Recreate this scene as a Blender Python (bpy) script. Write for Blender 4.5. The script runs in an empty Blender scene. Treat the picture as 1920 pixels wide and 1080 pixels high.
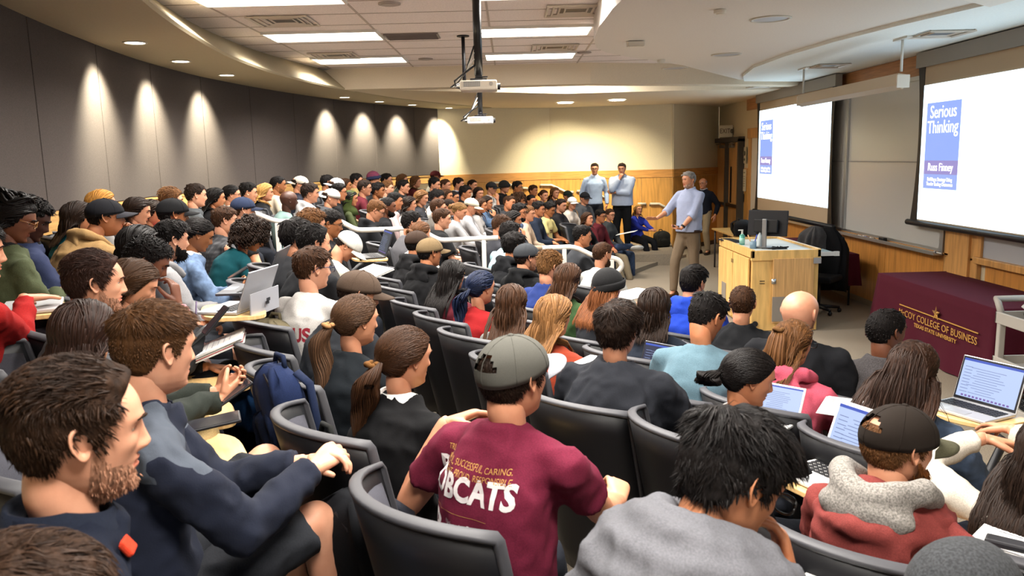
import bpy, math, random
import numpy as np
from mathutils import Vector, Matrix
from mathutils.bvhtree import BVHTree
PI = math.pi
SC = bpy.context.scene
COL = SC.collection
rnd = random.Random(7)

# ---------------------------------------------------------------- camera, world, exposure
FPX = 1500.0
PITCH, ROLL, CAMZ = math.radians(9.2), math.radians(1.4), 2.15
_f = Vector((0, math.cos(PITCH), -math.sin(PITCH)))
_r0 = Vector((1, 0, 0)); _u0 = _r0.cross(_f)
_r = _r0 * math.cos(ROLL) - _u0 * math.sin(ROLL)
_u = _u0 * math.cos(ROLL) + _r0 * math.sin(ROLL)
cam = bpy.data.objects.new('camera', bpy.data.cameras.new('camera'))
COL.objects.link(cam)
_m = Matrix((_r, _u, -_f)).transposed().to_4x4(); _m.translation = (0, 0, CAMZ)
cam.matrix_world = _m
cam.data.sensor_width = 36.0
cam.data.lens = FPX * 36.0 / 1920.0
cam.data.clip_start = 0.05
cam.data.dof.use_dof = True
cam.data.dof.focus_distance = 6.0
cam.data.dof.aperture_fstop = 8.0
SC.camera = cam
W = bpy.data.worlds.new('world'); SC.world = W; W.use_nodes = True
W.node_tree.nodes['Background'].inputs[0].default_value = (1.0, 0.95, 0.90, 1)
W.node_tree.nodes['Background'].inputs[1].default_value = 0.95
SC.view_settings.view_transform = 'Standard'
SC.view_settings.look = 'None'
SC.view_settings.exposure = 0.80
SC.view_settings.gamma = 1.0
try:
    SC.cycles.use_denoising = True
    SC.cycles.max_bounces = 6
    SC.cycles.diffuse_bounces = 4
    SC.cycles.glossy_bounces = 2
    SC.cycles.transmission_bounces = 4
    SC.cycles.sample_clamp_indirect = 6
    SC.cycles.caustics_reflective = False
    SC.cycles.caustics_refractive = False
except Exception:
    pass

def area_light(name, loc, sx, sy, power, col=(1, .95, .88), rot=(0, 0, 0), spread=PI):
    l = bpy.data.lights.new(name, 'AREA'); l.shape = 'RECTANGLE'; l.size = sx; l.size_y = sy
    l.energy = power; l.color = col; l.spread = spread
    o = bpy.data.objects.new(name, l); o.location = loc; o.rotation_euler = rot; COL.objects.link(o)
    return o
def spot_light(name, loc, power, size, blend=.6, col=(1, .9, .7), rad=.04, target=None):
    l = bpy.data.lights.new(name, 'SPOT'); l.energy = power; l.spot_size = size; l.spot_blend = blend
    l.color = col; l.shadow_soft_size = rad
    o = bpy.data.objects.new(name, l); o.location = loc; COL.objects.link(o)
    if target is not None:
        o.rotation_euler = (Vector(target) - Vector(loc)).to_track_quat('-Z', 'Y').to_euler()
    return o

# ---------------------------------------------------------------- pixel rays -> places
def ray(x, y):
    d = _r * ((x - 960) / FPX) + _u * ((540 - y) / FPX) + _f
    return d / d.y
def atY(x, y, Y): return Vector((0, 0, CAMZ)) + ray(x, y) * Y
def atZ(x, y, z):
    d = ray(x, y); return Vector((0, 0, CAMZ)) + d * ((z - CAMZ) / d.z)
def atX(x, y, X):
    d = ray(x, y); return Vector((0, 0, CAMZ)) + d * (X / d.x)

# ---------------------------------------------------------------- materials
def lin(h):
    if not isinstance(h, str): return tuple(h)[:3]
    h = h.lstrip('#'); c = [int(h[i:i + 2], 16) / 255 for i in (0, 2, 4)]
    return tuple(v / 12.92 if v <= .04045 else ((v + .055) / 1.055) ** 2.4 for v in c)
_mats = {}
def mat(kind, h, rough=None, **kw):
    key = (kind, h if isinstance(h, str) else tuple(h), rough, tuple(sorted(kw.items())))
    if key in _mats: return _mats[key]
    m = bpy.data.materials.new(kind); m.use_nodes = True
    nt = m.node_tree; N = nt.nodes; L = nt.links; b = N['Principled BSDF']
    c = lin(h); k_ = {'fabric': .72, 'heather': .72, 'denim': .72, 'plaid': .72, 'stripe': .72, 'yoke': .72, 'skin': .78, 'hair': .85, 'hairbase': .85, 'plastic': .85}.get(kind, 1); c = tuple(v * k_ for v in c); c4 = (*c, 1)
    b.inputs['Base Color'].default_value = c4
    b.inputs['Specular IOR Level'].default_value = .35
    def noise(scale, detail=3, coord='Object', vec=None, stretch=None):
        n = N.new('ShaderNodeTexNoise'); n.inputs['Scale'].default_value = scale; n.inputs['Detail'].default_value = detail
        tc = N.new('ShaderNodeTexCoord')
        if stretch:
            mp = N.new('ShaderNodeMapping'); mp.inputs['Scale'].default_value = stretch
            L.new(tc.outputs[coord], mp.inputs[0]); L.new(mp.outputs[0], n.inputs['Vector'])
        else: L.new(tc.outputs[coord], n.inputs['Vector'])
        return n
    def ramp(n, a, bcol, p0=.3, p1=.7):
        r = N.new('ShaderNodeValToRGB'); r.color_ramp.elements[0].color = (*a, 1); r.color_ramp.elements[1].color = (*bcol, 1)
        r.color_ramp.elements[0].position = p0; r.color_ramp.elements[1].position = p1
        L.new(n.outputs[0], r.inputs[0]); return r
    def bump(n, s, d=.01):
        bp = N.new('ShaderNodeBump'); bp.inputs['Strength'].default_value = s; bp.inputs['Distance'].default_value = d
        L.new(n.outputs[0], bp.inputs['Height']); L.new(bp.outputs[0], b.inputs['Normal'])
    sc = lambda k: tuple(min(1, v * k) for v in c)
    if kind == 'fabric':
        b.inputs['Roughness'].default_value = rough or .9
        b.inputs['Specular IOR Level'].default_value = .15
        n = noise(kw.get('scale', 260)); r = ramp(n, sc(.82), sc(1.15)); L.new(r.outputs[0], b.inputs['Base Color'])
        bump(n, .25, .002)
    elif kind == 'heather':
        b.inputs['Roughness'].default_value = .95
        n = noise(190, 4); r = ramp(n, sc(.55), sc(1.3), .35, .65); L.new(r.outputs[0], b.inputs['Base Color']); bump(n, .3, .003)
    elif kind == 'plaid':
        b.inputs['Roughness'].default_value = .9
        tc = N.new('ShaderNodeTexCoord'); c2 = lin(kw['h2']); prev = None
        mx = None
        for ax in (0, 2):
            w = N.new('ShaderNodeTexWave'); w.bands_direction = 'XYZ'[ax]; w.inputs['Scale'].default_value = kw.get('scale', 9)
            L.new(tc.outputs['Object'], w.inputs[0])
            r = ramp(w, (0, 0, 0), (1, 1, 1), .45, .55)
            k = N.new('ShaderNodeMix'); k.data_type = 'RGBA'; k.blend_type = 'MIX'
            ml = N.new('ShaderNodeMath'); ml.operation = 'MULTIPLY'; ml.inputs[1].default_value = .6
            L.new(r.outputs[0], ml.inputs[0]); L.new(ml.outputs[0], k.inputs[0])
            if mx is None: k.inputs[6].default_value = c4
            else: L.new(mx.outputs[2], k.inputs[6])
            k.inputs[7].default_value = (*c2, 1); mx = k
        L.new(mx.outputs[2], b.inputs['Base Color'])
    elif kind == 'stripe':
        b.inputs['Roughness'].default_value = .9
        tc = N.new('ShaderNodeTexCoord'); w = N.new('ShaderNodeTexWave'); w.bands_direction = 'Z'; w.inputs['Scale'].default_value = kw.get('scale', 8)
        L.new(tc.outputs['Object'], w.inputs[0]); r = ramp(w, c, lin(kw['h2']), .45, .55); L.new(r.outputs[0], b.inputs['Base Color'])
    elif kind == 'yoke':
        b.inputs['Roughness'].default_value = .95
        tc = N.new('ShaderNodeTexCoord'); sp = N.new('ShaderNodeSeparateXYZ'); L.new(tc.outputs['Object'], sp.inputs[0])
        def M2(op, a, v):
            q = N.new('ShaderNodeMath'); q.operation = op; L.new(a, q.inputs[0]); q.inputs[1].default_value = v; return q.outputs[0]
        zz = M2('GREATER_THAN', sp.outputs[2], kw['z0']); ax = N.new('ShaderNodeMath'); ax.operation = 'ABSOLUTE'; L.new(sp.outputs[0], ax.inputs[0])
        xx = M2('GREATER_THAN', ax.outputs[0], kw['x0']); x2 = M2('LESS_THAN', ax.outputs[0], kw['x1'])
        q1 = N.new('ShaderNodeMath'); q1.operation = 'MULTIPLY'; L.new(zz, q1.inputs[0]); L.new(xx, q1.inputs[1]); q2 = N.new('ShaderNodeMath'); q2.operation = 'MULTIPLY'; L.new(q1.outputs[0], q2.inputs[0]); L.new(x2, q2.inputs[1])
        k = N.new('ShaderNodeMix'); k.data_type = 'RGBA'; L.new(q2.outputs[0], k.inputs[0]); k.inputs[6].default_value = c4; k.inputs[7].default_value = (*lin(kw['h2']), 1); L.new(k.outputs[2], b.inputs['Base Color'])
        bump(noise(260), .25, .002)
    elif kind == 'denim':
        b.inputs['Roughness'].default_value = .92
        n = noise(30, 6); r = ramp(n, sc(.7), sc(1.35)); L.new(r.outputs[0], b.inputs['Base Color']); bump(noise(400), .3, .002)
    elif kind == 'skin':
        b.inputs['Roughness'].default_value = .48
        n = noise(22, 4); r = ramp(n, (c[0] * .93, c[1] * .84, c[2] * .80), (min(1, c[0] * 1.04), c[1] * 1.03, c[2] * 1.02)); L.new(r.outputs[0], b.inputs['Base Color'])
        n2 = noise(420, 2); bump(n2, .12, .002)
    elif kind == 'hair':
        b.inputs['Roughness'].default_value = .5
        b.inputs['Specular IOR Level'].default_value = .14
        g = N.new('ShaderNodeNewGeometry'); r = ramp(g, sc(.6), sc(1.35), 0, 1)
        L.new(g.outputs['Random Per Island'], r.inputs[0]); L.new(r.outputs[0], b.inputs['Base Color'])
    elif kind == 'hairbase':
        b.inputs['Roughness'].default_value = .7; b.inputs['Specular IOR Level'].default_value = .1
        n = noise(90, 5, stretch=(1, 1, .25)); r = ramp(n, sc(.35), sc(1.25), .3, .7); L.new(r.outputs[0], b.inputs['Base Color']); bump(n, .9, .006)
    elif kind == 'wood':
        b.inputs['Roughness'].default_value = rough or .38
        st = kw.get('stretch', (14, 14, 1.2))
        n = noise(kw.get('scale', 3), 8, stretch=st); r = ramp(n, sc(.72), sc(1.15), .3, .72); L.new(r.outputs[0], b.inputs['Base Color']); bump(n, .05, .002)
    elif kind == 'carpet':
        b.inputs['Roughness'].default_value = 1
        b.inputs['Specular IOR Level'].default_value = .05
        n = noise(160, 6); r = ramp(n, sc(.55), sc(1.4)); L.new(r.outputs[0], b.inputs['Base Color']); bump(n, .5, .006)
    elif kind == 'paint':
        b.inputs['Roughness'].default_value = rough or .75
        n = noise(60, 4); r = ramp(n, sc(.96), sc(1.03)); L.new(r.outputs[0], b.inputs['Base Color']); bump(noise(220, 2), .06, .002)
    elif kind == 'tile':
        b.inputs['Roughness'].default_value = .95
        n = noise(70, 6); r = ramp(n, sc(.86), sc(1.05)); L.new(r.outputs[0], b.inputs['Base Color']); bump(n, .2, .003)
    elif kind == 'plastic':
        b.inputs['Roughness'].default_value = rough or .45
        bump(noise(500, 2), .08, .001)
    elif kind == 'metal':
        b.inputs['Roughness'].default_value = rough or .35; b.inputs['Metallic'].default_value = kw.get('m', .9)
    elif kind == 'glass':
        b.inputs['Roughness'].default_value = .02; b.inputs['Transmission Weight'].default_value = 1.0; b.inputs['IOR'].default_value = 1.3
    elif kind == 'emit':
        b.inputs['Base Color'].default_value = (0, 0, 0, 1)
        b.inputs['Emission Color'].default_value = c4; b.inputs['Emission Strength'].default_value = kw.get('s', 1)
    elif kind == 'board':
        b.inputs['Roughness'].default_value = rough or .22
    _mats[key] = m
    return m

# ---------------------------------------------------------------- mesh building
def rotm(rx=0, ry=0, rz=0):
    return (Matrix.Rotation(rz, 3, 'Z') @ Matrix.Rotation(ry, 3, 'Y') @ Matrix.Rotation(rx, 3, 'X'))
class MB:
    def __init__(s): s.v = []; s.f = []; s.n = 0; s.mi = []
    def add(s, v, f, mi=0):
        v = np.asarray(v, float).reshape(-1, 3); s.v.append(v)
        s.f += [tuple(int(i) + s.n for i in q) for q in f]; s.mi += [mi] * len(f); s.n += len(v); return s
    def box(s, c, d, R=None, mi=0):
        v = np.array([[x, y, z] for x in (-.5, .5) for y in (-.5, .5) for z in (-.5, .5)]) * np.array(d)
        if R is not None: v = v @ np.array(R).T
        return s.add(v + np.array(c), [(0, 1, 3, 2), (4, 6, 7, 5), (0, 4, 5, 1), (2, 3, 7, 6), (0, 2, 6, 4), (1, 5, 7, 3)], mi)
    def rings(s, R, cap=True, mi=0, close=True):
        k = len(R); n = len(R[0]); v = np.concatenate([np.asarray(r, float) for r in R]); f = []
        for i in range(k - 1):
            for j in range(n if close else n - 1):
                a, b = i * n + j, i * n + (j + 1) % n; f.append((a, b, b + n, a + n))
        if cap: f.append(tuple(range(n - 1, -1, -1))); f.append(tuple((k - 1) * n + j for j in range(n)))
        return s.add(v, f, mi)
    def tube(s, pts, rad, n=10, mi=0, flat=1.0):
        P = [Vector(p) for p in pts]; rad = [rad] * len(P) if not hasattr(rad, '__len__') else rad; R = []; up = None
        for i, p in enumerate(P):
            t = (P[min(i + 1, len(P) - 1)] - P[max(i - 1, 0)]).normalized()
            if up is None: up = Vector((0, 0, 1)) if abs(t.z) < .9 else Vector((0, 1, 0))
            a = t.cross(up).normalized(); up = a.cross(t).normalized()
            R.append([p + a * (math.cos(q) * rad[i]) + up * (math.sin(q) * rad[i] * flat) for q in [2 * PI * j / n for j in range(n)]])
        return s.rings([[tuple(q) for q in r] for r in R], mi=mi)
    def cyl(s, c, r, h, n=20, r2=None, mi=0):
        r2 = r if r2 is None else r2; a = [2 * PI * j / n for j in range(n)]
        return s.rings([[(c[0] + math.cos(q) * rr, c[1] + math.sin(q) * rr, c[2] + z) for q in a] for rr, z in ((r, 0), (r2, h))], mi=mi)
    def sphere(s, c, r, nu=12, nv=8, R=None, mi=0):
        r = np.array([r] * 3 if not hasattr(r, '__len__') else r, float); v = [(0, 0, 1)]; f = []
        for i in range(1, nv):
            p = PI * i / nv
            v += [(math.sin(p) * math.cos(2 * PI * j / nu), math.sin(p) * math.sin(2 * PI * j / nu), math.cos(p)) for j in range(nu)]
        v.append((0, 0, -1)); v = np.array(v) * r
        if R is not None: v = v @ np.array(R).T
        for j in range(nu):
            f.append((0, 1 + j, 1 + (j + 1) % nu)); e = 1 + (nv - 2) * nu; f.append((len(v) - 1, e + (j + 1) % nu, e + j))
            for i in range(nv - 2):
                a = 1 + i * nu + j; b = 1 + i * nu + (j + 1) % nu; f.append((a, a + nu, b + nu, b))
        return s.add(v + np.array(c), f, mi)
    def prism(s, poly, z0, z1, mi=0):
        n = len(poly); z0 = [z0] * n if not hasattr(z0, '__len__') else z0; z1 = [z1] * n if not hasattr(z1, '__len__') else z1
        return s.rings([[(x, y, z) for (x, y), z in zip(poly, z0)], [(x, y, z) for (x, y), z in zip(poly, z1)]], mi=mi)
    def slab(s, quad, th, mi=0):
        q = [Vector(p) for p in quad]; n = (q[1] - q[0]).cross(q[-1] - q[0]).normalized() * th
        return s.rings([[tuple(p) for p in q], [tuple(p + n) for p in q]], mi=mi)
    def xf(s, M):
        M = np.array(M)
        s.v = [v @ M[:3, :3].T + M[:3, 3] for v in s.v]; return s
    def arrays(s): return np.concatenate(s.v), s.f
    def mesh(s, name, mats, smooth=False):
        me = bpy.data.meshes.new(name); v = np.concatenate(s.v) if s.v else np.zeros((0, 3))
        me.from_pydata([tuple(x) for x in v], [], s.f)
        mats = mats if isinstance(mats, (list, tuple)) else [mats]
        for m in mats: me.materials.append(m)
        if len(mats) > 1: me.polygons.foreach_set('material_index', s.mi)
        if smooth: me.polygons.foreach_set('use_smooth', [True] * len(me.polygons))
        me.update(); return me
    def build(s, name, mats, parent=None, smooth=False, bevel=0, seg=2):
        return link(name, s.mesh(name, mats, smooth), parent, bevel, seg)
def link(name, me, parent=None, bevel=0, seg=2):
    o = bpy.data.objects.new(name, me); COL.objects.link(o)
    if parent is not None: o.parent = parent
    if bevel:
        b = o.modifiers.new('bevel', 'BEVEL'); b.width = bevel; b.segments = seg; b.limit_method = 'ANGLE'; b.angle_limit = .7
    return o
def tag(o, label=None, cat=None, group=None, kind=None):
    if label: o['label'] = label
    if cat: o['category'] = cat
    if group: o['group'] = group
    if kind: o['kind'] = kind
    return o
def empty(name, loc=(0, 0, 0), rz=0, label=None, cat=None, group=None):
    o = bpy.data.objects.new(name, None); COL.objects.link(o); o.empty_display_size = .05
    o.location = loc; o.rotation_euler = (0, 0, rz); return tag(o, label, cat, group)
def structure(name, mb, m, smooth=False, bevel=0):
    return tag(mb.build(name, m, None, smooth, bevel), kind='structure')
def copy_tree(o, parent=None):
    c = o.copy(); COL.objects.link(c)
    if parent is not None: c.parent = parent
    for ch in list(o.children): copy_tree(ch, c)
    return c
def text_arrays(s, size, extrude=.001, align='CENTER', bold=0, sx=1.0, sub=0):
    cu = bpy.data.curves.new('txt', 'FONT'); cu.body = s; cu.size = size; cu.extrude = extrude; cu.align_x = align; cu.align_y = 'CENTER'
    cu.offset = bold; cu.resolution_u = 3; cu.space_line = 1.0
    o = bpy.data.objects.new('txt', cu); COL.objects.link(o)
    dg = bpy.context.evaluated_depsgraph_get(); me = bpy.data.meshes.new_from_object(o.evaluated_get(dg))
    if sub:
        import bmesh
        bm = bmesh.new(); bm.from_mesh(me); bmesh.ops.triangulate(bm, faces=bm.faces)
        for _ in range(sub):
            es = [e for e in bm.edges if e.calc_length() > .012]
            if es: bmesh.ops.subdivide_edges(bm, edges=es, cuts=1)
            bmesh.ops.triangulate(bm, faces=bm.faces)
        bm.to_mesh(me); bm.free()
    v = np.zeros(len(me.vertices) * 3); me.vertices.foreach_get('co', v); v = v.reshape(-1, 3); v[:, 0] *= sx
    f = [tuple(p.vertices) for p in me.polygons]
    bpy.data.objects.remove(o); bpy.data.curves.remove(cu); bpy.data.meshes.remove(me)
    return v, f
def frame_mat(o, x, y):
    x = Vector(x).normalized(); y = Vector(y); z = x.cross(y).normalized(); y = z.cross(x)
    M = Matrix((x, y, z)).transposed().to_4x4(); M.translation = Vector(o); return M
# ---------------------------------------------------------------- the hall: arcs of the back wall and the tiers
CX, CY = 15.1, 8.0
def arc(R, Y): return CX - math.sqrt(max(.01, R * R - (Y - CY) ** 2))
ROWR = [14.05, 14.75, 15.45, 16.25, 17.15, 18.05]
ROWZ = [0.0, 0.10, 0.20, 0.34, 0.51, 0.68]
def drift(Y): return .10 * min(max(Y - 2, 0), 4) * (1 - min(max((Y - 7) / 3, 0), 1))
def far_drop(Y): return 1 - .40 * min(max((Y - 13.5) / 3, 0), 1)
BND = [14.05 - .40, 14.40 , 15.07, 15.80, 16.68, 17.58]
def tier_z(x, y):
    R = math.hypot(CX - x, CY - y) - drift(y); k = 0
    for i in range(1, 6):
        if R > BND[i]: k = i
    return ROWZ[k] * far_drop(y)
WALLR = 18.9
def wallR(Y): return float(np.interp(Y, [-2, 2, 5.5, 7.0, 8.3, 9.95, 11.9, 14.3, 17.7], [17.95, 18.30, 18.60, 18.71, 18.84, 18.95, 19.0, 19.08, 19.03]))
def warc(off, Y): return arc(wallR(Y) + off, Y)
YS = [-2 + i * .4 for i in range(49)]            # -2 .. 17.2
M_carpet = mat('carpet', '#8a7f70')
mb = MB(); mb.box((1.0, 8, -.05), (13, 24, .1)); structure('floor', mb, M_carpet)
for k in range(1, 6):                              # seating tiers, each a curved carpeted step
    ys = [-2 + i * .4 for i in range(49)]
    inner = [(arc(BND[k] + drift(y), y), y) for y in ys if y <= 17.2]
    outer = [(warc(+.05, y), y) for y in reversed(ys)]
    zz = [ROWZ[k] * far_drop(y) for _, y in inner] + [ROWZ[k] * far_drop(y) for _, y in outer]
    mb = MB()
    zlow = [z - (ROWZ[k] - ROWZ[k - 1]) - .02 for z in zz]
    n = len(inner)
    rows = []
    for i in range(n):
        (xi, yi), (xo, yo) = inner[i], outer[n - 1 - i]
        rows.append([(xi, yi, zlow[i]), (xi, yi, zz[i]), (xo, yo, zz[i]), (xo, yo, zlow[i])])
    mb.rings(rows); structure('floor_tier', mb, M_carpet)

RAILT, RAILB, SOF, TILE = 1.83, 1.68, 3.22, 3.53
CLD, BAND = 3.30, 3.265
M_cream = mat('paint', '#d9cdae'); M_ceil = mat('paint', '#d8cbb4'); M_rail = mat('wood', '#c79a5d', stretch=(1, 1, 14)); M_pan = mat('wood', '#c8924a', stretch=(10, 10, .8))
M_acou = mat('fabric', '#5a524e', scale=120)
# back wall (curved): cream below, wood rail, dark acoustic panels above
def arcwall(name, off, z0, z1, th, m, ys):
    mb = MB(); mb.rings([[(warc(off, y), y, z0), (warc(off, y), y, z1), (warc(off + th, y), y, z1), (warc(off + th, y), y, z0)] for y in ys]); return structure(name, mb, m)
yw = [-2 + i * .3862 for i in range(51)]
arcwall('wall_back', .02, -.02, 3.6, .1, M_cream, yw)
arcwall('trim_1', -.02, RAILB, RAILT, .05, M_rail, yw)
arcwall('trim_2', -.03, RAILT - .012, RAILT + .012, .05, M_rail, yw)
th_edges = [-.62 + i * (.0725) for i in range(17)]
for i in range(16):
    y0 = CY + WALLR * math.sin(th_edges[i]) + .006; y1 = CY + WALLR * math.sin(th_edges[i + 1]) - .006
    y1 = min(y1, 17.28)
    if y1 <= y0: continue
    ys = [y0 + (y1 - y0) * j / 5 for j in range(6)]
    mb = MB(); mb.rings([[(warc(-.035, y), y, RAILT + .015), (warc(-.035, y), y, SOF + .02), (warc(+.01, y), y, SOF + .02), (warc(+.01, y), y, RAILT + .015)] for y in ys])
    o = mb.build('acoustic_panel', M_acou, bevel=.006)
    tag(o, 'dark taupe fabric acoustic panel in the row along the curved back wall', 'wall panel', 'fabric panels along the curved back wall')
# side wall: four planes
WP = [(warc(0, 17.3), 17.3), (-.0, 17.75), (.92, 18.15), (3.6, 17.8), (5.03, 19.34)]
WP = [WP[0], WP[2], WP[3], WP[4]]
for i in range(3):
    (x0, y0), (x1, y1) = WP[i], WP[i + 1]
    d = Vector((x1 - x0, y1 - y0, 0)).normalized(); n = Vector((d.y, -d.x, 0))
    def wq(a0, a1, z0, z1, off, th):
        mb = MB(); A = Vector((x0, y0, 0)) + d * a0 + n * off; B = Vector((x0, y0, 0)) + d * a1 + n * off
        mb.rings([[tuple(A + Vector((0, 0, z0))), tuple(B + Vector((0, 0, z0))), tuple(B + Vector((0, 0, z1))), tuple(A + Vector((0, 0, z1)))],
                  [tuple(A - n * th + Vector((0, 0, z0))), tuple(B - n * th + Vector((0, 0, z0))), tuple(B - n * th + Vector((0, 0, z1))), tuple(A - n * th + Vector((0, 0, z1)))]]); return mb
    Ln = math.hypot(x1 - x0, y1 - y0)
    structure('wall_far', wq(-.02, Ln + .02, 0, 3.6, 0, .12), M_cream)
    structure('trim_%d' % (3 + i), wq(0, Ln, RAILB - .02, RAILT, .03, .03), mat('wood', '#c98f4c', stretch=(1.2, 1.2, 14)))
    npan = max(1, round(Ln / .62))
    for j in range(npan):
        o = wq(Ln * j / npan + .003, Ln * (j + 1) / npan - .003, .1, RAILB - .024, .018, .018).build('wainscot_panel', M_pan)
        tag(o, 'honey maple wainscot panel below the rail of the far side wall', 'wall panel', 'maple wainscot panels on the far side wall')
    structure('baseboard_far', wq(0, Ln, 0, .1, .022, .022), mat('plastic', '#4a4038'))
# front wall at X = 5
FX = 5.0
mb = MB(); mb.box((FX + .06, 8.6, 1.8), (.12, 21.4, 3.62)); structure('wall_front', mb, mat('paint', '#cbbd9f'))
# ceiling: tile field, soffits, beam, cloud
mb = MB(); mb.box((.8, 8.4, TILE + .30), (13, 23, .1)); structure('ceiling', mb, M_ceil)
mb = MB(); M_tl = mat('tile', '#e8deda'); TW, TD = 1.22, .61
TX0, TY0 = -2.61 - TW, -1.9
tiles = MB(); grid = MB()
FIX = []
for r_ in range(-1, 6): 
    Yc = 6.95 + (r_ - 2) * 2.135
    FIX += [(-1.98, Yc), (.32, Yc)]
for ix in range(5):
    for iy in range(24):
        x = TX0 + TW * ix; y = TY0 + TD * iy
        if y > 12.2: continue
        tiles.box((x + TW / 2, y + TD / 2, TILE + .012), (TW - .016, TD - .016, .02))
for ix in range(6): grid.box((TX0 + TW * ix, 5.2, TILE + .004), (.022, 14.3, .012))
for iy in range(25): grid.box((TX0 + TW * 2.5, TY0 + TD * iy, TILE + .004), (TW * 5, .018, .011))
structure('ceiling_tiles', tiles, M_tl); structure('ceiling_grid', grid, mat('plastic', '#b5a79c'))
M_pn = mat('emit', '#fff6ec', s=4.0); M_wh = mat('plastic', '#e6e2da')
for i, (x, y) in enumerate(FIX):
    if y > 12: continue
    g = empty('ceiling_light', (x, y, TILE - .012), 0, 'flush rectangular ceiling light panel in the tile ceiling', 'ceiling light', 'light panels in the tile ceiling')
    mb = MB()
    for sx in (-1, 1): mb.box((sx * .605, 0, 0), (.02, .60, .03))
    for sy in (-1, 0, 1): mb.box((0, sy * .295, 0), (1.22, .012 if sy == 0 else .02, .03))
    mb.build('frame', M_wh, g)
    for sy in (-1, 1):
        mb = MB(); mb.box((0, sy * .148, .002), (1.19, .275, .012)); mb.build('diffuser', M_pn, g)
    area_light('panel_glow', (x, y, TILE - .05), 1.15, .55, 74, (1, .95, .88), (0, 0, 0), 2.5)
# soffit over the back wall with a curved fascia
ys = [-2 + i * .35 for i in range(52)]; ys = [y for y in ys if y < 15.6]
mb = MB(); mb.rings([[(warc(+.05, y), y, SOF), (warc(-.95, y), y, SOF), (warc(-.97, y), y, SOF + .02), (warc(-.63, y), y, TILE + .03), (warc(-.63, y), y, TILE + .3), (warc(+.05, y), y, TILE + .3)] for y in ys + [16.2, 16.8, 17.4]])
structure('ceiling_soffit', mb, mat('paint', '#aca084'))  # darker than the ceiling paint: shade of the underside put into the colour
# beam, recess and far soffit
mb = MB(); mb.prism([(-3.2, 12.3), (1.25, 12.3), (3.2, 12.9), (5.1, 13.6), (5.1, 14.0), (3.1, 13.2), (1.2, 12.65), (-3.2, 12.65)][::-1], SOF + .006, TILE + .28); structure('ceiling_beam', mb, M_ceil)
mb = MB(); mb.prism([(-3.2, 12.66), (-1.7, 12.7), (-.6, 13.3), (1.0, 14.2), (3.0, 14.1), (5.1, 14.4), (5.1, 19.4), (-2, 19.4)][::-1], SOF + .012, TILE + .29); structure('ceiling_soffit', mb, M_ceil)
mb = MB(); mb.box((1.0, 13.4, TILE + .02), (8, 3, .03)); structure('ceiling_recess', mb, M_tl)
def arcpts(c, r, a0, a1, n): return [(c[0] + r * math.cos(a0 + (a1 - a0) * i / n), c[1] + r * math.sin(a0 + (a1 - a0) * i / n)) for i in range(n + 1)]
cl = [(1.25, 2.0), (1.08, 4.0), (.93, 5.5), (.85, 6.6), (.84, 7.5), (.88, 8.3), (.97, 8.9), (1.12, 9.3), (1.4, 9.7), (2.3, 10.8), (3.7, 13.1), (5.1, 13.6), (5.1, -2), (1.6, -2)]
mb = MB(); mb.prism(cl, CLD, TILE + .3); structure('ceiling_cloud', mb, mat('paint', '#d8d2ca'))
bd = [(5.1, 13.4), (3.75, 13.0), (3.5, 12.2), (3.3, 11.0), (3.3, 9.8), (3.42, 8.6), (3.6, 7.6), (3.85, 6.6), (4.0, 6.0), (4.05, 4), (4.05, -2), (5.1, -2)]
mb = MB(); mb.prism(bd[::-1], BAND, CLD + .02); structure('ceiling_band', mb, mat('paint', '#e6ecea'))
ln = [(3.85, 6.62), (3.35, 6.2), (2.6, 5.9), (2.3, 5.0), (2.9, 4.2), (3.6, 4.6), (3.95, 5.6)]
mb = MB(); mb.prism(ln, BAND - .02, CLD + .01); structure('ceiling_lens', mb, mat('paint', '#e4dfd6'))

# downlights: wall washers
def downlight(x, y, z, r, label, grp, power, col, lit=True, target=None, size=math.radians(82)):
    g = empty('recessed_downlight', (x, y, z), 0, label, 'downlight', grp)
    mb = MB(); n = 28; a = [2 * PI * j / n for j in range(n)]
    mb.rings([[(math.cos(q) * rr, math.sin(q) * rr, zz) for q in a] for rr, zz in ((r, 0), (r * 1.18, -.001), (r * 1.18, -.008), (r, -.010), (r * .97, .0))], cap=False)
    mb.build('trim_ring', mat('plastic', '#d8d2c4'), g, True)
    mb = MB(); mb.cyl((0, 0, -.004), r, .003, 28)
    mb.build('lens' if lit else 'recess_cone', mat('emit', '#fff3da', s=14) if lit else mat('plastic', '#b9bcc2'), g)
    if lit: spot_light('downlight_glow', (x, y, z - .02), power, size, .9, col, .05, target)
    return g
for (px, py) in ((212, 80), (313, 115), (404, 141), (627, 183), (696, 191), (760, 197), (825, 203)):
    p = atZ(px, py, SOF)
    R = math.hypot(CX - p.x, CY - p.y); k = (wallR(p.y) - .40) / R; p.x = CX + (p.x - CX) * k; p.y = CY + (p.y - CY) * k
    nx = Vector((p.x - CX, p.y - CY, 0)).normalized()
    downlight(p.x, p.y, SOF, .085, 'round lit downlight in the curved soffit above the dark panels', 'downlights washing the dark back wall', 330, (1, .94, .72), True, (p.x + nx.x * .40, p.y + nx.y * .40, SOF - .80), math.radians(84))
for (px, py) in ((1060, 193), (1157, 188)):
    p = atZ(px, py, SOF); 
    downlight(p.x, p.y, SOF, .16, 'large round lit downlight above the cream far wall', 'downlights over the cream far wall', 300, (1, .9, .66), True, (p.x + .05, p.y + 1.3, 1.6), math.radians(92))
p = atZ(945, 172, SOF)
for (px, py) in ((1445, 35), (1362, 102), (1265, 127)):
    p = atZ(px, py, CLD); downlight(p.x, p.y, CLD, .15, 'unlit round downlight in the smooth ceiling over the lecturer side', 'unlit downlights in the smooth ceiling', 0, (1, 1, 1), False)

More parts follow.
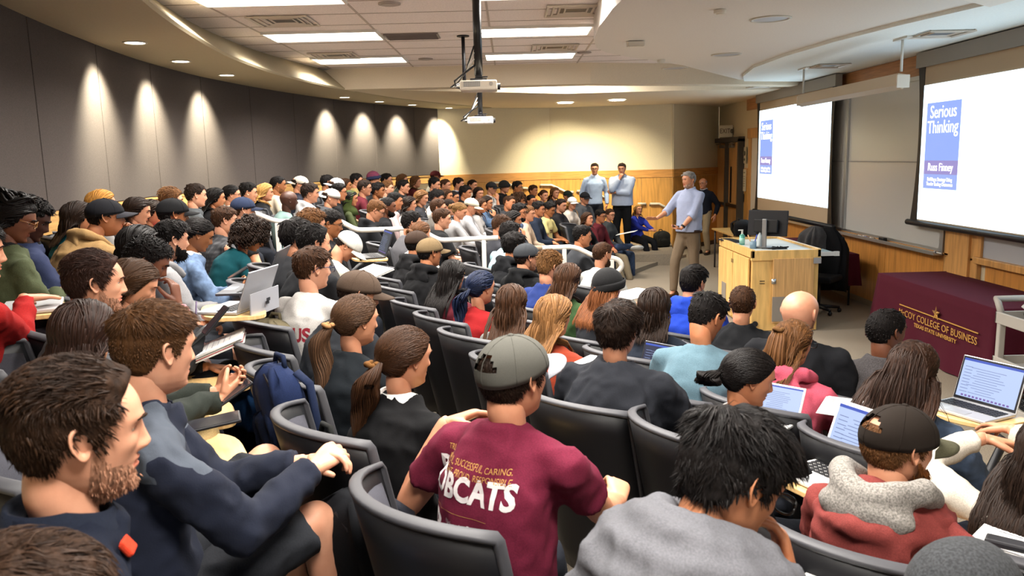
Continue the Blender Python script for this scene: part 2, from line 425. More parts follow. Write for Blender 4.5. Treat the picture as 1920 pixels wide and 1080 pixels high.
def vent(px, py, z, s, label, n=5):
    p = atZ(px, py, z); g = empty('ceiling_vent', (p.x, p.y, z), 0, label, 'air vent', 'square air vents in the ceiling')
    mb = MB(); mb.box((0, 0, -.004), (s * .62, s * .62, .004)); mb.build('backing', mat('plastic', '#3c3632'), g)
    for i in range(4):
        if z == BAND and i in (1, 3): continue
        a = s * (1 - .2 * i) / 2; w = .022; mb = MB(); zz = -.012 + .003 * i
        for sx in (-1, 1): mb.box((sx * (a - w / 2), 0, zz), (w, 2 * a, .012), rotm(0, sx * .5, 0)); mb.box((0, sx * (a - w / 2), zz), (2 * a, w, .012), rotm(-sx * .5, 0, 0))
        mb.build('louver_ring', mat('plastic', '#cfc4b6'), g)
for t in ((532, 38, TILE, .58), (627, 103, TILE, .58), (1080, 18, TILE, .58), (1040, 88, TILE, .58)):
    vent(*t, 'square louvred air vent set in the tile ceiling')
for t in ((1555, 122, BAND, .42), (1765, 62, BAND, .45), (1428, 161, BAND, .42)):
    vent(*t, 'square louvred air vent in the pale band over the screens')
p = atZ(773, 67, TILE); mb = MB(); mb.box((0, 0, -.008), (.6, .36, .014))
for i in range(9): mb.box((0, -.16 + .04 * i, -.018), (.56, .006, .008))
o = mb.build('return_grille', mat('plastic', '#7d7370')); o.location = p; tag(o, 'grey return air grille lying flush in the tile ceiling', 'air grille')
for i, (px, py) in enumerate(((730, 6), (566, 130), (798, 110), (606, 128), (1095, 98), (684, 57))):
    p = atZ(px, py, TILE); mb = MB(); mb.cyl((0, 0, -.012), .10 if i != 5 else .05, .014, 24); mb.cyl((0, 0, -.018), .075 if i != 5 else .03, .008, 24)
    o = mb.build('ceiling_speaker', mat('plastic', '#a79b94')); o.location = p; tag(o, 'round flush grey speaker grille in the tile ceiling', 'speaker', 'round speaker grilles in the tiles')
for i, (px, py) in enumerate(((1192, 77), (1350, 18), (1240, 112))):
    p = atZ(px, py, CLD); mb = MB()
    if i == 0: mb.box((0, 0, -.03), (.17, .10, .05)); mb.box((0, -.04, -.058), (.15, .05, .012))
    else: mb.cyl((0, 0, -.03), .05, .03, 20); mb.cyl((0, 0, -.04), .03, .012, 20)
    o = mb.build('occupancy_sensor' if i == 0 else 'smoke_detector', mat('plastic', '#e2dbcd'), bevel=.006); o.location = p
    tag(o, ('small white box sensor on the smooth ceiling near its curved edge', 'small white round detector beside the large unlit downlight', 'tiny white round detector on the smooth ceiling past the box sensor')[i], 'sensor')

# light strip visible in the recess past the beam
for (px, py, w) in ((1095, 166, .9), (880, 171, .5)):
    p = atY(px, py, 13.4); mb = MB(); mb.box((p.x, 13.5, TILE - .01), (1.1, .5, .02)); area_light('panel_glow', (p.x, 13.5, TILE - .04), 1.0, .45, 60 if px > 1000 else 25, (1, .93, .82)); o = mb.build('ceiling_light', mat('emit', '#fff3e2', s=6)); tag(o, 'light panel seen past the ceiling beam %s' % ('above the cream wall' if px > 1000 else 'behind the projector'), 'ceiling light')
# ---------------------------------------------------------------- front wall: door, boards, screens
M_map = mat('wood', '#c99659', stretch=(8, 8, .9)); M_mapd = mat('wood', '#d3a062', stretch=(8, 8, .8)); M_mapt = mat('wood', '#c08a50', stretch=(1.2, 1, 12))
M_blk = mat('plastic', '#15151a'); M_dk = mat('plastic', '#2c2c30'); M_grey = mat('plastic', '#8d8d90'); M_lg = mat('plastic', '#cfcfcc'); M_alu = mat('metal', '#b9bcbd', .4)
def fbox(mb, y0, y1, z0, z1, x0, x1, mi=0): return mb.box(((x0 + x1) / 2, (y0 + y1) / 2, (z0 + z1) / 2), (abs(x1 - x0), abs(y1 - y0), abs(z1 - z0)), None, mi)
for i, (y0, y1) in enumerate(((9.12, 10.55), (10.56, 12.0), (12.01, 13.45), (13.46, 14.9), (14.91, 16.3), (5.9, 7.1), (7.11, 8.3))):
    o = fbox(MB(), y0, y1, .08, .93 if y0 > 8.5 else .96, FX - .03, FX).build('wainscot_panel', mat('wood', '#c08442', stretch=(8, 8, .7)))
    tag(o, 'amber maple wainscot panel under the whiteboards of the front wall', 'wall panel', 'maple wainscot panels under the whiteboards')
structure('baseboard_front', fbox(MB(), -2, 17.0, 0, .08, FX - .035, FX), mat('plastic', '#9a8a70'))
structure('trim_6', fbox(MB(), 16.7, 17.1, RAILB - .02, RAILT, FX - .03, FX), M_mapt)
o = fbox(MB(), 16.75, 17.1, .08, RAILB - .02, FX - .02, FX).build('wainscot_panel', M_pan); tag(o, 'narrow maple wainscot panel between the door and the framed board', 'wall panel')
structure('trim_7', fbox(MB(), -1, 16.3, .945, .965, FX - .05, FX), M_mapt)
# double door
d = empty('door_1', (FX, 18.35, 0)); d['kind'] = 'structure'
mb = MB(); M_fr = mat('paint', '#4b443c')
for y in (-1.12, 1.12): mb.box((-.05, y, 1.22), (.16, .10, 2.46))
mb.box((-.05, 0, 2.44), (.16, 2.34, .10)); mb.box((-.05, -.02, 1.2), (.12, .07, 2.4)); mb.build('door_frame', M_fr, d)
for s in (-1, 1):
    yc = s * .555 - .01
    lf = fbox(MB(), yc - .50, yc + .50, .02, 2.38, -.03, .01).build('door_leaf', M_mapd, d)
    fbox(MB(), yc - s * .30 - .06, yc - s * .30 + .06, 1.05, 1.85, -.036, -.028).build('vision_panel', M_blk, lf)
    mb = MB(); mb.box((-.09, yc, 1.0), (.04, .86, .07)); mb.box((-.05, yc - .4, 1.0), (.08, .05, .07)); mb.box((-.05, yc + .4, 1.0), (.08, .05, .07)); mb.build('push_bar', mat('metal', '#4a4540', .5), lf, bevel=.006)
    mb = MB(); mb.box((-.07, yc - s * .15, 2.3), (.07, .26, .07)); mb.box((-.12, yc - s * .02, 2.36), (.03, .34, .02)); mb.build('door_closer', mat('metal', '#8b857c', .5), lf, bevel=.005)
# exit sign
p = atX(1361, 246, FX - .16); e = empty('exit_sign', p, 0, 'small cream EXIT sign over the double door', 'exit sign')
MB().box((0, 0, .0), (.30, .07, .26)).build('housing', mat('plastic', '#d8d0ba'), e, bevel=.008)
v, f = text_arrays('EXIT', .15, .002, sx=.75); mb = MB(); mb.add(v, f); mb.xf(frame_mat((-.03, -.037, 0), (1, 0, 0), (0, 0, 1))); mb.build('lettering', mat('plastic', '#5a4636'), e)
mb = MB(); mb.box((.155, 0, 0), (.02, .10, .16)); mb.sphere((.12, -.05, .0), .045, 12, 8); mb.build('emergency_lamp', mat('plastic', '#7b7262'), e)
for (px, py, w, h, nm, lb, col) in ((1397, 291, .16, .34, 'fire_alarm', 'pale fire alarm strobe plate on the wall beside the double door', '#cfc2a4'), (1396, 338, .18, .46, 'wall_notice', 'pale paper notice taped on the maple panel beside the door', '#ddcfae'), (1394, 371, .05, .18, 'card_reader', 'slim dark card reader on the maple panel beside the door', '#3b3228')):
    p = atX(px, py, FX - .035); g = empty(nm, p, 0, lb, nm.replace('_', ' ')); MB().box((0, 0, 0), (.012, w, h)).build('plate', mat('plastic', col), g, bevel=.003)
    if nm == 'wall_notice':
        mb = MB(); mb.box((-.009, 0, .16), (.004, .10, .03)); [mb.box((-.009, 0, .08 - .05 * i), (.004, .12 - .02 * (i % 3), .012)) for i in range(5)]; mb.build('printed_lines', mat('plastic', '#8d8266'), g)
    if nm == 'fire_alarm':
        mb = MB(); mb.cyl((0, 0, 0), .05, .02, 16); mb.xf(Matrix.Translation((-.006, 0, .04)) @ Matrix.Rotation(-PI / 2, 4, 'Y')); mb.box((-.012, 0, -.09), (.02, .06, .05)); mb.build('horn', mat('plastic', '#6d6452'), g)
p = Vector((4.05, 18.2, 1.35)); p = atY(1273, 341, 18.05); o = MB().box((0, 0, 0), (.22, .03, .18)).build('switch_plate', mat('plastic', '#3d382f'), bevel=.004); o.location = p; o.rotation_euler = (0, 0, .8); tag(o, 'dark square control plate on the maple side panel behind the lecturer', 'switch plate')
# framed display board behind the first screen
b = empty('display_board', (FX, 15.4, 0), 0, 'maple framed pale grey board half hidden by the smaller screen', 'board')
fbox(MB(), -1.0, 1.18, .98, 2.46, -.03, 0).build('panel', mat('board', '#cbc3b5', .5), b)
mb = MB(); fbox(mb, -1.2, 1.42, 2.44, 2.64, -.06, 0); fbox(mb, 1.18, 1.36, .0, 2.44, -.05, 0); mb.build('frame', M_map, b, bevel=.006)
# whiteboard between / behind the screens
b = empty('whiteboard', (FX, 10.4, 0), 0, 'long pale grey whiteboard between the two projection screens', 'whiteboard')
fbox(MB(), -1.24, 4.0, 1.0, 2.98, -.04, 0).build('panel', mat('board', '#b9bab8', .25), b)
fbox(MB(), -1.24, 4.0, 1.98, 1.995, -.046, -.038).build('joint_strip', mat('plastic', '#8f9192'), b)
mb = MB(); fbox(mb, -1.30, 4.0, 2.96, 3.01, -.06, 0); fbox(mb, -1.30, -1.22, .94, 3.0, -.06, 0); fbox(mb, 1.42, 1.50, 1.0, 3.0, -.07, -.02); mb.build('frame', M_alu, b)
mb = MB(); fbox(mb, -1.30, 4.6, .935, .955, -.16, 0); fbox(mb, -1.30, 4.6, .93, 1.03, -.03, -.02); fbox(mb, -1.30, 4.6, .955, .975, -.165, -.15); mb.build('marker_tray', M_alu, b)
structure('trim_8', fbox(MB(), 9.1, 17.0, 3.01, 3.26, FX - .03, FX), mat('wood', '#a9764a', stretch=(1, 1, 14)))
mb = MB(); fbox(mb, 8.42, 9.08, 0.0, 3.2, FX - .05, FX); fbox(mb, 8.55, 8.95, 0, 3.2, FX - .08, FX - .04); structure('trim_9', mb, M_map, bevel=.006)
b = empty('tack_board', (FX, 7.2, 0), 0, 'grey board in a maple frame under the larger projection screen', 'board')
fbox(MB(), -1.2, 1.2, 1.0, 2.9, -.03, 0).build('panel', mat('board', '#a9adb4', .3), b)
mb = MB(); fbox(mb, -1.3, 1.25, .93, 1.0, -.09, 0); fbox(mb, 1.16, 1.25, 1.0, 2.9, -.06, 0); mb.build('frame', M_map, b, bevel=.006)

def slide_screen(name, label, yl, yr, ztop, zi1, zi0, zbot, zbotr, xs, sc):
    """yl = far side edge, yr = near side edge; picture between zi0 and zi1"""
    g = empty(name, (xs, (yl + yr) / 2, zbot), 0, label, 'projection screen')
    o = Vector((xs, (yl + yr) / 2, zbot)); L = lambda y, z, dx=0: (dx, y - o.y, z - o.z)
    h = yl - yr
    def quad(y0, y1, z0, z1, dx, th): mb = MB(); mb.box(((dx), (y0 + y1) / 2 - o.y, (z0 + z1) / 2 - o.z), (th, abs(y1 - y0), z1 - z0)); return mb
    quad(yl, yr, zbot, ztop, .004, .004).build('screen_fabric', mat('fabric', '#cdb79b', scale=500), g)
    bd = .07
    pic = quad(yl - bd, yr + bd, zi0, zi1, -.001, .004).build('projected_slide', mat('emit', '#d8f1ff', s=1.7), g)
    # tensioned black side borders, curved inwards
    for s, ye in ((1, yl), (-1, yr)):
        mb = MB(); n = 14; A = []
        for i in range(n + 1):
            t = i / n; z = zbot + (ztop - zbot) * t; bow = .10 * (2 * t - 1) ** 2
            A.append([(-.004, ye - o.y - s * bd, z - o.z), (-.004, ye - o.y + s * bow, z - o.z), (.004, ye - o.y + s * bow, z - o.z), (.004, ye - o.y - s * bd, z - o.z)])
        mb.rings(A); mb.build('side_border', M_blk, g)
    mb = MB(); mb.tube([L(yl + .16, zbot, 0), L(yr - .16, zbot, 0)], .035, 12); mb.build('bottom_bar', mat('plastic', '#16161c'), g, True)
    quad(yl + .1, yr - .1, ztop - .12, ztop + .05, .02, .10).build('top_case', mat('plastic', '#8f8a84'), g)
    # the slide's picture: a book cover
    cv = empty('book_cover', (0, 0, 0)); cv.parent = g
    by0 = yl - sc['m']; by1 = by0 - sc['w']; z1 = sc['z1']; z0 = sc['z0']; H = z1 - z0
    def cb(a, b_, c): return quad(by0, by1, z0 + H * a, z0 + H * b_, -.0045, .002).build('cover_band', c, cv)
    cb(.17, .33, mat('emit', '#968bc4', s=.68)); cb(.33, 1, mat('emit', '#8ca4e8', s=.72)); cb(0, .17, mat('emit', '#93a6e2', s=.72))
    T = mat('emit', '#ffffff', s=1.5)
    yc = (by0 + by1) / 2
    for s_, zz, size, sx in (('Serious', .885, .20, .92), ('Thinking', .71, .20, .92), ('Russ Finney', .25, .125, .88), ('Building a Strategy Using', .11, .058, .9), ('Tender Ending Outcomes', .055, .058, .9)):
        v, f = text_arrays(s_, size * sc['w'] / .70, .001, sx=sx); mb = MB(); mb.add(v, f)
        mb.xf(frame_mat((-.008, yc - o.y, z0 + H * zz - o.z), (0, -1, 0), (0, 0, 1))); mb.build('cover_text', T, cv)
    return g
slide_screen('projection_screen', 'smaller projection screen, further along the front wall, behind the lectern', 15.70, 12.08, 3.2, 2.93, 1.29, 1.02, 1.02, 4.82, dict(m=.17, w=.72, z1=2.735, z0=1.745))
slide_screen('projection_screen', 'larger cropped projection screen above the maroon clothed table', 9.62, 5.6, 3.2, 2.87, 1.32, 1.27, 1.27, 4.86, dict(m=.17, w=.71, z1=2.66, z0=1.69))
lg = MB(); lg.add(*text_arrays('McCOY', .07, .001)); lg.add(*text_arrays('', .01)) if False else None
lg.xf(frame_mat((4.815, 12.45, 1.42), (0, -1, 0), (0, 0, 1)))
o = lg.build('slide_logo', mat('emit', '#c7d2f2', s=1.2)); sc1 = bpy.data.objects['projection_screen']; o.parent = sc1; o.matrix_parent_inverse = sc1.matrix_basis.inverted()
# hanging board light
g = empty('board_light', (4.03, 9.9, 2.9), 0, 'long white board light hanging from the ceiling by two rods', 'hanging light')
mb = MB(); prof = [(-.07, -.05), (.0, -.09), (.07, -.02), (.07, .05), (-.05, .07)]
pa, pb = atX(1693, 153, 4.03), atX(1503, 188, 4.03); o0 = Vector(g.location)
mb.rings([[(x, pb.y - o0.y, z + pb.z - o0.z) for x, z in prof], [(x, pa.y - o0.y, z + pb.z - o0.z) for x, z in prof]]); mb.build('housing', mat('plastic', '#c9bba6'), g)
for q in (pa, pb):
    yy = q.y - o0.y + (.05 if q is pa else -.05)
    mb = MB(); mb.tube([(0, yy, .03), (0, yy, BAND - o0.z)], .014, 8); mb.build('rod', mat('plastic', '#dcdcd6'), g, True)
    MB().box((0, yy, BAND - .01 - o0.z), (.06, .30, .02)).build('ceiling_plate', mat('plastic', '#e2e2dc'), g)
    MB().box((0, q.y - o0.y, -.01 + pb.z - o0.z), (.13, .02, .13)).build('end_cap', mat('plastic', '#e6ded2'), g, bevel=.004)
# tray items
def on_tray(px): return atX(px, 452, FX - .10).y
o = MB().box((0, 0, 0), (.05, .15, .05)).build('board_eraser', M_blk, bevel=.008); o.location = (FX - .10, on_tray(1655), .98); tag(o, 'black felt board eraser lying on the marker tray', 'eraser')
for i, (px, col, lb) in enumerate(((1612, '#e9e9e6', 'white marker furthest along the tray'), (1618, '#e9e9e6', 'second white marker along the tray'), (1624, '#2c3c8c', 'blue marker between white ones on the tray'), (1632, '#e9e9e6', 'white marker close to the eraser'), (1638, '#444444', 'grey marker touching the eraser end'), (1757, '#3b3b3b', 'dark marker at the end of the tray by the maple post'), (1763, '#e2e2dc', 'white marker at the end of the tray by the maple post'))):
    mb = MB(); mb.tube([(0, -.06, 0), (0, .04, 0)], .009, 8); k = mb.build('marker', mat('plastic', col), smooth=True); k.location = (FX - .11 + .02 * (i % 2), on_tray(px), .965)
    MB().tube([(0, .04, 0), (0, .065, 0)], .0095, 8).build('cap', mat('plastic', '#333338' if col[1] == 'e' else '#dddddd'), k); tag(k, lb, 'marker', 'markers on the tray')

# ---------------------------------------------------------------- lectern
PX0, PX1, PY0, PY1, PH = 2.87, 3.70, 9.48, 11.0, .98
g = empty('lectern', ((PX0 + PX1) / 2, (PY0 + PY1) / 2, 0), 0, 'wide maple lectern cabinet standing on the floor before the screens', 'lectern')
hx, hy = (PX1 - PX0) / 2, (PY1 - PY0) / 2
M_lec = mat('wood', '#d9b06c', stretch=(6, 6, .8)); M_lecd = mat('wood', '#c79c66', stretch=(16, 16, .6), scale=4)
mb = MB(); mb.box((0, 0, PH / 2), (2 * hx - .04, 2 * hy - .04, PH - .02)); mb.build('cabinet', M_lec, g)
mb = MB(); mb.box((0, -hy + .02, PH - .05), (2 * hx, .04, .12)); mb.box((-hx + .02, 0, PH - .03), (.04, 2 * hy, .10)); mb.box((hx - .02, 0, PH - .03), (.04, 2 * hy, .10)); mb.box((0, hy - .02, PH - .03), (2 * hx, .04, .10)); mb.build('top_rim', M_lec, g, bevel=.004)
MB().box((0, 0, PH - .015), (2 * hx - .06, 2 * hy - .06, .02)).build('worktop', mat('plastic', '#c9cfcc'), g)
dr = MB().box((.09, -hy - .002, .50), (2 * hx - .34, .03, .78)).build('door', M_lecd, g, bevel=.003)
mb = MB(); mb.tube([(-.15, -hy - .015, .62), (-.15, -hy - .045, .62)], .016, 10); mb.box((-.15, -hy - .025, .62), (.05, .01, .06)); mb.build('lock', M_alu, dr, True)
MB().box((hx - .05, -hy - .02, .86), (.09, .012, .07)).build('hinge', M_alu, dr)
mb = MB(); mb.box((.02, -hy - .02, .28), (.36, .008, .30)); mb.build('vent_grille', mat('plastic', '#8d857b'), dr)
for i, s in enumerate((-1, 1)):
    sd = MB().box((-hx - .006, s * hy * .46, .47), (.02, hy * .88, .84)).build('side_door', M_lec, g, bevel=.003)
    if i == 1: MB().box((-hx - .02, s * hy * .5, .30), (.008, .20, .28)).build('vent_grille', mat('plastic', '#8d857b'), sd)
    MB().box((-hx - .012, s * .03, .78), (.02, .012, .05)).build('latch', mat('metal', '#6b6258', .5), sd)
mb = MB(); mb.cyl((0, 0, 0), .035, .01, 20); mb.xf(Matrix.Translation((-hx + .06, -hy + .002, .10)) @ Matrix.Rotation(PI / 2, 4, 'X')); mb.build('cable_port', M_blk, g)
mb = MB(); [mb.box((-hx + .14, -hy + .018, .62 - .03 * i), (.06, .004, .008)) for i in range(2)]; mb.build('slot', M_blk, g)
sh = MB().box((hx + .18, -.1, PH - .10), (.36, .44, .02)).build('pull_out_shelf', mat('plastic', '#8fa5ab'), g)
mb = MB(); mb.box((hx + .18, -.33, PH - .10), (.38, .03, .05)); mb.box((hx + .36, -.33, PH - .10), (.06, .04, .055)); mb.build('rail', M_lg, sh)
# things on the lectern
def lec(px, py, z=PH): return atZ(px, py, z)
p = atY(1448, 440, 9.75); g = empty('monitor', (3.19, 9.95, PH - .005), math.radians(-38), 'black computer monitor seen from behind on the lectern', 'monitor')
mb = MB(); mb.box((0, .04, .30), (.50, .035, .32), rotm(-.12)); mb.build('screen_case', M_blk, g, bevel=.008); MB().box((0, -.02, .27), (.30, .05, .16), rotm(-.12)).build('rear_housing', mat('plastic', '#0d0d10'), g, bevel=.01)
mb = MB(); mb.box((0, -.07, .18), (.055, .03, .36)); mb.build('stand_neck', mat('metal', '#9b9b9b', .45), g, bevel=.006); MB().box((0, -.06, .008), (.22, .18, .016)).build('stand_base', mat('metal', '#7b7b7b', .45), g, bevel=.004)
g = empty('sanitizer_bottle', Vector((2.99, 10.3, PH - .005)), 0, 'clear hand sanitizer pump bottle on the lectern', 'bottle')
mb = MB(); mb.cyl((0, 0, 0), .035, .12, 16); mb.cyl((0, 0, .12), .035, .02, 16, .014); mb.build('bottle_body', mat('plastic', '#5fae9c', .2), g, True)
mb = MB(); mb.cyl((0, 0, .14), .012, .05, 12); mb.box((-.02, 0, .19), (.06, .016, .014)); mb.build('pump', mat('plastic', '#e8e8e4'), g)
MB().cyl((0, 0, .02), .0355, .07, 16).build('label_band', mat('plastic', '#9fd3c4'), g, True)
g = empty('pen_cup', Vector((3.0, 9.86, PH - .005)), 0, 'pen cup holding a few pens on the lectern', 'cup')
mb = MB(); mb.cyl((0, 0, 0), .04, .09, 16); mb.build('cup', mat('plastic', '#7d97a8'), g, True)
for (pid, dx, col, lb) in ((0, -.02, '#e7b07a', 'orange marker pen leaning out of the lectern pen cup'), (1, .015, '#3451b4', 'blue pen standing in the lectern pen cup')):
    mb = MB(); mb.tube([(dx * .3, 0, .02), (dx * 3.2, .01, .17)], .007, 8); o = mb.build('pen', mat('plastic', col), smooth=True); o.location = g.location; tag(o, lb, 'pen')
g = empty('water_bottle', Vector((3.12, 9.98, PH - .005)), 0, 'clear plastic water bottle beside the lectern monitor', 'bottle')
mb = MB(); mb.rings([[(r * math.cos(a), r * math.sin(a), z) for a in [2 * PI * j / 16 for j in range(16)]] for r, z in ((.03, 0), (.032, .02), (.030, .08), (.032, .14), (.014, .18), (.012, .2))]); mb.build('bottle_body', mat('plastic', '#cfdadd', .1), g, True)
MB().cyl((0, 0, .2), .014, .018, 14).build('cap', mat('plastic', '#eeeeee'), g)
mb = MB(); rr = random.Random(3)
mb.tube([(.0, 0, .01)] + [(rr.uniform(-.16, .16), rr.uniform(-.07, .07), .01 + .008 * (k % 3)) for k in range(22)], .007, 6); o = mb.build('cable', M_blk, smooth=True); o.location = (3.24, 9.74, PH - .006); tag(o, 'tangle of black cable lying by the monitor base', 'cable')
g = empty('control_keyboard', Vector((2.98, 10.6, PH - .005)), .2, 'black keyboard lying at the far end of the lectern', 'keyboard'); MB().box((0, .12, .012), (.16, .42, .02)).build('case', M_dk, g, bevel=.004)
mb = MB(); [mb.box((-.055 + .022 * i, -.06 + .026 * j, .025), (.017, .02, .008)) for i in range(6) for j in range(14)]; o = mb.build('keys', mat('plastic', '#1c1c1e'), g); o['kind'] = 'stuff'

# ---------------------------------------------------------------- back table, bags and the coat chair by the front wall
g = empty('side_table', (4.25, 13.9, 0), 0, 'small folding table with a tan top near the door', 'table')
MB().box((-.1, .6, .73), (.62, 1.5, .03)).build('tabletop', mat('wood', '#b99257', stretch=(1, 8, 8)), g, bevel=.004)
for sx in (-.36, .16):
    for sy in (-.1, 1.28): MB().tube([(sx, sy, 0), (sx, sy, .72)], .016, 8).build('leg', M_dk, g, True)
g = empty('cloth_covered_table', (4.42, 12.0, 0), 0, 'table under a maroon cloth behind the lectern', 'table')
MB().box((0, .1, .71), (.70, 2.3, .03)).build('tabletop', mat('wood', '#a97f4a'), g)
for sx in (-.3, .3):
    for sy in (-.95, 1.15): MB().tube([(sx, sy, 0), (sx, sy, .70)], .016, 8).build('leg', M_dk, g, True)
M_mar = mat('fabric', '#561a2b', scale=300)
def cloth(name, label, x0, x1, y0, y1, h, zb, flare, group=None):
    mb = MB(); n = 140; rr = random.Random(4); P = []
    for j in range(n):
        t = j / n * 4; k = int(t); u = t - k
        c = [(x0, y1), (x0, y0), (x1, y0), (x1, y1)]; a, b = c[k], c[(k + 1) % 4]
        nn = Vector((b[1] - a[1], -(b[0] - a[0]))).normalized() * -1
        P.append((a[0] + (b[0] - a[0]) * u, a[1] + (b[1] - a[1]) * u, u, nn))
    R = []
    for i in range(9):
        w = i / 8; ring = []
        for (x, y, u, nn) in P:
            cor = max(0, 1 - min(u, 1 - u) / .10); fold = math.sin(u * 38 + 1) * .012 * w * w + cor * flare * w * 1.2
            d_ = .006 + fold + w * flare * .25
            cx, cy = (x0 + x1) / 2, (y0 + y1) / 2
            ox, oy = (x - cx), (y - cy); sgx = 1 if ox > 0 else -1; sgy = 1 if oy > 0 else -1
            ex = d_ if abs(abs(ox) - (x1 - x0) / 2) < 1e-6 else cor * d_ * .8; ey = d_ if abs(abs(oy) - (y1 - y0) / 2) < 1e-6 else cor * d_ * .8
            ring.append((x + sgx * ex, y + sgy * ey, h - (h - zb) * w))
        R.append(ring)
    top = [[((x0 + x1) / 2 + (x - (x0 + x1) / 2) * s, (y0 + y1) / 2 + (y - (y0 + y1) / 2) * s, h + .004) for (x, y, z) in R[0]] for s in (.0, .5, .97)]
    mb.rings(top + R, cap=False)
    o = mb.build(name, M_mar, None, True); tag(o, label, 'tablecloth', group); return o
cloth('tablecloth', 'maroon cloth over the table by the wall, behind the lectern monitor', 4.06, 4.78, 10.92, 13.27, .735, .30, .02)
# big maroon covered table
g = empty('display_table', (4.57, 7.9, 0), 0, 'long table hidden under the maroon college cloth', 'table')
MB().box((0, 0, .735), (.74, 2.2, .03)).build('tabletop', mat('wood', '#a97f4a'), g)
for sx in (-.3, .3):
    for sy in (-1, 1): MB().tube([(sx, sy, 0), (sx, sy, .72)], .016, 8).build('leg', M_dk, g, True)
tc = cloth('tablecloth', 'maroon cloth printed with gold college name over the long table', 4.19, 4.95, 6.78, 9.02, .76, .015, .05)
M_gold = mat('plastic', '#c8964a')
def cl_text(s, size, dy, z, sx=1.0, bold=0):
    v, f = text_arrays(s, size, .0012, sx=sx, bold=bold); mb = MB(); mb.add(v, f); mb.xf(frame_mat((4.19 - .024 - (.76 - z) * .021, 7.85 + dy, z), (0, -1, 0), (.03, 0, 1))); mb.build('cloth_lettering', M_gold, tc)
def onc(px, py): return atX(px, py, 4.165)
a, b_ = onc(1688, 573), onc(1836, 622)
mb = MB(); mb.box((4.157, (a.y + b_.y) / 2, (a.z + b_.z) / 2), (.006, abs(a.y - b_.y), .010)); mb.build('cloth_lettering', M_gold, tc)
a, b_ = onc(1687, 590), onc(1834, 634); yc = (a.y + b_.y) / 2
v, f = text_arrays('McCOY COLLEGE OF BUSINESS', .1, .0012); wd = v[:, 0].max() - v[:, 0].min(); v *= 1
mb = MB(); v[:, 0] *= abs(a.y - b_.y) / wd; mb.add(v, f); mb.xf(frame_mat((4.155, yc, (a.z + b_.z) / 2), (0, -1, 0), (0, 0, 1))); mb.build('cloth_lettering', M_gold, tc)
a, b_ = onc(1715, 612), onc(1795, 638)
v, f = text_arrays('TEXAS STATE UNIVERSITY', .055, .0012, bold=.001); wd = v[:, 0].max() - v[:, 0].min(); v[:, 0] *= abs(a.y - b_.y) / wd
mb = MB(); mb.add(v, f); mb.xf(frame_mat((4.155, (a.y + b_.y) / 2, (a.z + b_.z) / 2), (0, -1, 0), (0, 0, 1))); mb.build('cloth_lettering', M_gold, tc)
st = onc(1757, 588); mb = MB()
for k in range(5):
    a0 = PI / 2 + 2 * PI * k / 5; R1, R2 = .075, .03
    A = (math.cos(a0) * R1, math.sin(a0) * R1); B = (math.cos(a0 + PI / 5) * R2, math.sin(a0 + PI / 5) * R2); C_ = (math.cos(a0 - PI / 5) * R2, math.sin(a0 - PI / 5) * R2)
    mb.add([(A[0], A[1], .004), (B[0], B[1], .003), (0, 0, .012)], [(0, 1, 2)], 0); mb.add([(A[0], A[1], .004), (C_[0], C_[1], .003), (0, 0, .012)], [(0, 2, 1)], 1)
mb.xf(frame_mat((4.156, st.y, st.z), (0, -1, 0), (0, 0, 1))); mb.build('cloth_star', [M_gold, mat('plastic', '#7d5527')], tc)

# utility cart at the frame's edge
CXc, CYc = 4.02, 5.62
g = empty('utility_cart', (CXc - .06, CYc, 0), 0, 'grey plastic three shelf utility cart beside the maroon table', 'cart')
M_ct = mat('plastic', '#b3aea6')
for z in (.14, .47, .82):
    mb = MB(); mb.box((0, 0, z), (.44, .86, .02)); 
    for s in (-1, 1): mb.box((s * .22, 0, z + .03), (.02, .88, .09)); mb.box((0, s * .43, z + .03), (.46, .02, .09))
    mb.build('shelf', M_ct, g, bevel=.006)
for sx in (-1, 1):
    for sy in (-1, 1): MB().box((sx * .20, sy * .40, .48), (.05, .045, .70)).build('post', M_ct, g, bevel=.008)
    for sy in (-1, 1):
        mb = MB(); mb.cyl((0, 0, -.0175), .055, .035, 20); mb.xf(Matrix.Translation((sx * .18, sy * .38, .055)) @ Matrix.Rotation(PI / 2, 4, 'Y')); c_ = mb.build('caster', mat('plastic', '#3a3632'), g, True)
        MB().box((sx * .18, sy * .38, .095), (.05, .06, .04)).build('fork', M_alu, c_)
mb = MB(); mb.tube([(-.2, .40, .86), (-.2, .46, .96), (-.2, .50, .98), (.2, .50, .98), (.2, .46, .96), (.2, .40, .86)], .024, 12); mb.build('push_handle', M_ct, g, True)
p = Vector((CXc - .06, CYc + .28, .835)); g = empty('document_camera', p, .4, 'black and blue camera kit lying on the top shelf of the cart', 'camera')
mb = MB(); mb.sphere((0, 0, .06), (.11, .09, .06), 16, 10); mb.build('body', M_blk, g, True); MB().cyl((.0, 0, .10), .055, .03, 20).build('lens_cap', mat('plastic', '#2f62a8', .3), g, True)
mb = MB(); mb.tube([(-.1, .0, .04), (-.14, -.03, .1), (-.16, .02, .14)], .014, 8); mb.build('clip', M_lg, g, True)
o = MB().box((0, 0, .012), (.06, .18, .024)).build('remote_control', M_dk, bevel=.006); o.location = (CXc + .02, CYc + .18, .48); o.rotation_euler = (0, 0, .5); tag(o, 'dark remote control on the middle shelf of the cart', 'remote')
mb = MB(); mb.tube([(math.cos(t * .5) * (.13 + .01 * math.sin(t)), math.sin(t * .5) * (.13 + .01 * math.cos(t * 1.3)), .02 + .0012 * t) for t in range(64)], .012, 6); o = mb.build('cable_coil', M_blk, smooth=True); o.location = (CXc - .04, CYc + .22, .152); tag(o, 'coil of black cable on the bottom shelf of the cart', 'cable')

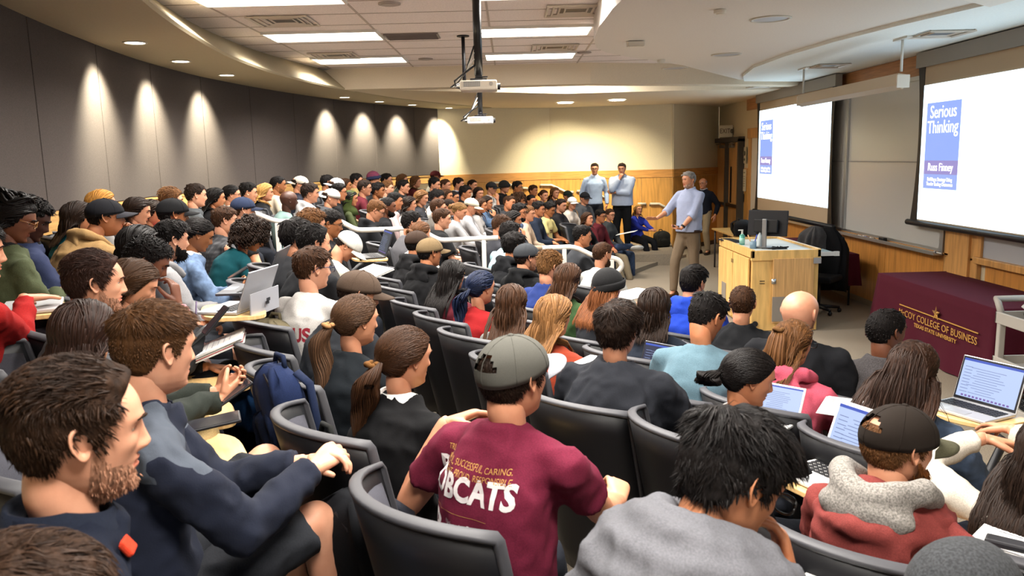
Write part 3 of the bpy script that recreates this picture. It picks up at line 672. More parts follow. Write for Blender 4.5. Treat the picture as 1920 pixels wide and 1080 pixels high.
# coat draped office chair
cpos = atZ(1520, 555, 0); cpos = Vector((4.12, 10.6, 0)); g = empty('office_chair', cpos, 2.4, 'black swivel office chair behind the lectern under a draped coat', 'chair')
for k in range(5):
    a = 2 * PI * k / 5; mb = MB(); mb.tube([(0, 0, .09), (math.cos(a) * .28, math.sin(a) * .28, .07)], [.028, .018], 8); l_ = mb.build('base_leg', M_blk, g, True)
    mb = MB(); mb.sphere((math.cos(a) * .28, math.sin(a) * .28, .03), .03, 10, 8); mb.build('caster', M_blk, l_, True)
MB().tube([(0, 0, .08), (0, 0, .44)], .028, 12).build('column', M_dk, g, True)
MB().box((0, 0, .47), (.48, .46, .08)).build('seat', mat('fabric', '#1b1b1d'), g, bevel=.03, seg=3); MB().box((0, -.24, .76), (.44, .06, .50), rotm(.1)).build('backrest', mat('fabric', '#1b1b1d'), g, bevel=.025, seg=3)
def drape(name, label, cat, m, c, sx, sy, top, bot, seed, rz=0, cutf=6, amp=.018):
    mb = MB(); n = 56; R = []; rr = random.Random(seed); ph = rr.random() * 6
    for i in range(13):
        w = i / 12; z = top + (bot - top) * w; ring = []
        s = .25 + .75 * math.sin(min(1, w * 2.6) * PI / 2)
        for j in range(n):
            a = 2 * PI * j / n; q = 1 + amp * 6 * math.sin(a * cutf + ph + 2 * w) * w + amp * 3 * math.sin(a * 11 + w * 5)
            ring.append((math.copysign(abs(math.cos(a)) ** .6, math.cos(a)) * sx * s * q, math.copysign(abs(math.sin(a)) ** .6, math.sin(a)) * sy * s * q, z + .02 * math.sin(a * 3 + ph) * w))
        R.append(ring)
    mb.rings(R); o = mb.build(name, m, None, True); o.location = c; o.rotation_euler = (0, 0, rz); return tag(o, label, cat)
bk = g.matrix_basis @ Vector((0, -.27, 0))
drape('coat', 'long black coat hanging over the office chair back', 'coat', mat('fabric', '#111114'), (bk.x, bk.y, 0), .27, .10, 1.13, .28, 3, 2.4)
o = drape('scarf', 'crumpled grey jacket bundled on top of the black coat', 'jacket', mat('heather', '#4c4a4b'), (bk.x - .16, bk.y + .06, 0), .19, .15, 1.14, .78, 8, .4, 9, .03)

# ---------------------------------------------------------------- aisle handrails and wall rails
M_rw = mat('plastic', '#d4d0c8', .35)
def handrail(name, pts, posts, label, group, r=.026, Y=None, posth=.95):
    P = [atY(x, y, Y) if len(p_) == 2 else Vector(p_) for p_ in pts for x, y in [p_[:2]]]
    g = empty(name, (P[0].x, P[0].y, 0), 0, label, 'handrail', group); o0 = Vector((P[0].x, P[0].y, 0)); Q = []
    for i, p in enumerate(P):
        if 0 < i < len(P) - 1:
            a = (P[i - 1] - p); b = (P[i + 1] - p); a = a.normalized() * min(.05, a.length * .3); b = b.normalized() * min(.05, b.length * .3)
            Q += [p + a, p + a * .3 + b * .3, p + b]
        else: Q.append(p)
    MB().tube([tuple(q - o0) for q in Q], r, 12).build('rail', M_rw, g, True)
    for (x, y) in posts:
        q = atY(x, y, Y); MB().box((q.x - o0.x, q.y - o0.y, q.z - posth / 2), (.045, .045, posth)).build('post', M_rw, g, bevel=.006)
    return g
RY = 8.2
handrail('aisle_handrail', [(468, 396), (520, 416), (632, 412), (670, 432), (757, 429)], [(754, 432), (520, 418)], 'pale aisle handrail highest up the stepped aisle, ending behind the white capped man', 'aisle handrails', Y=RY)
handrail('aisle_handrail', [(790, 432), (824, 451), (934, 446)], [(907, 449)], 'pale aisle handrail passing in front of the large man in a black tee', 'aisle handrails', Y=RY)
lp = [(1017, 465), (1077, 463), (1117, 482), (1145, 483), (1160, 487), (1167, 498), (1160, 509), (1147, 513)]
handrail('aisle_handrail', lp, [(1058, 466), (1147, 486)], 'pale aisle handrail with a looped end at the foot of the aisle', 'aisle handrails', Y=RY)
def wallrail(pts, label):
    P = []
    for (x, y) in pts:
        for Y_ in [18.2 - .0001]:
            d = ray(x, y)
            # meet the far side wall plane (second or third plane)
            best = None
            for i in range(3):
                (x0, y0), (x1, y1) = WP[i], WP[i + 1]; n = Vector((y1 - y0, -(x1 - x0), 0)).normalized()
                o_ = Vector((x0, y0, 0)) + n * .07; t = (o_ - Vector((0, 0, CAMZ))).dot(n) / d.dot(n); q = Vector((0, 0, CAMZ)) + d * t
                if min(x0, x1) - .01 <= q.x <= max(x0, x1) + .01: best = q
            P.append(best if best is not None else atY(x, y, 18))
    g = empty('wall_handrail', P[0], 0, label, 'handrail', 'handrails fixed to the maple side wall')
    MB().tube([tuple(q - P[0]) for q in P], .026, 10).build('rail', mat('plastic', '#ddd5c2'), g, True)
    for q in (P[0], P[-1]):
        c = q - P[0]; MB().tube([tuple(c), (c.x, c.y + .07, c.z - .06)], .012, 8).build('bracket', M_grey, g, True)
wallrail([(924, 343), (948, 343), (972, 352), (989, 353)], 'pale wall handrail highest up the maple side wall')
wallrail([(1013, 347), (1034, 347), (1062, 360), (1075, 360)], 'pale wall handrail between the highest one and the standing men')
wallrail([(1082, 358), (1106, 359), (1140, 372)], 'pale wall handrail passing behind the standing man with glasses')
wallrail([(1196, 382), (1211, 382)], 'short pale wall handrail end above the blonde woman')
wallrail([(1219, 382), (1236, 382), (1258, 394)], 'pale wall handrail lowest on the maple side wall, near the lecturer')

# ---------------------------------------------------------------- ceiling projectors
def projector(px, py, Y, s, label, body, ztop, pole_r):
    p = atY(px, py, Y); g = empty('projector', p, 0, label, 'projector')
    w = s
    mb = MB(); mb.box((0, 0, 0), (w, w * .8, w * .27)); cs = mb.build('case', body, g, bevel=.02 * s / .4, seg=3)
    MB().box((-.07 * w / .4, -w * .402, .01), (w * .44, .006, w * .13)).build('vent_grille', mat('plastic', '#7d7a76'), cs)
    mb = MB(); [mb.box((-.07 * w / .4 - w * .20 + w * .025 * i, -w * .406, .01), (w * .008, .006, w * .13)) for i in range(17)]; mb.build('vent_slats', mat('plastic', '#c6c0b6'), cs)
    mb = MB(); mb.cyl((0, 0, 0), w * .05, .008, 20); mb.xf(Matrix.Translation((w * .34, -w * .40, .01)) @ Matrix.Rotation(PI / 2, 4, 'X')); mb.build('speaker', mat('plastic', '#9b948a'), cs)
    mb = MB(); mb.cyl((0, 0, 0), w * .09, .03, 20); mb.xf(Matrix.Translation((w * .478, .05, 0)) @ Matrix.Rotation(PI / 2, 4, 'Y')); mb.build('lens', M_blk, cs)
    mt = mb = MB(); mb.box((0, 0, w * .16), (w * .45, w * .4, .02)); mb.cyl((0, 0, w * .17), w * .14, w * .10, 16, w * .08); mb.sphere((0, 0, w * .30), w * .10, 12, 8); mb.box((w * .1, -.02, w * .24), (w * .3, .03, w * .03)); mb.build('mount', M_blk, g)
    mb = MB(); mb.tube([(0, 0, w * .3), (0, 0, ztop - p.z)], pole_r, 12); mb.build('pole', mat('plastic', '#1a1a1c', .3), g, True)
    for k in range(4):
        rr = random.Random(k); mb = MB()
        mb.tube([(-w * .45, w * .1 * (k - 1.5), -.02 + .02 * k), (-w * (.62 + .05 * k), .02, .0), (-w * (.66 - .04 * k), 0, w * .15), (-w * .35, 0, w * .38), (-.03, -.02, w * .55 + .05 * k)], .006 if k else .009, 6); mb.build('cable', mat('plastic', '#dad6ce' if k in (1, 2) else '#1b1b1d'), g, True)
    return g
projector(898, 162, 6.6, .295, 'larger beige ceiling projector on a long black pole', mat('plastic', '#cfc5b4'), TILE, .034)
projector(901, 226, 9.9, .31, 'smaller white projector hanging further back on a black pole', mat('plastic', '#e9e6df'), TILE, .03)
pj = [o for o in bpy.data.objects if o.name.startswith('projector')][1]
p = atZ(868, 67, TILE); g = empty('ceiling_pole', (p.x, p.y, TILE), 0, 'thin black ceiling pole with a round flange by the projector', 'pole')
MB().cyl((0, 0, -.012), .07, .012, 20).build('flange', M_blk, g); MB().tube([(0, 0, 0), (0, 0, -.62)], .02, 10).build('tube', M_blk, g, True)
# ---------------------------------------------------------------- people: shared head, ears, hands
def ci(x, xs, ys): return np.interp(x, xs, ys)
def gs(x, s): return np.exp(-(x / s) ** 2)
def head_shape(nu, nv):
    """returns verts, faces (quads/tris), material ids: 0 skin 1 lips 2 eye white 3 iris 4 brow"""
    V = []; F = []
    ph = np.linspace(0, PI, nv + 1)[1:-1]
    th = np.linspace(0, 2 * PI, nu, endpoint=False)
    # denser around the face (th = 90deg is +Y front)
    th = th + .32 * np.cos(th)  # pull samples towards the front
    Pz, Th = np.meshgrid(np.cos(ph), th, indexing='ij')
    up = Pz > 0
    z = .02 + np.where(up, .096 * Pz, .143 * Pz)
    rad = np.where(up, np.sqrt(np.clip(1 - Pz ** 2, 0, 1)), (1 - np.abs(Pz) ** 3.6) ** (1 / 3.6))
    wx = ci(z, [-.125, -.115, -.10, -.08, -.06, -.03, 0, .03, .06, .12], [.030, .036, .045, .055, .061, .067, .073, .0765, .078, .078])
    fy = ci(z, [-.125, -.112, -.10, -.085, -.06, -.03, 0, .03, .06, .12], [.066, .090, .097, .090, .087, .085, .087, .093, .095, .097])
    by = ci(z, [-.125, -.10, -.07, -.04, 0, .03, .12], [.028, .04, .058, .082, .098, .103, .103])
    c, s = np.cos(Th), np.sin(Th)
    x = np.sign(c) * np.abs(c) ** .9 * rad * wx
    y = np.where(s > 0, np.abs(s) ** .95 * fy, -np.abs(s) * by) * rad - .004
    front = np.clip(s * 2.2 - .25, 0, 1); ax = np.abs(x)
    d = np.zeros_like(x)
    nh = ci(z, [-.042, -.039, -.032, -.026, -.012, .0, .012, .024], [0, .005, .020, .024, .017, .011, .005, 0]); nsg = ci(z, [-.04, -.030, -.015, .02], [.016, .0145, .010, .0085])
    d += nh * gs(x, nsg)
    d += .006 * gs(ax - .012, .006) * gs(z + .031, .007)
    d += .0045 * gs(z - .029, .009) * gs(ax - .027, .020)
    d -= .010 * gs(ax - .031, .0145) * gs(z - .010, .011)
    d += .005 * gs(ax - .046, .016) * gs(z + .018, .016)
    d -= .004 * gs(ax - .04, .014) * gs(z + .058, .02)
    d += .0065 * gs(x, .019) * gs(z + .0515, .0055) + .0065 * gs(x, .017) * gs(z + .0640, .006)
    d -= .0045 * gs(x, .023) * gs(z + .0578, .0026)
    d -= .0035 * gs(x, .022) * gs(z + .0765, .006)
    d += .007 * gs(x, .022) * gs(z + .099, .014)
    y = y + d * front
    n = nu; rows = len(ph)
    V = np.stack([x, y, z], -1).reshape(-1, 3)
    V = np.vstack([V, [[0, -.004, .118], [0, .012, -.1235]]])
    mi = []
    for i in range(rows - 1):
        for j in range(n):
            a = i * n + j; b = i * n + (j + 1) % n; F.append((a, a + n, b + n, b))
            cc = (V[a] + V[b + n]) / 2
            lip = cc[1] > .05 and abs(cc[0]) < .024 and (((cc[2] + .058) / .0125) ** 2 + (cc[0] / .0245) ** 2) < 1
            mi.append(1 if lip else 0)
    t, bt = rows * n, rows * n + 1
    for j in range(n):
        F.append((t, j, (j + 1) % n)); mi.append(0); e = (rows - 1) * n; F.append((bt, e + (j + 1) % n, e + j)); mi.append(0)
    mb = MB(); mb.add(V, F); mb.mi = mi[:]
    # ears
    ne = 20 if nu > 40 else 10
    prof = [(0, .0, -.004), (.35, -.001, -.005), (.6, .003, -.004), (.8, .0085, -.001), (.94, .0085, .002), (1, .004, .003)]
    for sd in (-1, 1):
        an = np.linspace(0, 2 * PI, ne, endpoint=False); R = []
        def ring(k, off):
            r = prof[k][0]; yy = np.cos(an) * .0185 * r * (1 + .12 * np.sin(an)); zz = np.sin(an) * .032 * r
            yy = yy - .006 * r * np.sin(an) * 1.0 + .004 * r
            yy = np.where(np.sin(an) < -.4, yy * .8, yy)
            flare = .45 * (-(yy) + .0) + off
            return np.stack([sd * (.0715 + flare), yy - .012, zz + .002], -1)
        for k in range(len(prof)): R.append(ring(k, prof[k][1]))
        for k in range(len(prof) - 1, 0, -1): R.append(ring(k, prof[k][2] - .004))
        k = len(R); v = np.concatenate(R); f = []
        for i in range(k - 1):
            for j in range(ne):
                a, b = i * ne + j, i * ne + (j + 1) % ne; f.append((a, b, b + ne, a + ne) if sd > 0 else (a, a + ne, b + ne, b))
        mb.add(v, f, 0)
    # eyes and brows
    for sd in (-1, 1):
        ex, ez = sd * .031, .009
        k = np.argmin((V[:, 0] - ex) ** 2 + (V[:, 2] - ez) ** 2 + np.where(V[:, 1] < .03, 1, 0)); ys = V[k, 1]
        mb.sphere((ex, ys - .0062, ez), (.0125, .0095, .0062), 12, 8, None, 2)
        ir = .0056 if nu > 60 else .0066; mb.sphere((ex + .001, ys - .0012 + (nu < 60) * .0006, ez), (ir * (1 if nu > 60 else 1.35), .0052, ir), 10, 8, None, 3)
        mb.tube([(ex - .0135, ys - .0035, ez + .002), (ex - .006, ys + .003, ez + .0075), (ex + .006, ys + .003, ez + .0075), (ex + .0135, ys - .0035, ez + .002)], .0022, 6, 0)
        P = [(sd * .013, 0, .0255), (sd * .023, 0, .030), (sd * .034, 0, .031), (sd * .045, 0, .026)]
        Q = []
        for (bx, _, bz) in P:
            k = np.argmin((V[:, 0] - bx) ** 2 + (V[:, 2] - bz) ** 2 + np.where(V[:, 1] < .02, 1, 0)); Q.append((bx, V[k, 1] + .0006, bz))
        mb.tube(Q, [a * (1 if nu > 60 else 1.5) for a in (.0022, .0034, .0032, .0015)], 6, 4)
    v, f = mb.arrays(); return v, f, np.array(mb.mi), V, F
HEADS = {0: head_shape(40, 32), 1: head_shape(48, 40), 2: head_shape(88, 92)}
SC_C, SC_R = np.array([0, -.008, .022]), np.array([.0785, .1, .0965])   # scalp ellipsoid
HLY = [-.115, -.07, -.045, -.03, -.01, .012, .026, .045, .062, .09, .12]
def hairline(y, st):
    lo = dict(short=[-.070, -.066, -.048, -.012, .018, -.018, .012, .046, .068, .076, .076],
              high=[-.045, -.040, -.02, .015, .035, .03, .05, .066, .076, .082, .085],
              rec=[-.070, -.066, -.048, -.012, .018, -.022, .014, .060, .086, .094, .1],
              long=[-.09, -.085, -.075, -.06, -.05, -.035, .0, .044, .066, .074, .076],
              tied=[-.085, -.08, -.06, -.02, .012, .0, .02, .044, .066, .074, .076],
        fringe=[-.070, -.066, -.048, -.012, .018, -.018, .03, .2, .2, .2, .2])[st]
    return np.interp(y, HLY, lo)
def normals_of(V, F):
    N = np.zeros_like(V)
    for k in (3, 4):
        Q = np.array([q for q in F if len(q) == k])
        if not len(Q): continue
        n = np.cross(V[Q[:, 1]] - V[Q[:, 0]], V[Q[:, 2]] - V[Q[:, 0]])
        for i in range(k): np.add.at(N, Q[:, i], n)
    return N / (np.linalg.norm(N, axis=1, keepdims=True) + 1e-12)
def folds(p, seed=0):
    a = vnoise(p * np.array([1, 1, .75]), .075, seed); b = vnoise(p, .034, seed + 4)
    return .55 * (1 - np.abs(a) * 2.2) + .35 * (1 - np.abs(b) * 2.0) - .35
def vnoise(p, s, seed=0):
    q = p / s + seed * 1.7
    return (np.sin(q[:, 0] * 2.1 + 1.3 * np.sin(q[:, 1] * 1.7 + seed)) + np.sin(q[:, 1] * 2.3 + 1.1 * np.sin(q[:, 2] * 1.9)) + np.sin(q[:, 2] * 2.0 + 1.2 * np.sin(q[:, 0] * 1.6 + 2))) / 3
# style: hairline, shell thickness side/top, strand length side/top, lift, comb, kind
HST = dict(
    crew=('short', .004, .008, .012, .018, .6, 'fwd'), short=('short', .006, .017, .018, .04, .18, 'fwd'), swept=('short', .006, .026, .02, .05, .25, 'back'), side=('short', .006, .022, .02, .05, .16, 'side'),
    rec=('rec', .006, .016, .02, .045, .14, 'back'), messy=('short', .009, .030, .024, .055, .20, 'mess'), fade=('short', .003, .022, .008, .032, .3, 'fwd'), afro=('short', .010, .026, .015, .03, 1.2, 'curl'),
    curly=('short', .009, .020, .02, .035, .8, 'curl'), fringe=('fringe', .006, .004, .018, .02, .4, 'fwd'), grey=('short', .007, .019, .022, .05, .16, 'side'), thick=('short', .013, .026, .026, .05, .16, 'mess'),
    pony=('tied', .006, .010, 0, 0, 0, 'tie'), bun=('tied', .006, .010, 0, 0, 0, 'tie'), half=('long', .008, .014, 0, 0, 0, 'tie'), long=('long', .012, .016, 0, 0, 0, 'fall'), wavy=('long', .014, .018, 0, 0, 0, 'fall'), bob=('long', .014, .018, 0, 0, 0, 'fall'),
    bigcurl=('long', .05, .055, 0, 0, 0, 'ball'), braids=('long', .012, .020, 0, 0, 0, 'braid'))
def strand_mesh(P, R, k=3):
    """P (n,m,3) paths, R (n,m) radii -> verts, quads array"""
    n, m, _ = P.shape
    T = np.gradient(P, axis=1); T /= np.linalg.norm(T, axis=2, keepdims=True) + 1e-9
    up = np.array([.31, .17, .93]); A = np.cross(T, up); A /= np.linalg.norm(A, axis=2, keepdims=True) + 1e-9; B = np.cross(T, A)
    an = 2 * PI * np.arange(k) / k
    V = P[:, :, None, :] + R[:, :, None, None] * (np.cos(an)[None, None, :, None] * A[:, :, None, :] + np.sin(an)[None, None, :, None] * B[:, :, None, :])
    idx = np.arange(n * m * k).reshape(n, m, k); a = idx[:, :-1, :]; b = np.roll(a, -1, axis=2); c = np.roll(idx[:, 1:, :], -1, axis=2); d = idx[:, 1:, :]
    return V.reshape(-1, 3), np.stack([a, b, c, d], -1).reshape(-1, 4)
def push_out(p, off):
    q = (p - SC_C) / (SC_R + off[:, None] if hasattr(off, '__len__') else SC_R + off); r = np.linalg.norm(q, axis=1); k = np.where(r < 1, 1 / np.maximum(r, 1e-6), 1)
    return SC_C + (p - SC_C) * k[:, None]
def pull_in(p, off):
    q = (p - SC_C) / (SC_R + off[:, None]); r = np.linalg.norm(q, axis=1); k = np.where(r > 1, 1 / r, 1)
    k = np.where(p[:, 2] < -.03, 1, k); return SC_C + (p - SC_C) * k[:, None]
_hair = {}
def mesh_np(name, V, Q, mats, mi=None, smooth=True, tris=None):
    me = bpy.data.meshes.new(name); nq = len(Q); nt = 0 if tris is None else len(tris)
    me.vertices.add(len(V)); me.vertices.foreach_set('co', np.asarray(V, np.float32).ravel())
    L = np.asarray(Q, np.int32).ravel()
    if nt: L = np.concatenate([L, np.asarray(tris, np.int32).ravel()])
    me.loops.add(len(L)); me.loops.foreach_set('vertex_index', L)
    me.polygons.add(nq + nt)
    st = np.concatenate([np.arange(nq) * 4, nq * 4 + np.arange(nt) * 3]).astype(np.int32)
    me.polygons.foreach_set('loop_start', st)
    for m in mats: me.materials.append(m)
    if mi is not None: me.polygons.foreach_set('material_index', np.asarray(mi, np.int32))
    me.update(calc_edges=True)
    if smooth: me.polygons.foreach_set('use_smooth', np.ones(nq + nt, bool))
    return me
def hair_mesh(style, lod, seed, length=.3, capped=False):
    key = (style, lod, seed, length, capped)
    if key in _hair: return _hair[key]
    rg = np.random.RandomState(seed + 11); hl, ts, tt, ls, lt, lift, comb = HST[style]
    v0, f0, mi0, V, F = HEADS[min(2, lod)]
    N = normals_of(V, F)
    if np.mean(np.sum(N * (V - SC_C), 1)) < 0: N = -N
    mask = V[:, 2] - hairline(V[:, 1], hl)
    mask = np.where((V[:, 2] < -.02) & (V[:, 1] > .03), -1, mask)
    if hl == 'fringe': mask = np.where(V[:, 2] > .055, -1, mask)
    if capped: mask = np.where(V[:, 2] > (.030 if hl == 'long' else .072), -1, mask)
    top = np.clip((V[:, 2] - .04) / .05, 0, 1); 
    th = ts + (tt - ts) * top
    th = th * np.clip(mask / .016, 0, 1) ** .7
    if hl in ('long',): th = np.where((V[:, 2] < .03), th * 1.0, th)
    if capped: th = np.where(V[:, 2] > .012, np.minimum(th, .004), th)
    nz = vnoise(V, .028, seed) * .4 + vnoise(V, .011, seed + 3) * .35
    if comb in ('curl', 'ball', 'mess'): nz *= 1.6
    if comb == 'ball':
        back = np.clip((.06 - V[:, 1]) / .05, 0, 1); th = th * back + .01
    S = V + N * (th * (1 + .5 * nz))[:, None]
    keep = mask > -.002
    Fs = [q for q in F if all(keep[list(q)])]
    VV = [S]; QQ = [np.array([q for q in Fs if len(q) == 4]).reshape(-1, 4)]; TT = [np.array([q for q in Fs if len(q) == 3]).reshape(-1, 3)]
    nb = len(S)
    # closed underside: the same patch pulled just inside the scalp
    VV.append(V - N * .003); QQ.append(QQ[0][:, ::-1] + nb); TT.append(TT[0][:, ::-1] + nb); nb *= 2
    n_shell = (len(QQ[0]) * 2, len(TT[0]) * 2)
    Fq = QQ[0]
    nst = {0: 0, 1: 600, 2: 5200}[lod]; nlk = {0: 70, 1: 200, 2: 620}[lod]
    def roots(n):
        cen = V[Fq].mean(1); A = np.linalg.norm(np.cross(V[Fq[:, 1]] - V[Fq[:, 0]], V[Fq[:, 3]] - V[Fq[:, 0]]), axis=1); ii = rg.choice(len(Fq), n, p=A / A.sum())
        w = rg.dirichlet((1, 1, 1, 1), n); return (S[Fq[ii]] * w[:, :, None]).sum(1), (N[Fq[ii]] * w[:, :, None]).sum(1)
    def emit(n, m, rad, k, Lmul=1, jit=.14):
        nonlocal nb
        if n == 0 or len(Fq) == 0: return
        p, nr = roots(n); tp = np.clip((p[:, 2] - .05) / .04, 0, 1)
        P = np.zeros((n, m, 3)); P[:, 0] = p - nr * .004
        if comb in ('fwd', 'back', 'side', 'mess', 'curl'):
            L = (ls + (lt - ls) * tp) * rg.uniform(.6, 1.15, n) * Lmul
            crown = np.array([.0, -.065, .10]); rd = p - crown; rd -= nr * np.sum(rd * nr, 1)[:, None]; rd /= np.linalg.norm(rd, axis=1)[:, None] + 1e-6
            if comb == 'fwd': d = rd
            elif comb == 'back': d = rd * (1 - tp[:, None]) + tp[:, None] * np.array([.1, -.9, .25])
            elif comb == 'side': d = rd * (1 - tp[:, None] * .8) + tp[:, None] * np.array([.8, .35, .1])
            else: d = rd + np.stack([vnoise(p, .02, seed), vnoise(p, .02, seed + 5), vnoise(p, .02, seed + 9)], -1) * .55
            d = d + rg.normal(0, jit, (n, 3)); d = d + nr * lift
            d /= np.linalg.norm(d, axis=1)[:, None]
            cur = P[:, 0].copy()
            for i in range(1, m):
                cur = cur + d * (L / (m - 1))[:, None]
                d = d - nr * (.35 * lift) / (m - 1) + np.array([0, 0, -.35]) / (m - 1)
                if comb == 'curl': d = d + rg.normal(0, .9, (n, 3))
                d /= np.linalg.norm(d, axis=1)[:, None]; cur = push_out(cur, ts * .5); cur = pull_in(cur, np.where(p[:, 2] > .005, .0045, ts + .009) if capped else ts + (tt - ts) * tp + .009); P[:, i] = cur
        else:
            tie = dict(pony=np.array([0, -.125, -.005]), bun=np.array([0, -.125, .0]), half=np.array([0, -.105, .085])).get(style)
            cur = P[:, 0].copy()
            if comb == 'tie' and not (style == 'half'):
                for i in range(1, m):
                    t = i / (m - 1); tgt = tie + rg.normal(0, .004, (n, 3)); q = p * (1 - t) + tgt * t; P[:, i] = push_out(q, ts + .003 + .004 * math.sin(t * PI))
            else:
                L = length * rg.uniform(.75, 1.05, n); sgn = np.where(p[:, 0] + .012 > 0, 1, -1)
                hi = p[:, 2] > .02
                if style == 'half': hi = hi & (p[:, 2] > .06)
                amp = {'wavy': .012, 'long': .003, 'bob': .005, 'braid': .006}.get(style, .006)
                ph0 = rg.uniform(0, 6, n)
                d = np.stack([sgn * .9, -.45 - .3 * tp, -.15 * np.ones(n)], -1)
                d = np.where((p[:, 1] < -.05)[:, None], np.stack([p[:, 0] * 6, -np.ones(n) * .6, -np.ones(n) * .6], -1), d)
                d /= np.linalg.norm(d, axis=1)[:, None]; stp = L / (m - 1)
                Lt = L + np.clip(p[:, 2] + .05, 0, 1)*1.1; stp = Lt / (m - 1)
                yfix = .02
                for i in range(1, m):
                    prev = cur; cur = cur + d * stp[:, None]
                    qq = (cur - SC_C) / (SC_R + ts + .004); rr_ = np.linalg.norm(qq, axis=1); on = cur[:, 2] > -.03
                    cur = np.where(on[:, None], SC_C + (cur - SC_C) / np.maximum(rr_, 1e-6)[:, None], cur)
                    d = np.where(on[:, None], (cur - prev) / (np.linalg.norm(cur - prev, axis=1)[:, None] + 1e-9), d)
                    w = np.clip((.04 - cur[:, 2]) / .06, .12, 1)[:, None]
                    d = d * (1 - .55 * w) + np.array([0, -.04, -1]) * .55 * w
                    d /= np.linalg.norm(d, axis=1)[:, None]
                    cur = push_out(cur, ts * 1.0 + .004)
                    lim = np.interp(cur[:, 2], [-.40, -.24, -.16, -.06, .0], [-.20, -.185, -.135, -.07, .2])      # keep clear of the neck and back
                    cur[:, 1] = np.where(p[:, 1] < .02, np.minimum(cur[:, 1], lim), np.where(cur[:, 2] < -.13, np.maximum(cur[:, 1], np.interp(cur[:, 2], [-.3, -.2, -.13], [.11, .085, .02])), cur[:, 1]))
                    cur[:, 1] = np.minimum(cur[:, 1], np.where((cur[:, 2] < .03) & (cur[:, 2] > -.13), .045 - .2 * np.clip(.0 - cur[:, 2], 0, .12), 1))
                    sway = amp * np.sin(ph0 + cur[:, 2] * 60) * np.clip(-(cur[:, 2] - .0) / .1, 0, 1)
                    P[:, i] = cur + np.stack([sway, sway * .6, sway * 0], -1)
        prof = np.interp(np.linspace(0, 1, m), [0, .25, .7, 1], [.7, 1, .8, .12])
        R = rad * rg.uniform(.7, 1.3, n)[:, None] * prof[None]
        v, q = strand_mesh(P, R, k); VV.append(v); QQ.append(q + nb); nb += len(v)
    if comb in ('fwd', 'back', 'side', 'mess'):
        emit(nlk, 5, {0: .0045, 1: .0034, 2: .0021}[lod], 4, 1.0, .12); emit(nst, 4, .00065 if lod == 2 else .0012, 3, 1.0, .2)
    elif comb == 'curl': emit(nlk * 3, 6, .0032, 4, 1.1, .6); emit(nst, 6, .0012, 3, 1.2, .8)
    elif comb == 'tie':
        emit(nlk * 2, 7, .0034 if lod < 2 else .0019, 4); emit(nst, 7, .0010, 3)
        n = {0: 50, 1: 160, 2: 520}[lod]; m = 14; rr = rg.uniform(0, 1, n); aa = rg.uniform(0, 2 * PI, n)
        if style in ('pony',):
            tie = np.array([0, -.125, -.005]); t = np.linspace(0, 1, m)
            sp = np.interp(t, [0, .15, .5, 1], [.012, .036, .052, .034])
            cx = .025 * np.sin(t * 5 + seed); cy = tie[1] - .035 * np.sin(np.minimum(1, t * 3) * PI / 2) - .01 * np.sin(t * 7); cz = tie[2] - .00 - length * t
            P = np.zeros((n, m, 3)); off = np.sqrt(rr)[:, None] * sp[None]
            P[:, :, 0] = cx + off * np.cos(aa)[:, None] + .006 * np.sin(t * 14 + aa[:, None] * 3); P[:, :, 1] = cy + off * np.sin(aa)[:, None]; P[:, :, 2] = cz + .004 * np.cos(t * 11 + aa[:, None] * 2)
            R = np.interp(t, [0, .3, .8, 1], [.6, 1, .8, .1])[None] * np.full((n, 1), {0: .008, 1: .0045, 2: .0026}[lod])
            v, q = strand_mesh(P, R, 4); VV.append(v); QQ.append(q + nb); nb += len(v)
        elif style == 'bun':
            t = np.linspace(0, 1, m); tie = np.array([0, -.135, .005]); P = np.zeros((n, m, 3)); A = aa[:, None] + t[None] * 3.0; rad = .018 + .016 * rr[:, None]
            P[:, :, 0] = tie[0] + np.cos(A) * rad; P[:, :, 2] = tie[2] + np.sin(A) * rad; P[:, :, 1] = tie[1] + .016 * np.sin(aa[:, None] * 5 + t * 4) - .012
            v, q = strand_mesh(P, np.full((n, m), .006), 4); VV.append(v); QQ.append(q + nb); nb += len(v)
        elif style == 'half':
            t = np.linspace(0, 1, m); tie = np.array([0, -.10, .06]); P = np.zeros((n, m, 3)); sp = np.interp(t, [0, .1, .5, 1], [.012, .035, .050, .03]); off = np.sqrt(rr)[:, None] * sp[None]
            P[:, :, 0] = off * np.cos(aa)[:, None] * 1.3 + .012 * np.sin(t * 4); P[:, :, 1] = tie[1] - .03 * np.sin(np.minimum(1, t * 2.5) * PI / 2) + off * np.sin(aa)[:, None] * .6; P[:, :, 2] = tie[2] - (length + .06) * t * (.9 + .2 * rr[:, None]) + .02 * np.sin(np.minimum(1, t * 5) * PI)
            v, q = strand_mesh(P, np.interp(t, [0, .3, .8, 1], [.6, 1, .8, .1])[None] * np.full((n, 1), .0042), 4); VV.append(v); QQ.append(q + nb); nb += len(v)
    elif comb in ('fall', 'braid'):
        emit({0: 160, 1: 320, 2: 620}[lod], 12, {0: .0075, 1: .0055, 2: .0042}[lod], 4); emit(nst, 12, .0010, 3)
        if comb == 'braid':
            n = 46; m = 18; t = np.linspace(0, 1, m); a0 = rg.uniform(0, 2 * PI, n); P = np.zeros((n, m, 3))
            A = a0[:, None] + t[None] * rg.uniform(2, 4, n)[:, None]; rad = rg.uniform(.05, .085, n)[:, None]
            P[:, :, 0] = np.cos(A) * rad; P[:, :, 1] = -.03 + np.sin(A) * rad; P[:, :, 2] = .10 + .035 * np.sin(A * 2 + a0[:, None]) * np.ones((1, m)) + .02 * rg.rand(n, 1)
            v, q = strand_mesh(P, .008 * (1 + .25 * np.sin(t * 60))[None] * np.ones((n, 1)), 6); VV.append(v); QQ.append(q + nb); nb += len(v)
    elif comb == 'ball':
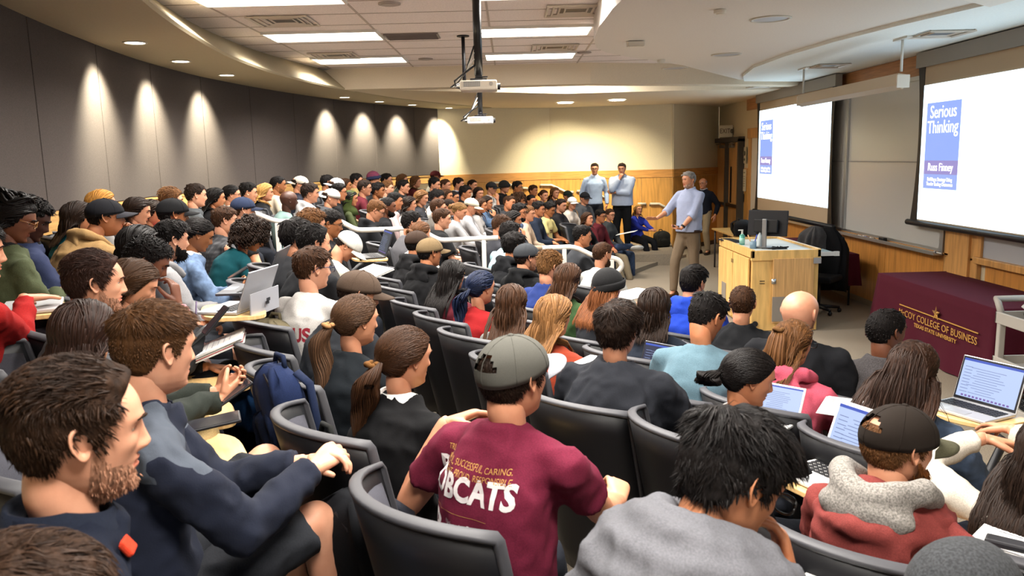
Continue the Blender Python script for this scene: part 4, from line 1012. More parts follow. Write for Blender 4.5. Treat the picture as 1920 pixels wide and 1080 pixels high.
        n = {0: 250, 1: 600, 2: 1000}[lod]; p, nr = roots(n); m = 16; t = np.linspace(0, 1, m)
        drop = rg.uniform(.03, length, n); P = np.zeros((n, m, 3)); ph0 = rg.uniform(0, 6, n)
        out = nr.copy(); out[:, 2] = np.abs(out[:, 2]) * .2; out /= np.linalg.norm(out, axis=1)[:, None]
        for i in range(m):
            P[:, i] = p - nr * .03 + out * (.03 + .02 * math.sin(t[i] * PI)) + np.array([0, -.01, -1]) * (drop * t[i])[:, None]
            P[:, i, 0] += .011 * np.cos(t[i] * 24 + ph0); P[:, i, 1] += .011 * np.sin(t[i] * 24 + ph0)
        R = np.full((n, m), .0045); v, q = strand_mesh(P, R, 4); VV.append(v); QQ.append(q + nb); nb += len(v)
    Vn = np.concatenate(VV); Qn = np.concatenate([q.reshape(-1, 4) for q in QQ]); Tn = np.concatenate(TT)
    ns = len(QQ[0]) * 2
    mi = np.concatenate([np.ones(ns), np.zeros(len(Qn) - ns), np.ones(len(Tn))])
    me = mesh_np('hair_' + style, Vn, Qn, [bpy.data.materials.get('dummy') or bpy.data.materials.new('dummy')] * 2, mi, True, Tn)
    _hair[key] = me; return me
def beard_mesh(lod, full, seed=0):
    key = ('beard', lod, full)
    if key in _hair: return _hair[key]
    rg = np.random.RandomState(5); v0, f0, mi0, V, F = HEADS[min(2, lod)]; N = normals_of(V, F)
    if np.mean(np.sum(N * (V - SC_C), 1)) < 0: N = -N
    ax = np.abs(V[:, 0]); up = np.interp(ax, [0, .016, .026, .04, .055, .07, .08], [-.040, -.041, -.050, -.052, -.046, -.015, .0])
    m = (up - V[:, 2]); m = np.where(V[:, 1] < np.interp(V[:, 2], [-.13, -.09, -.03, .02], [.02, .0, -.002, .004]), -1, m)
    lipz = ((V[:, 2] + .0585) / .013) ** 2 + (V[:, 0] / .027) ** 2 < 1
    m = np.where(lipz & (V[:, 1] > .04), -1, m)
    th = (.012 if full else .0016) * np.clip(m / .012, 0, 1) * np.where(V[:, 2] < -.08, 1.2, .7)
    S = V + N * (th * (1 + .5 * vnoise(V, .012, 2)))[:, None]
    Fq = np.array([q for q in F if len(q) == 4 and all(m[list(q)] > 0)]).reshape(-1, 4)
    nb = len(S); VV = [S, V - N * .002]; QQ = [Fq, Fq[:, ::-1] + nb]; nb *= 2
    n = {0: 0, 1: 150, 2: 900}[lod]
    if n and len(Fq):
        ii = rg.choice(len(Fq), n); p = S[Fq[ii]].mean(1) + rg.normal(0, .002, (n, 3)); nr = N[Fq[ii]].mean(1); d = nr * .35 + np.array([0, .1, -1]) + rg.normal(0, .2, (n, 3)); d /= np.linalg.norm(d, axis=1)[:, None]
        L = .018 if full else .008; P = np.stack([p - nr * .002 + d * L * t for t in (0, .33, .66, 1)], 1); v, q = strand_mesh(P, np.array([[.001, .0011, .0009, .0003]]).repeat(n, 0), 3); VV.append(v); QQ.append(q + nb)
    me = mesh_np('beard', np.concatenate(VV), np.concatenate(QQ), [bpy.data.materials.get('dummy')] * 2, None)
    _hair[key] = me; return me
# ---------------------------------------------------------------- batch voxel remesher
JOBS = []
def job(mb, voxel, smooth=6, fac=.5):
    JOBS.append((mb, voxel, smooth, fac)); return len(JOBS) - 1
def run_jobs():
    tmp = []; 
    for mb, vx, sm, fac in JOBS:
        me = mb.mesh('tmp', [], False); o = bpy.data.objects.new('tmp', me); COL.objects.link(o)
        r = o.modifiers.new('r', 'REMESH'); r.mode = 'VOXEL'; r.voxel_size = vx; r.adaptivity = 0
        if sm: s = o.modifiers.new('s', 'SMOOTH'); s.factor = fac; s.iterations = sm
        tmp.append(o)
    dg = bpy.context.evaluated_depsgraph_get(); dg.update(); out = []
    for o in tmp:
        ev = o.evaluated_get(dg); me = ev.to_mesh()
        v = np.zeros(len(me.vertices) * 3); me.vertices.foreach_get('co', v); n = np.zeros(len(me.vertices) * 3); me.vertex_normals.foreach_get('vector', n)
        l = np.zeros(len(me.loops), np.int32); me.loops.foreach_get('vertex_index', l)
        out.append((v.reshape(-1, 3), n.reshape(-1, 3), l.reshape(-1, 4) if len(l) == 4 * len(me.polygons) else np.zeros((0, 4), np.int32))); ev.to_mesh_clear()
    for o in tmp:
        me = o.data; bpy.data.objects.remove(o); bpy.data.meshes.remove(me)
    JOBS.clear(); return out
def chain(mb, P, R, n=12, flat=1.0):
    """closed capsule chain"""
    for i, p in enumerate(P):
        mb.sphere(tuple(p), R[i], n, max(6, n - 4))
        if i + 1 < len(P): mb.tube([tuple(p), tuple(P[i + 1])], [R[i], R[i + 1]], n)
    return mb
# hands (left hand: thumb on +X, palm down, fingers along +Y)
def hand_mb(pose):
    mb = MB(); curl = dict(rest=.35, fist=1.15, flat=.06, grip=.8)[pose]
    R = []
    for y, w, h in ((-.015, .024, .020), (.012, .029, .0185), (.045, .037, .016), (.075, .041, .0145), (.092, .038, .012)):
        R.append([(math.copysign(abs(math.cos(a)) ** .8, math.cos(a)) * w, y, math.sin(a) * h) for a in [2 * PI * j / 16 for j in range(16)]])
    mb.rings(R)
    for k, (x, L) in enumerate(((.030, .072), (.010, .080), (-.011, .075), (-.030, .058))):
        p = Vector((x, .085 - abs(k - 1) * .004, 0)); a = curl * .5 + .04 * k; sp = x * .9; pts = [p - Vector((0, .015, 0)), p]; 
        for s_ in (.42, .32, .26):
            d = Vector((math.sin(sp) * math.cos(a), math.cos(a) * math.cos(sp), -math.sin(a))); p = p + d * (L * s_); pts.append(p.copy()); a += curl * (.75 + .1 * k)
        chain(mb, pts, [.0098, .0096, .0088, .0080, .0070], 10)
    p = Vector((.024, .012, -.004)); pts = [p.copy()]; d = Vector((.62, .70, -.28 - .3 * curl)).normalized()
    for s_, r in ((.040, 0), (.032, 0), (.026, 0)):
        p = p + d * s_; pts.append(p.copy()); d = (d + Vector((-.22 - .2 * curl, .25, -.18 * curl))).normalized()
    chain(mb, pts, [.0145, .0125, .0105, .0085], 10)
    return mb
_hj = {k: job(hand_mb(k), .0042, 3) for k in ('rest', 'fist', 'flat', 'grip')}
_hjf = {k: job(hand_mb(k), .009, 1) for k in ('rest', 'fist', 'flat', 'grip')}
_o = run_jobs(); HAND = {k: _o[i] for k, i in _hj.items()}; HANDF = {k: _o[i] for k, i in _hjf.items()}
# shoe template
def shoe_parts():
    mb = MB(); R = []
    for y, w, h, z in ((-.085, .028, .05, .06), (-.06, .036, .075, .085), (-.01, .038, .075, .085), (.04, .041, .052, .06), (.10, .046, .036, .046), (.15, .042, .028, .036), (.178, .022, .018, .026)):
        R.append([(math.copysign(abs(math.cos(a)) ** .75, math.cos(a)) * w, y, max(.012, z * .52 + math.sin(a) * h * .62)) for a in [2 * PI * j / 18 for j in range(18)]])
    mb.rings(R); up = mb.mesh('shoe_upper', [mat('fabric', '#2c2c2e')], True)
    mb = MB(); R = []
    for z in (0, .018, .024):
        R.append([(math.copysign(abs(math.cos(a)) ** .8, math.cos(a)) * (.047 if math.sin(a) > -.2 else .038), .045 + math.sin(a) * .142, z) for a in [2 * PI * j / 22 for j in range(22)]])
    mb.rings(R); so = mb.mesh('shoe_sole', [mat('plastic', '#e6e4de')], True)
    mb = MB(); [mb.tube([(-.028, .03 + .018 * k, .082 - .009 * k), (0, .034 + .018 * k, .094 - .010 * k), (.028, .03 + .018 * k, .082 - .009 * k)], .0035, 6) for k in range(4)]
    return up, so, mb.mesh('shoe_laces', [mat('fabric', '#dddddd')], True)
SHOE = shoe_parts()
# ---------------------------------------------------------------- people: bodies, clothes, hats
SKIN = ['#d9a082', '#cd9272', '#bb7d58', '#a56c46', '#6f4530', '#47291d']
HC = dict(bk='#120e0d', db='#22160f', br='#3a2415', lb='#5d3d22', bl='#b98c50', rd='#8f5527', gy='#8a8580', nb='#172038', st='#6b4a2a')
M_EYEW = mat('plastic', '#d9d4cc', .3); M_IRIS = mat('plastic', '#1c110b', .15)
def skin_mat(k): return mat('skin', SKIN[k])
def lip_mat(k):
    c = lin(SKIN[k]); return mat('plastic', (c[0] * .80, c[1] * .52, c[2] * .52), .4)
def obj_mats(o, ms):
    for i, m in enumerate(ms):
        o.material_slots[i].link = 'OBJECT'; o.material_slots[i].material = m
_cm = {}
def cap_mesh(kind, lod):
    key = (kind, lod)
    if key in _cm: return _cm[key]
    n, k = ((48, 12), (36, 9), (20, 6))[2 - lod]; C = np.array([0, -.009, .030]); Rr = np.array([.0865, .1095, .096])
    if kind == 'beanie': C = np.array([0, -.012, .035]); Rr = np.array([.094, .115, .112])
    an = np.linspace(0, 2 * PI, n, endpoint=False)
    e0 = np.radians(-9 + 11 * np.sin(an)) if kind != 'beanie' else np.radians(-14 + 14 * np.sin(an))
    def ring(t, sh):
        e = e0 + (PI / 2 * .985 - e0) * t; w = 1 + .004 * np.cos(6 * an) * (kind != 'beanie')
        return np.stack([C[0] + (Rr[0] - sh) * np.cos(e) * np.cos(an) * w, C[1] + (Rr[1] - sh) * np.cos(e) * np.sin(an) * w, C[2] + (Rr[2] - sh) * np.sin(e)], -1)
    T = np.linspace(0, 1, k); mb = MB(); mb.rings([ring(t, .004) for t in T[::-1]] + [ring(t, 0) for t in T])
    if kind == 'trucker':   # open arch above the strap at the back
        V = np.concatenate(mb.v); f2 = []
        for q in mb.f:
            c = V[list(q)].mean(0); a = math.atan2(c[0] - C[0], -(c[1] - C[1])); el = c[2] - (C[2] + .004 )
            if len(q) == 4 and abs(a) < .55 and .012 < el < .012 + .045 * math.cos(a / .55 * PI / 2): continue
            f2.append(q)
        mb.f = f2; mb.mi = [0] * len(f2)
    dome = mb.mesh('cap_dome', [mat('fabric', '#222222')], True)
    if kind == 'beanie':
        mb = MB(); R = []
        for dz, sh in ((-.008, -.004), (-.012, -.010), (.0, -.013), (.03, -.013), (.042, -.009), (.044, -.002)):
            R.append(np.stack([C[0] + (Rr[0] - sh) * np.cos(e0) * np.cos(an), C[1] + (Rr[1] - sh) * np.cos(e0) * np.sin(an), C[2] + Rr[2] * np.sin(e0) + dz], -1))
        mb.rings(R, cap=False); br = mb.mesh('cuff', [mat('fabric', '#222222')], True)
    else:
        mb = MB(); G = []; nu, nv = 17, 6
        for sgn in (0, 1):
            g = []
            for j in range(nv):
                v = j / (nv - 1); row = []
                for i in range(nu):
                    a = PI / 2 + (i / (nu - 1) - .5) * 2.0; ee = math.radians(-9 + 11 * math.sin(a)); u = (i / (nu - 1) - .5) * 2
                    bx = C[0] + Rr[0] * math.cos(ee) * math.cos(a); by = C[1] + Rr[1] * math.cos(ee) * math.sin(a); bz = C[2] + Rr[2] * math.sin(ee)
                    ext = .074 * math.sqrt(max(0, 1 - abs(u) ** 2.6))
                    row.append((bx * (1 + .04 * v), by + ext * v, bz - .010 * v - .020 * u * u * (.4 + v * .6) + .004 - .004 * sgn))
                g.append(row)
            G.append(g)
        vv = np.array(G).reshape(-1, 3); f = []; o2 = nu * nv
        for j in range(nv - 1):
            for i in range(nu - 1):
                a = j * nu + i; f.append((a, a + 1, a + nu + 1, a + nu)); f.append((o2 + a, o2 + a + nu, o2 + a + nu + 1, o2 + a + 1))
        for i in range(nu - 1): a = (nv - 1) * nu + i; f.append((a, a + 1, o2 + a + 1, o2 + a))
        mb.add(vv, f); br = mb.mesh('brim', [mat('fabric', '#222222')], True)
    mb = MB(); mb.sphere((0, C[1], C[2] + Rr[2]), (.009, .009, .005), 10, 6); [mb.tube([tuple(ring(t, -.0006)[int(k_ * n / 6 + n / 12) % n]) for t in np.linspace(0, .98, 8)], .0011, 5) for k_ in range(6) if lod and kind != 'beanie']; bt = mb.mesh('button', [mat('fabric', '#222222')], True)
    _cm[key] = (dome, br, bt); return _cm[key]
def glasses_mesh():
    if 'gl' in _cm: return _cm['gl']
    mb = MB()
    for s in (-1, 1):
        P = []
        for j in range(21):
            a = 2 * PI * j / 20; P.append((s * .034 + math.copysign(abs(math.cos(a)) ** .7, math.cos(a)) * .0265, .0985 - .10 * (abs(s * .034 + math.cos(a) * .0265)) ** 1.6, .006 + math.copysign(abs(math.sin(a)) ** .75, math.sin(a)) * .0185))
        mb.tube(P, .0021, 6)
        mb.tube([(s * .060, .094, .014), (s * .072, .06, .016), (s * .0785, -.005, .014), (s * .0765, -.032, -.012)], .0021, 6)
    mb.tube([(-.008, .0985, .010), (0, .1005, .013), (.008, .0985, .010)], .002, 6)
    _cm['gl'] = mb.mesh('glasses', [mat('plastic', '#15110f', .25)], True); return _cm['gl']

def ik(S, Wt, l1, l2, hint):
    S, Wt = Vector(S), Vector(Wt); d = Wt - S; L = d.length
    if L > (l1 + l2) * .985: Wt = S + d.normalized() * (l1 + l2) * .985; d = Wt - S; L = d.length
    a = (l1 * l1 - l2 * l2 + L * L) / (2 * L); hgt = math.sqrt(max(0, l1 * l1 - a * a)); u = d.normalized(); h = Vector(hint); h = (h - u * h.dot(u))
    h = h.normalized() if h.length > 1e-5 else Vector((0, 0, -1))
    return S + u * a + h * hgt, Wt
def arm_pose(nm, s, H, N, stand):
    """wrist, finger direction, back-of-hand normal, hand pose, elbow hint"""
    z0 = .66
    if nm == 'lap': return (s * .075, .27, .665), (-s * .7, .65, -.2), (s * .2, .2, 1), 'rest', (s * .8, -.5, -.3)
    if nm == 'desk': return (s * .11, .37, .745), (-s * .3, .95, -.08), (0, 0, 1), 'flat', (s * .7, -.4, -.6)
    if nm == 'deskw': return ((.10, .38, .745) if s > 0 else (-.02, .33, .735)), (-s * .4, .9, -.1), (s * .3, 0, 1), 'grip' if s > 0 else 'flat', (s * .7, -.4, -.6)
    if nm in ('chinR', 'chinL'):
        if (s > 0) == (nm == 'chinR'): return (H.x + s * .045, H.y + .115, H.z - .215), (-s * .25, -.05, .95), (s * .55, .8, .1), 'grip', (s * .5, .35, -.8)
        return (-.04 * -s * -1 * 1.5, .27, .70), (-s * .8, .5, .1), (0, .1, 1), 'rest', (s * .8, -.4, -.4)
    if nm == 'face': return (H.x + s * .045, H.y + .150, H.z - .165), (-s * .32, -.05, .9), (s * .75, .6, .1), 'grip', (s * .6, .25, -.8)
    if nm == 'clasp': return (s * .05, .47, .715), (-s * .5, .82, .22), (s * .55, -.25, .75), 'grip', (s * .45, -.3, -.9)
    if nm == 'cross': return (-s * .11, .215, N.z - .30 + s * .035), (-s * .92, .05, .2), (0, .95, .25), 'rest', (s * .7, .2, -.6)
    if nm == 'phone': return (s * .065, .34, .80), (-s * .35, .82, .38), (s * .65, .25, -.55), 'grip', (s * .7, -.4, -.6)
    if nm == 'phoneR':
        if s > 0: return (.10, .36, .80), (-.35, .85, .35), (.65, .25, -.55), 'grip', (s * .7, -.4, -.6)
        return arm_pose('lap', s, H, N, stand)
    if nm == 'knees': return (s * .12, .34, .625), (s * .02, .96, -.2), (0, .2, 1), 'rest', (s * .9, -.4, -.1)
    if nm == 'pocket': return (s * .25, .06, .92), (-s * .25, .35, -.9), (s, 0, 0), 'rest', (s * .5, -.9, 0)
    if nm == 'side': return (s * .29, .04, .86), (-s * .05, .15, -1), (s, .2, 0), 'rest', (s * .2, -1, 0)
    if nm == 'think':  # one arm folded, the other hand at the chin
        if s > 0: return (H.x + .03, H.y + .12, H.z - .20), (-.35, -.1, .9), (.4, .85, .1), 'fist', (.5, .35, -.8)
        return (.11, .21, N.z - .33), (.95, .1, .1), (0, .95, .3), 'rest', (-.6, .1, -.7)
    if nm == 'talk':   # right arm reaching out, left hand holding a clicker at the waist
        if s > 0: return (.33, .36, 1.20), (.35, .85, .12), (.6, .0, .7), 'flat', (.5, -.6, -.6)
        return (-.05, .26, 1.05), (.75, .55, .05), (-.2, -.2, -.9), 'grip', (-.6, -.6, -.4)
    return nm(s, H, N)
PEOPLE = []
class Per: pass
def person(px, py, Y, label, sex='m', skin=1, hair='short:db', top='t:#333333', pants='#23262e', arms='lap', fa=None, tilt=6, lean=.06, legs='sit', stand=0, body=None, scale=1.0, roll=0, hl=.3, floor=None, build=1.0, seat=1, shoes='#2a2a2c:#dcdad4', **kw):
    p = Per(); p.__dict__.update(locals()); p.__dict__.update(kw); p.kw = kw
    p.Hw = atY(px, py, Y)
    ctr = math.atan2(CX - p.Hw.x, CY - p.Hw.y) if Y < 7 else None
    lect = math.atan2(2.72 - p.Hw.x, 12.0 - p.Hw.y)
    view = math.atan2(p.Hw.x, p.Hw.y)
    p.faz = lect if fa is None else view + math.radians(fa)
    if body is None:
        ctr = math.atan2(CX - p.Hw.x, CY - p.Hw.y); p.baz = ctr * .72 + p.faz * .28
    else: p.baz = view + math.radians(body)
    B = Vector((math.sin(p.baz), math.cos(p.baz), 0))
    O = p.Hw - B * lean; O.z = 0
    fz = tier_z(O.x, O.y) if floor is None else floor
    if not stand and floor is None: fz = min(max(fz, p.Hw.z - 1.27), p.Hw.z - 1.10 + .12 * (lean > .2) + .06 * (lean > .3))
    if stand: fz = floor if floor is not None else p.Hw.z - (1.66 * scale)
    O.z = fz; p.O = O; p.fz = fz
    PEOPLE.append(p); return p
def prep(p):
    lod = p.lod = 2 if p.Y < 3.5 else 1 if p.Y < 7.4 else 0
    M = Matrix.Translation(p.O) @ Matrix.Rotation(-p.baz, 4, 'Z'); p.M = M
    H = M.inverted() @ p.Hw; p.H = H; f = p.sex == 'f'; bl = p.build; k = .92 if f else .985; p.hs = k * p.scale; p.hv = np.array([1, 1.03, .945])
    da = -(p.faz - p.baz)
    p.Rh = Matrix.Rotation(da, 3, 'Z') @ Matrix.Rotation(math.radians(-p.tilt), 3, 'X') @ Matrix.Rotation(math.radians(p.roll), 3, 'Y')
    ln = max(0, p.lean - .06); N = Vector((H.x * .6, H.y - .042 - .30 * ln, H.z - .128 + .09 * ln + p.kw.get('nz', 0))); p.N = N
    P = Vector((0, 0, .94 * p.scale if p.stand else .55)); p.P = P; sc = p.scale
    kind, col = p.top.split(':')[:2]; p.tk = kind
    bulk = {'t': .0, 'p': .002, 's': .002, 'w': .005, 'h': .014, 'j': .013, 'b': .010}[kind] + (bl - 1) * .10
    sw = (.158 if f else .184) * (1 + (bl - 1) * .5); zs = N.z - .092
    sp = [P + (N - P) * t + Vector((0, -.045 * math.sin(t * PI) * (0 if p.stand else 1), 0)) for t in (-.16, 0, .25, .5, .72, .88, 1.0)]
    hw = ([.172, .170, .138, .142, .146, .108, .058] if f else [.160, .160, .150, .156, .160, .112, .063]); hd = ([.12, .122, .10, .108, .115, .085, .058] if f else [.12, .125, .115, .120, .122, .090, .064])
    if bl > 1.1: hw = [a * (1 + (bl - 1) * (1.0 if i < 4 else .5)) for i, a in enumerate(hw)]; hd = [a * (1 + (bl - 1) * (1.5 if i < 4 else .6)) for i, a in enumerate(hd)]
    def torso(mb, add, i0=0):
        R = []; n = 20
        for i in range(i0, len(sp)):
            t = (sp[min(i + 1, len(sp) - 1)] - sp[max(i - 1, 0)]).normalized(); ax = Vector((1, 0, 0)); ay = t.cross(ax).normalized()
            a_ = add if i < len(sp) - 1 else add * .35
            R.append([tuple(sp[i] + ax * math.copysign(abs(math.cos(q)) ** .85, math.cos(q)) * (hw[i] + a_) + ay * math.copysign(abs(math.sin(q)) ** .9, math.sin(q)) * (hd[i] + a_)) for q in [2 * PI * j / n for j in range(n)]])
        mb.rings(R)
        if f:
            for s in (-1, 1): mb.sphere(tuple(sp[4] + Vector((s * .075, hd[4] * .62, -.02))), (.062 + add, .058 + add, .062 + add), 12, 8)
    l1, l2 = (.265, .235) if f else (.29 * p.scale, .255 * p.scale)
    p.arm = {}
    for s in (-1, 1):
        S = Vector((N.x * .5 + s * sw, N.y + .005, zs)); nm = p.arms[0 if s < 0 else 1] if isinstance(p.arms, tuple) else p.arms
        Wt, d, zn, hp, hint = arm_pose(nm, s, H, N, p.stand)
        E, Wt = ik(S, Wt, l1, l2, hint); p.arm[s] = (S, E, Wt, Vector(d), Vector(zn), hp)
    # legs
    p.leg = {}; th, shn = (.40, .41) if f else (.42, .43)
    for s in (-1, 1):
        Hp = P + Vector((s * .088, .01, -.02)); nm = p.legs[0 if s < 0 else 1] if isinstance(p.legs, tuple) else p.legs
        if p.stand:
            sy = {'stand': 0, 'stepL': -.16 if s < 0 else .22, 'stepR': .2 if s < 0 else -.18}.get(nm, 0); A = Vector((s * .11, sy, .085)); th = shn = .43 * p.scale; hint = (s * .1, 1, 0)
        elif nm == 'x' and s > 0: A = Vector((-.10, .45, .66)); hint = (.9, .2, .2)
        elif nm == 'out': A = Vector((s * .15, .56, .09)); hint = (s * .3, .3, 1)
        elif nm == 'wide': A = Vector((s * .27, .42, .09)); hint = (s * .8, .4, 1)
        elif nm == 'low': A = Vector((s * .10, .52, .08)); hint = (s * .1, .2, 1)
        else: A = Vector((s * .12, .44, .09)); hint = (s * .25, .5, 1)
        if nm == 'low': Hp.z -= 0
        K, A = ik(Hp, A, th, shn, hint); p.leg[s] = (Hp, K, A)
    # --- skin body
    vx = (.016 if p.stand else .021, .016, .012)[lod]; mb = MB(); n_ = 12 if lod else 8
    nr = .045 if f else .054
    chain(mb, [sp[1], sp[3], sp[4]], [.10, .10, .075], n_); hb = H + p.Rh @ Vector((0, -.030, -.045)) * p.hs
    chain(mb, [N + Vector((0, .014, -.04)), N + (hb - N) * .5 + Vector((0, -.004, 0)), hb], [nr * .86, nr * .98, nr * .96], n_)
    chain(mb, [p.arm[-1][0], N + Vector((0, 0, -.085)), p.arm[1][0]], [.038, .04, .038], n_)
    for s in (-1, 1):
        S, E, Wt, d, zn, hp = p.arm[s]; a = .88 if f else 1.0
        mid = E + (Wt - E) * .35
        chain(mb, [S, E, mid, Wt], [.047 * a, .041 * a, .043 * a, .0275 * a], n_)
        Hp, K, A = p.leg[s]; chain(mb, [Hp, K, K + (A - K) * .35, A], [.078, .056, .057, .036], n_)
        chain(mb, [A, A + Vector((0, .06, -.045))], [.036, .03], n_)
    p.jb = job(mb, vx, 4 if lod else 2)
    # --- top
    mb = MB(); add = .008 + bulk; torso(mb, add, 1 if p.stand and kind == 's' else 0)
    short = kind in 'tp'
    for s in (-1, 1):
        S, E, Wt, d, zn, hp = p.arm[s]
        chain(mb, [N + Vector((s * .03, -.005, -.052)), S + Vector((-s * .03, 0, .004))], [.058 + bulk * .5, .055 + bulk * .5], n_)
        r0, r1, r2 = .062 + bulk, .052 + bulk * .8, .036 + bulk * .6
        if f: r0 -= .006; r1 -= .006; r2 -= .004
        if short:
            c = S + (E - S) * .62; chain(mb, [S, S + (E - S) * .3], [r0, r0 - .002], n_); mb.tube([tuple(S + (E - S) * .25), tuple(c)], [r0 - .002, r0 - .001], 14)
        elif p.kw.get('rolled'):
            c = E + (Wt - E) * .22; chain(mb, [S, S + (E - S) * .4, E], [r0 - .012, r0 - .004, r1], n_); mb.tube([tuple(E), tuple(c)], [r1, r1 + .004], 14); p.arm[s] = p.arm[s]
        else:
            c = E + (Wt - E) * .95; chain(mb, [S, S + (E - S) * .4, E], [r0 - .011, r0 - .003, r1], n_); mb.tube([tuple(E), tuple(E + (Wt - E) * .5), tuple(c)], [r1, (r1 + r2) / 2 + .003, r2 + .003], 14)
    if kind in 'spjb':
        R = []; n = 24
        for (rr, dz) in ((.066, -.03), (.070, .012), (.078, .020), (.094, -.035), (.080, -.045)):
            rr = rr * (.88 if f else 1); R.append([(N.x + math.cos(q) * rr * .95, N.y + math.sin(q) * rr * .95 + (.012 if math.sin(q) > 0 else -.004), N.z + dz + .012 - .034 * max(0, math.sin(q))) for q in [2 * PI * j / n for j in range(n)]])
        mb.rings(R)
    if kind == 'w': 
        mb.tube([(N.x + math.cos(q) * nr * 1.22, N.y + math.sin(q) * nr * 1.22, N.z - .012 - .03 * math.sin(q)) for q in [2 * PI * j / 20 for j in range(21)]], .011, 8)
    p.jh = None; body_mb = mb
    if kind == 'h' and not p.kw.get('bighood'):
        mb = MB() if lod else mb
        for s in (-1, 1): chain(mb, [N + Vector(q) for q in ((s * .060, .095, -.075), (s * .098, .03, -.015), (s * .092, -.055, .022), (0, -.100, .030))], [.026, .030, .034, .036], n_)
        mb.sphere(tuple(N + Vector((0, -.108, -.060))), (.12, .032, .085), 14, 10)
    if p.kw.get('bighood'):
        mb = MB(); g = p.kw['bighood']
        for rr, zz, yb, r in ((.082, .040, .00, .024), (.112, .030, .018, .027), (.142, .006, .032, .030), (.165, -.030, .040, .032)):
            pts = [N + Vector((math.sin(a) * rr, -math.cos(a) * (rr + yb) + .02, zz + p.kw.get('hoodz', 0) - .055 * (1 - math.cos(a)) * (.6 + 3 * (rr - .08)))) * 1.0 for a in np.linspace(-2.1, 2.1, 11)]
            chain(mb, pts, [r * g * (.7 + .3 * math.cos(k_ / 10 * PI - PI / 2)) for k_ in range(11)], n_)
        mb.sphere(tuple(N + Vector((0, -.150, -.09)) * g), (.14 * g, .05 * g, .10 * g), 16, 12)
    if mb is not body_mb: p.jh = job(mb, vx * .8, 2 if p.kw.get('bighood') else 5)
    mb = body_mb
    p.jt = job(mb, vx * (1.0 if lod else 1.05), 5 if lod else 2)
    # --- trousers
    mb = MB(); mb.sphere(tuple(P + Vector((0, 0, -.01))), ((.178 if f else .172) + (bl - 1) * .12, .135 + (bl - 1) * .1, .115), 16, 10)
    for s in (-1, 1):
        Hp, K, A = p.leg[s]
        if p.kw.get('shorts'): c = Hp + (K - Hp) * .93; chain(mb, [Hp, Hp + (K - Hp) * .6], [.100, .085], n_); mb.tube([tuple(Hp + (K - Hp) * .5), tuple(c)], [.086, .080], 14)
        else: q = .004 if f else .010; bb = (bl - 1) * .04; chain(mb, [Hp, K], [.092 + q + bb, .064 + q + bb], n_); mb.tube([tuple(K), tuple(K + (A - K) * .4), tuple(A + (A - K) * -.02)], [.063 + q + bb, .062 + q, .048 + q], 14)
    p.jp = job(mb, vx * (1.1 if lod else 1.2), 4 if lod else 2)
NPER = 0
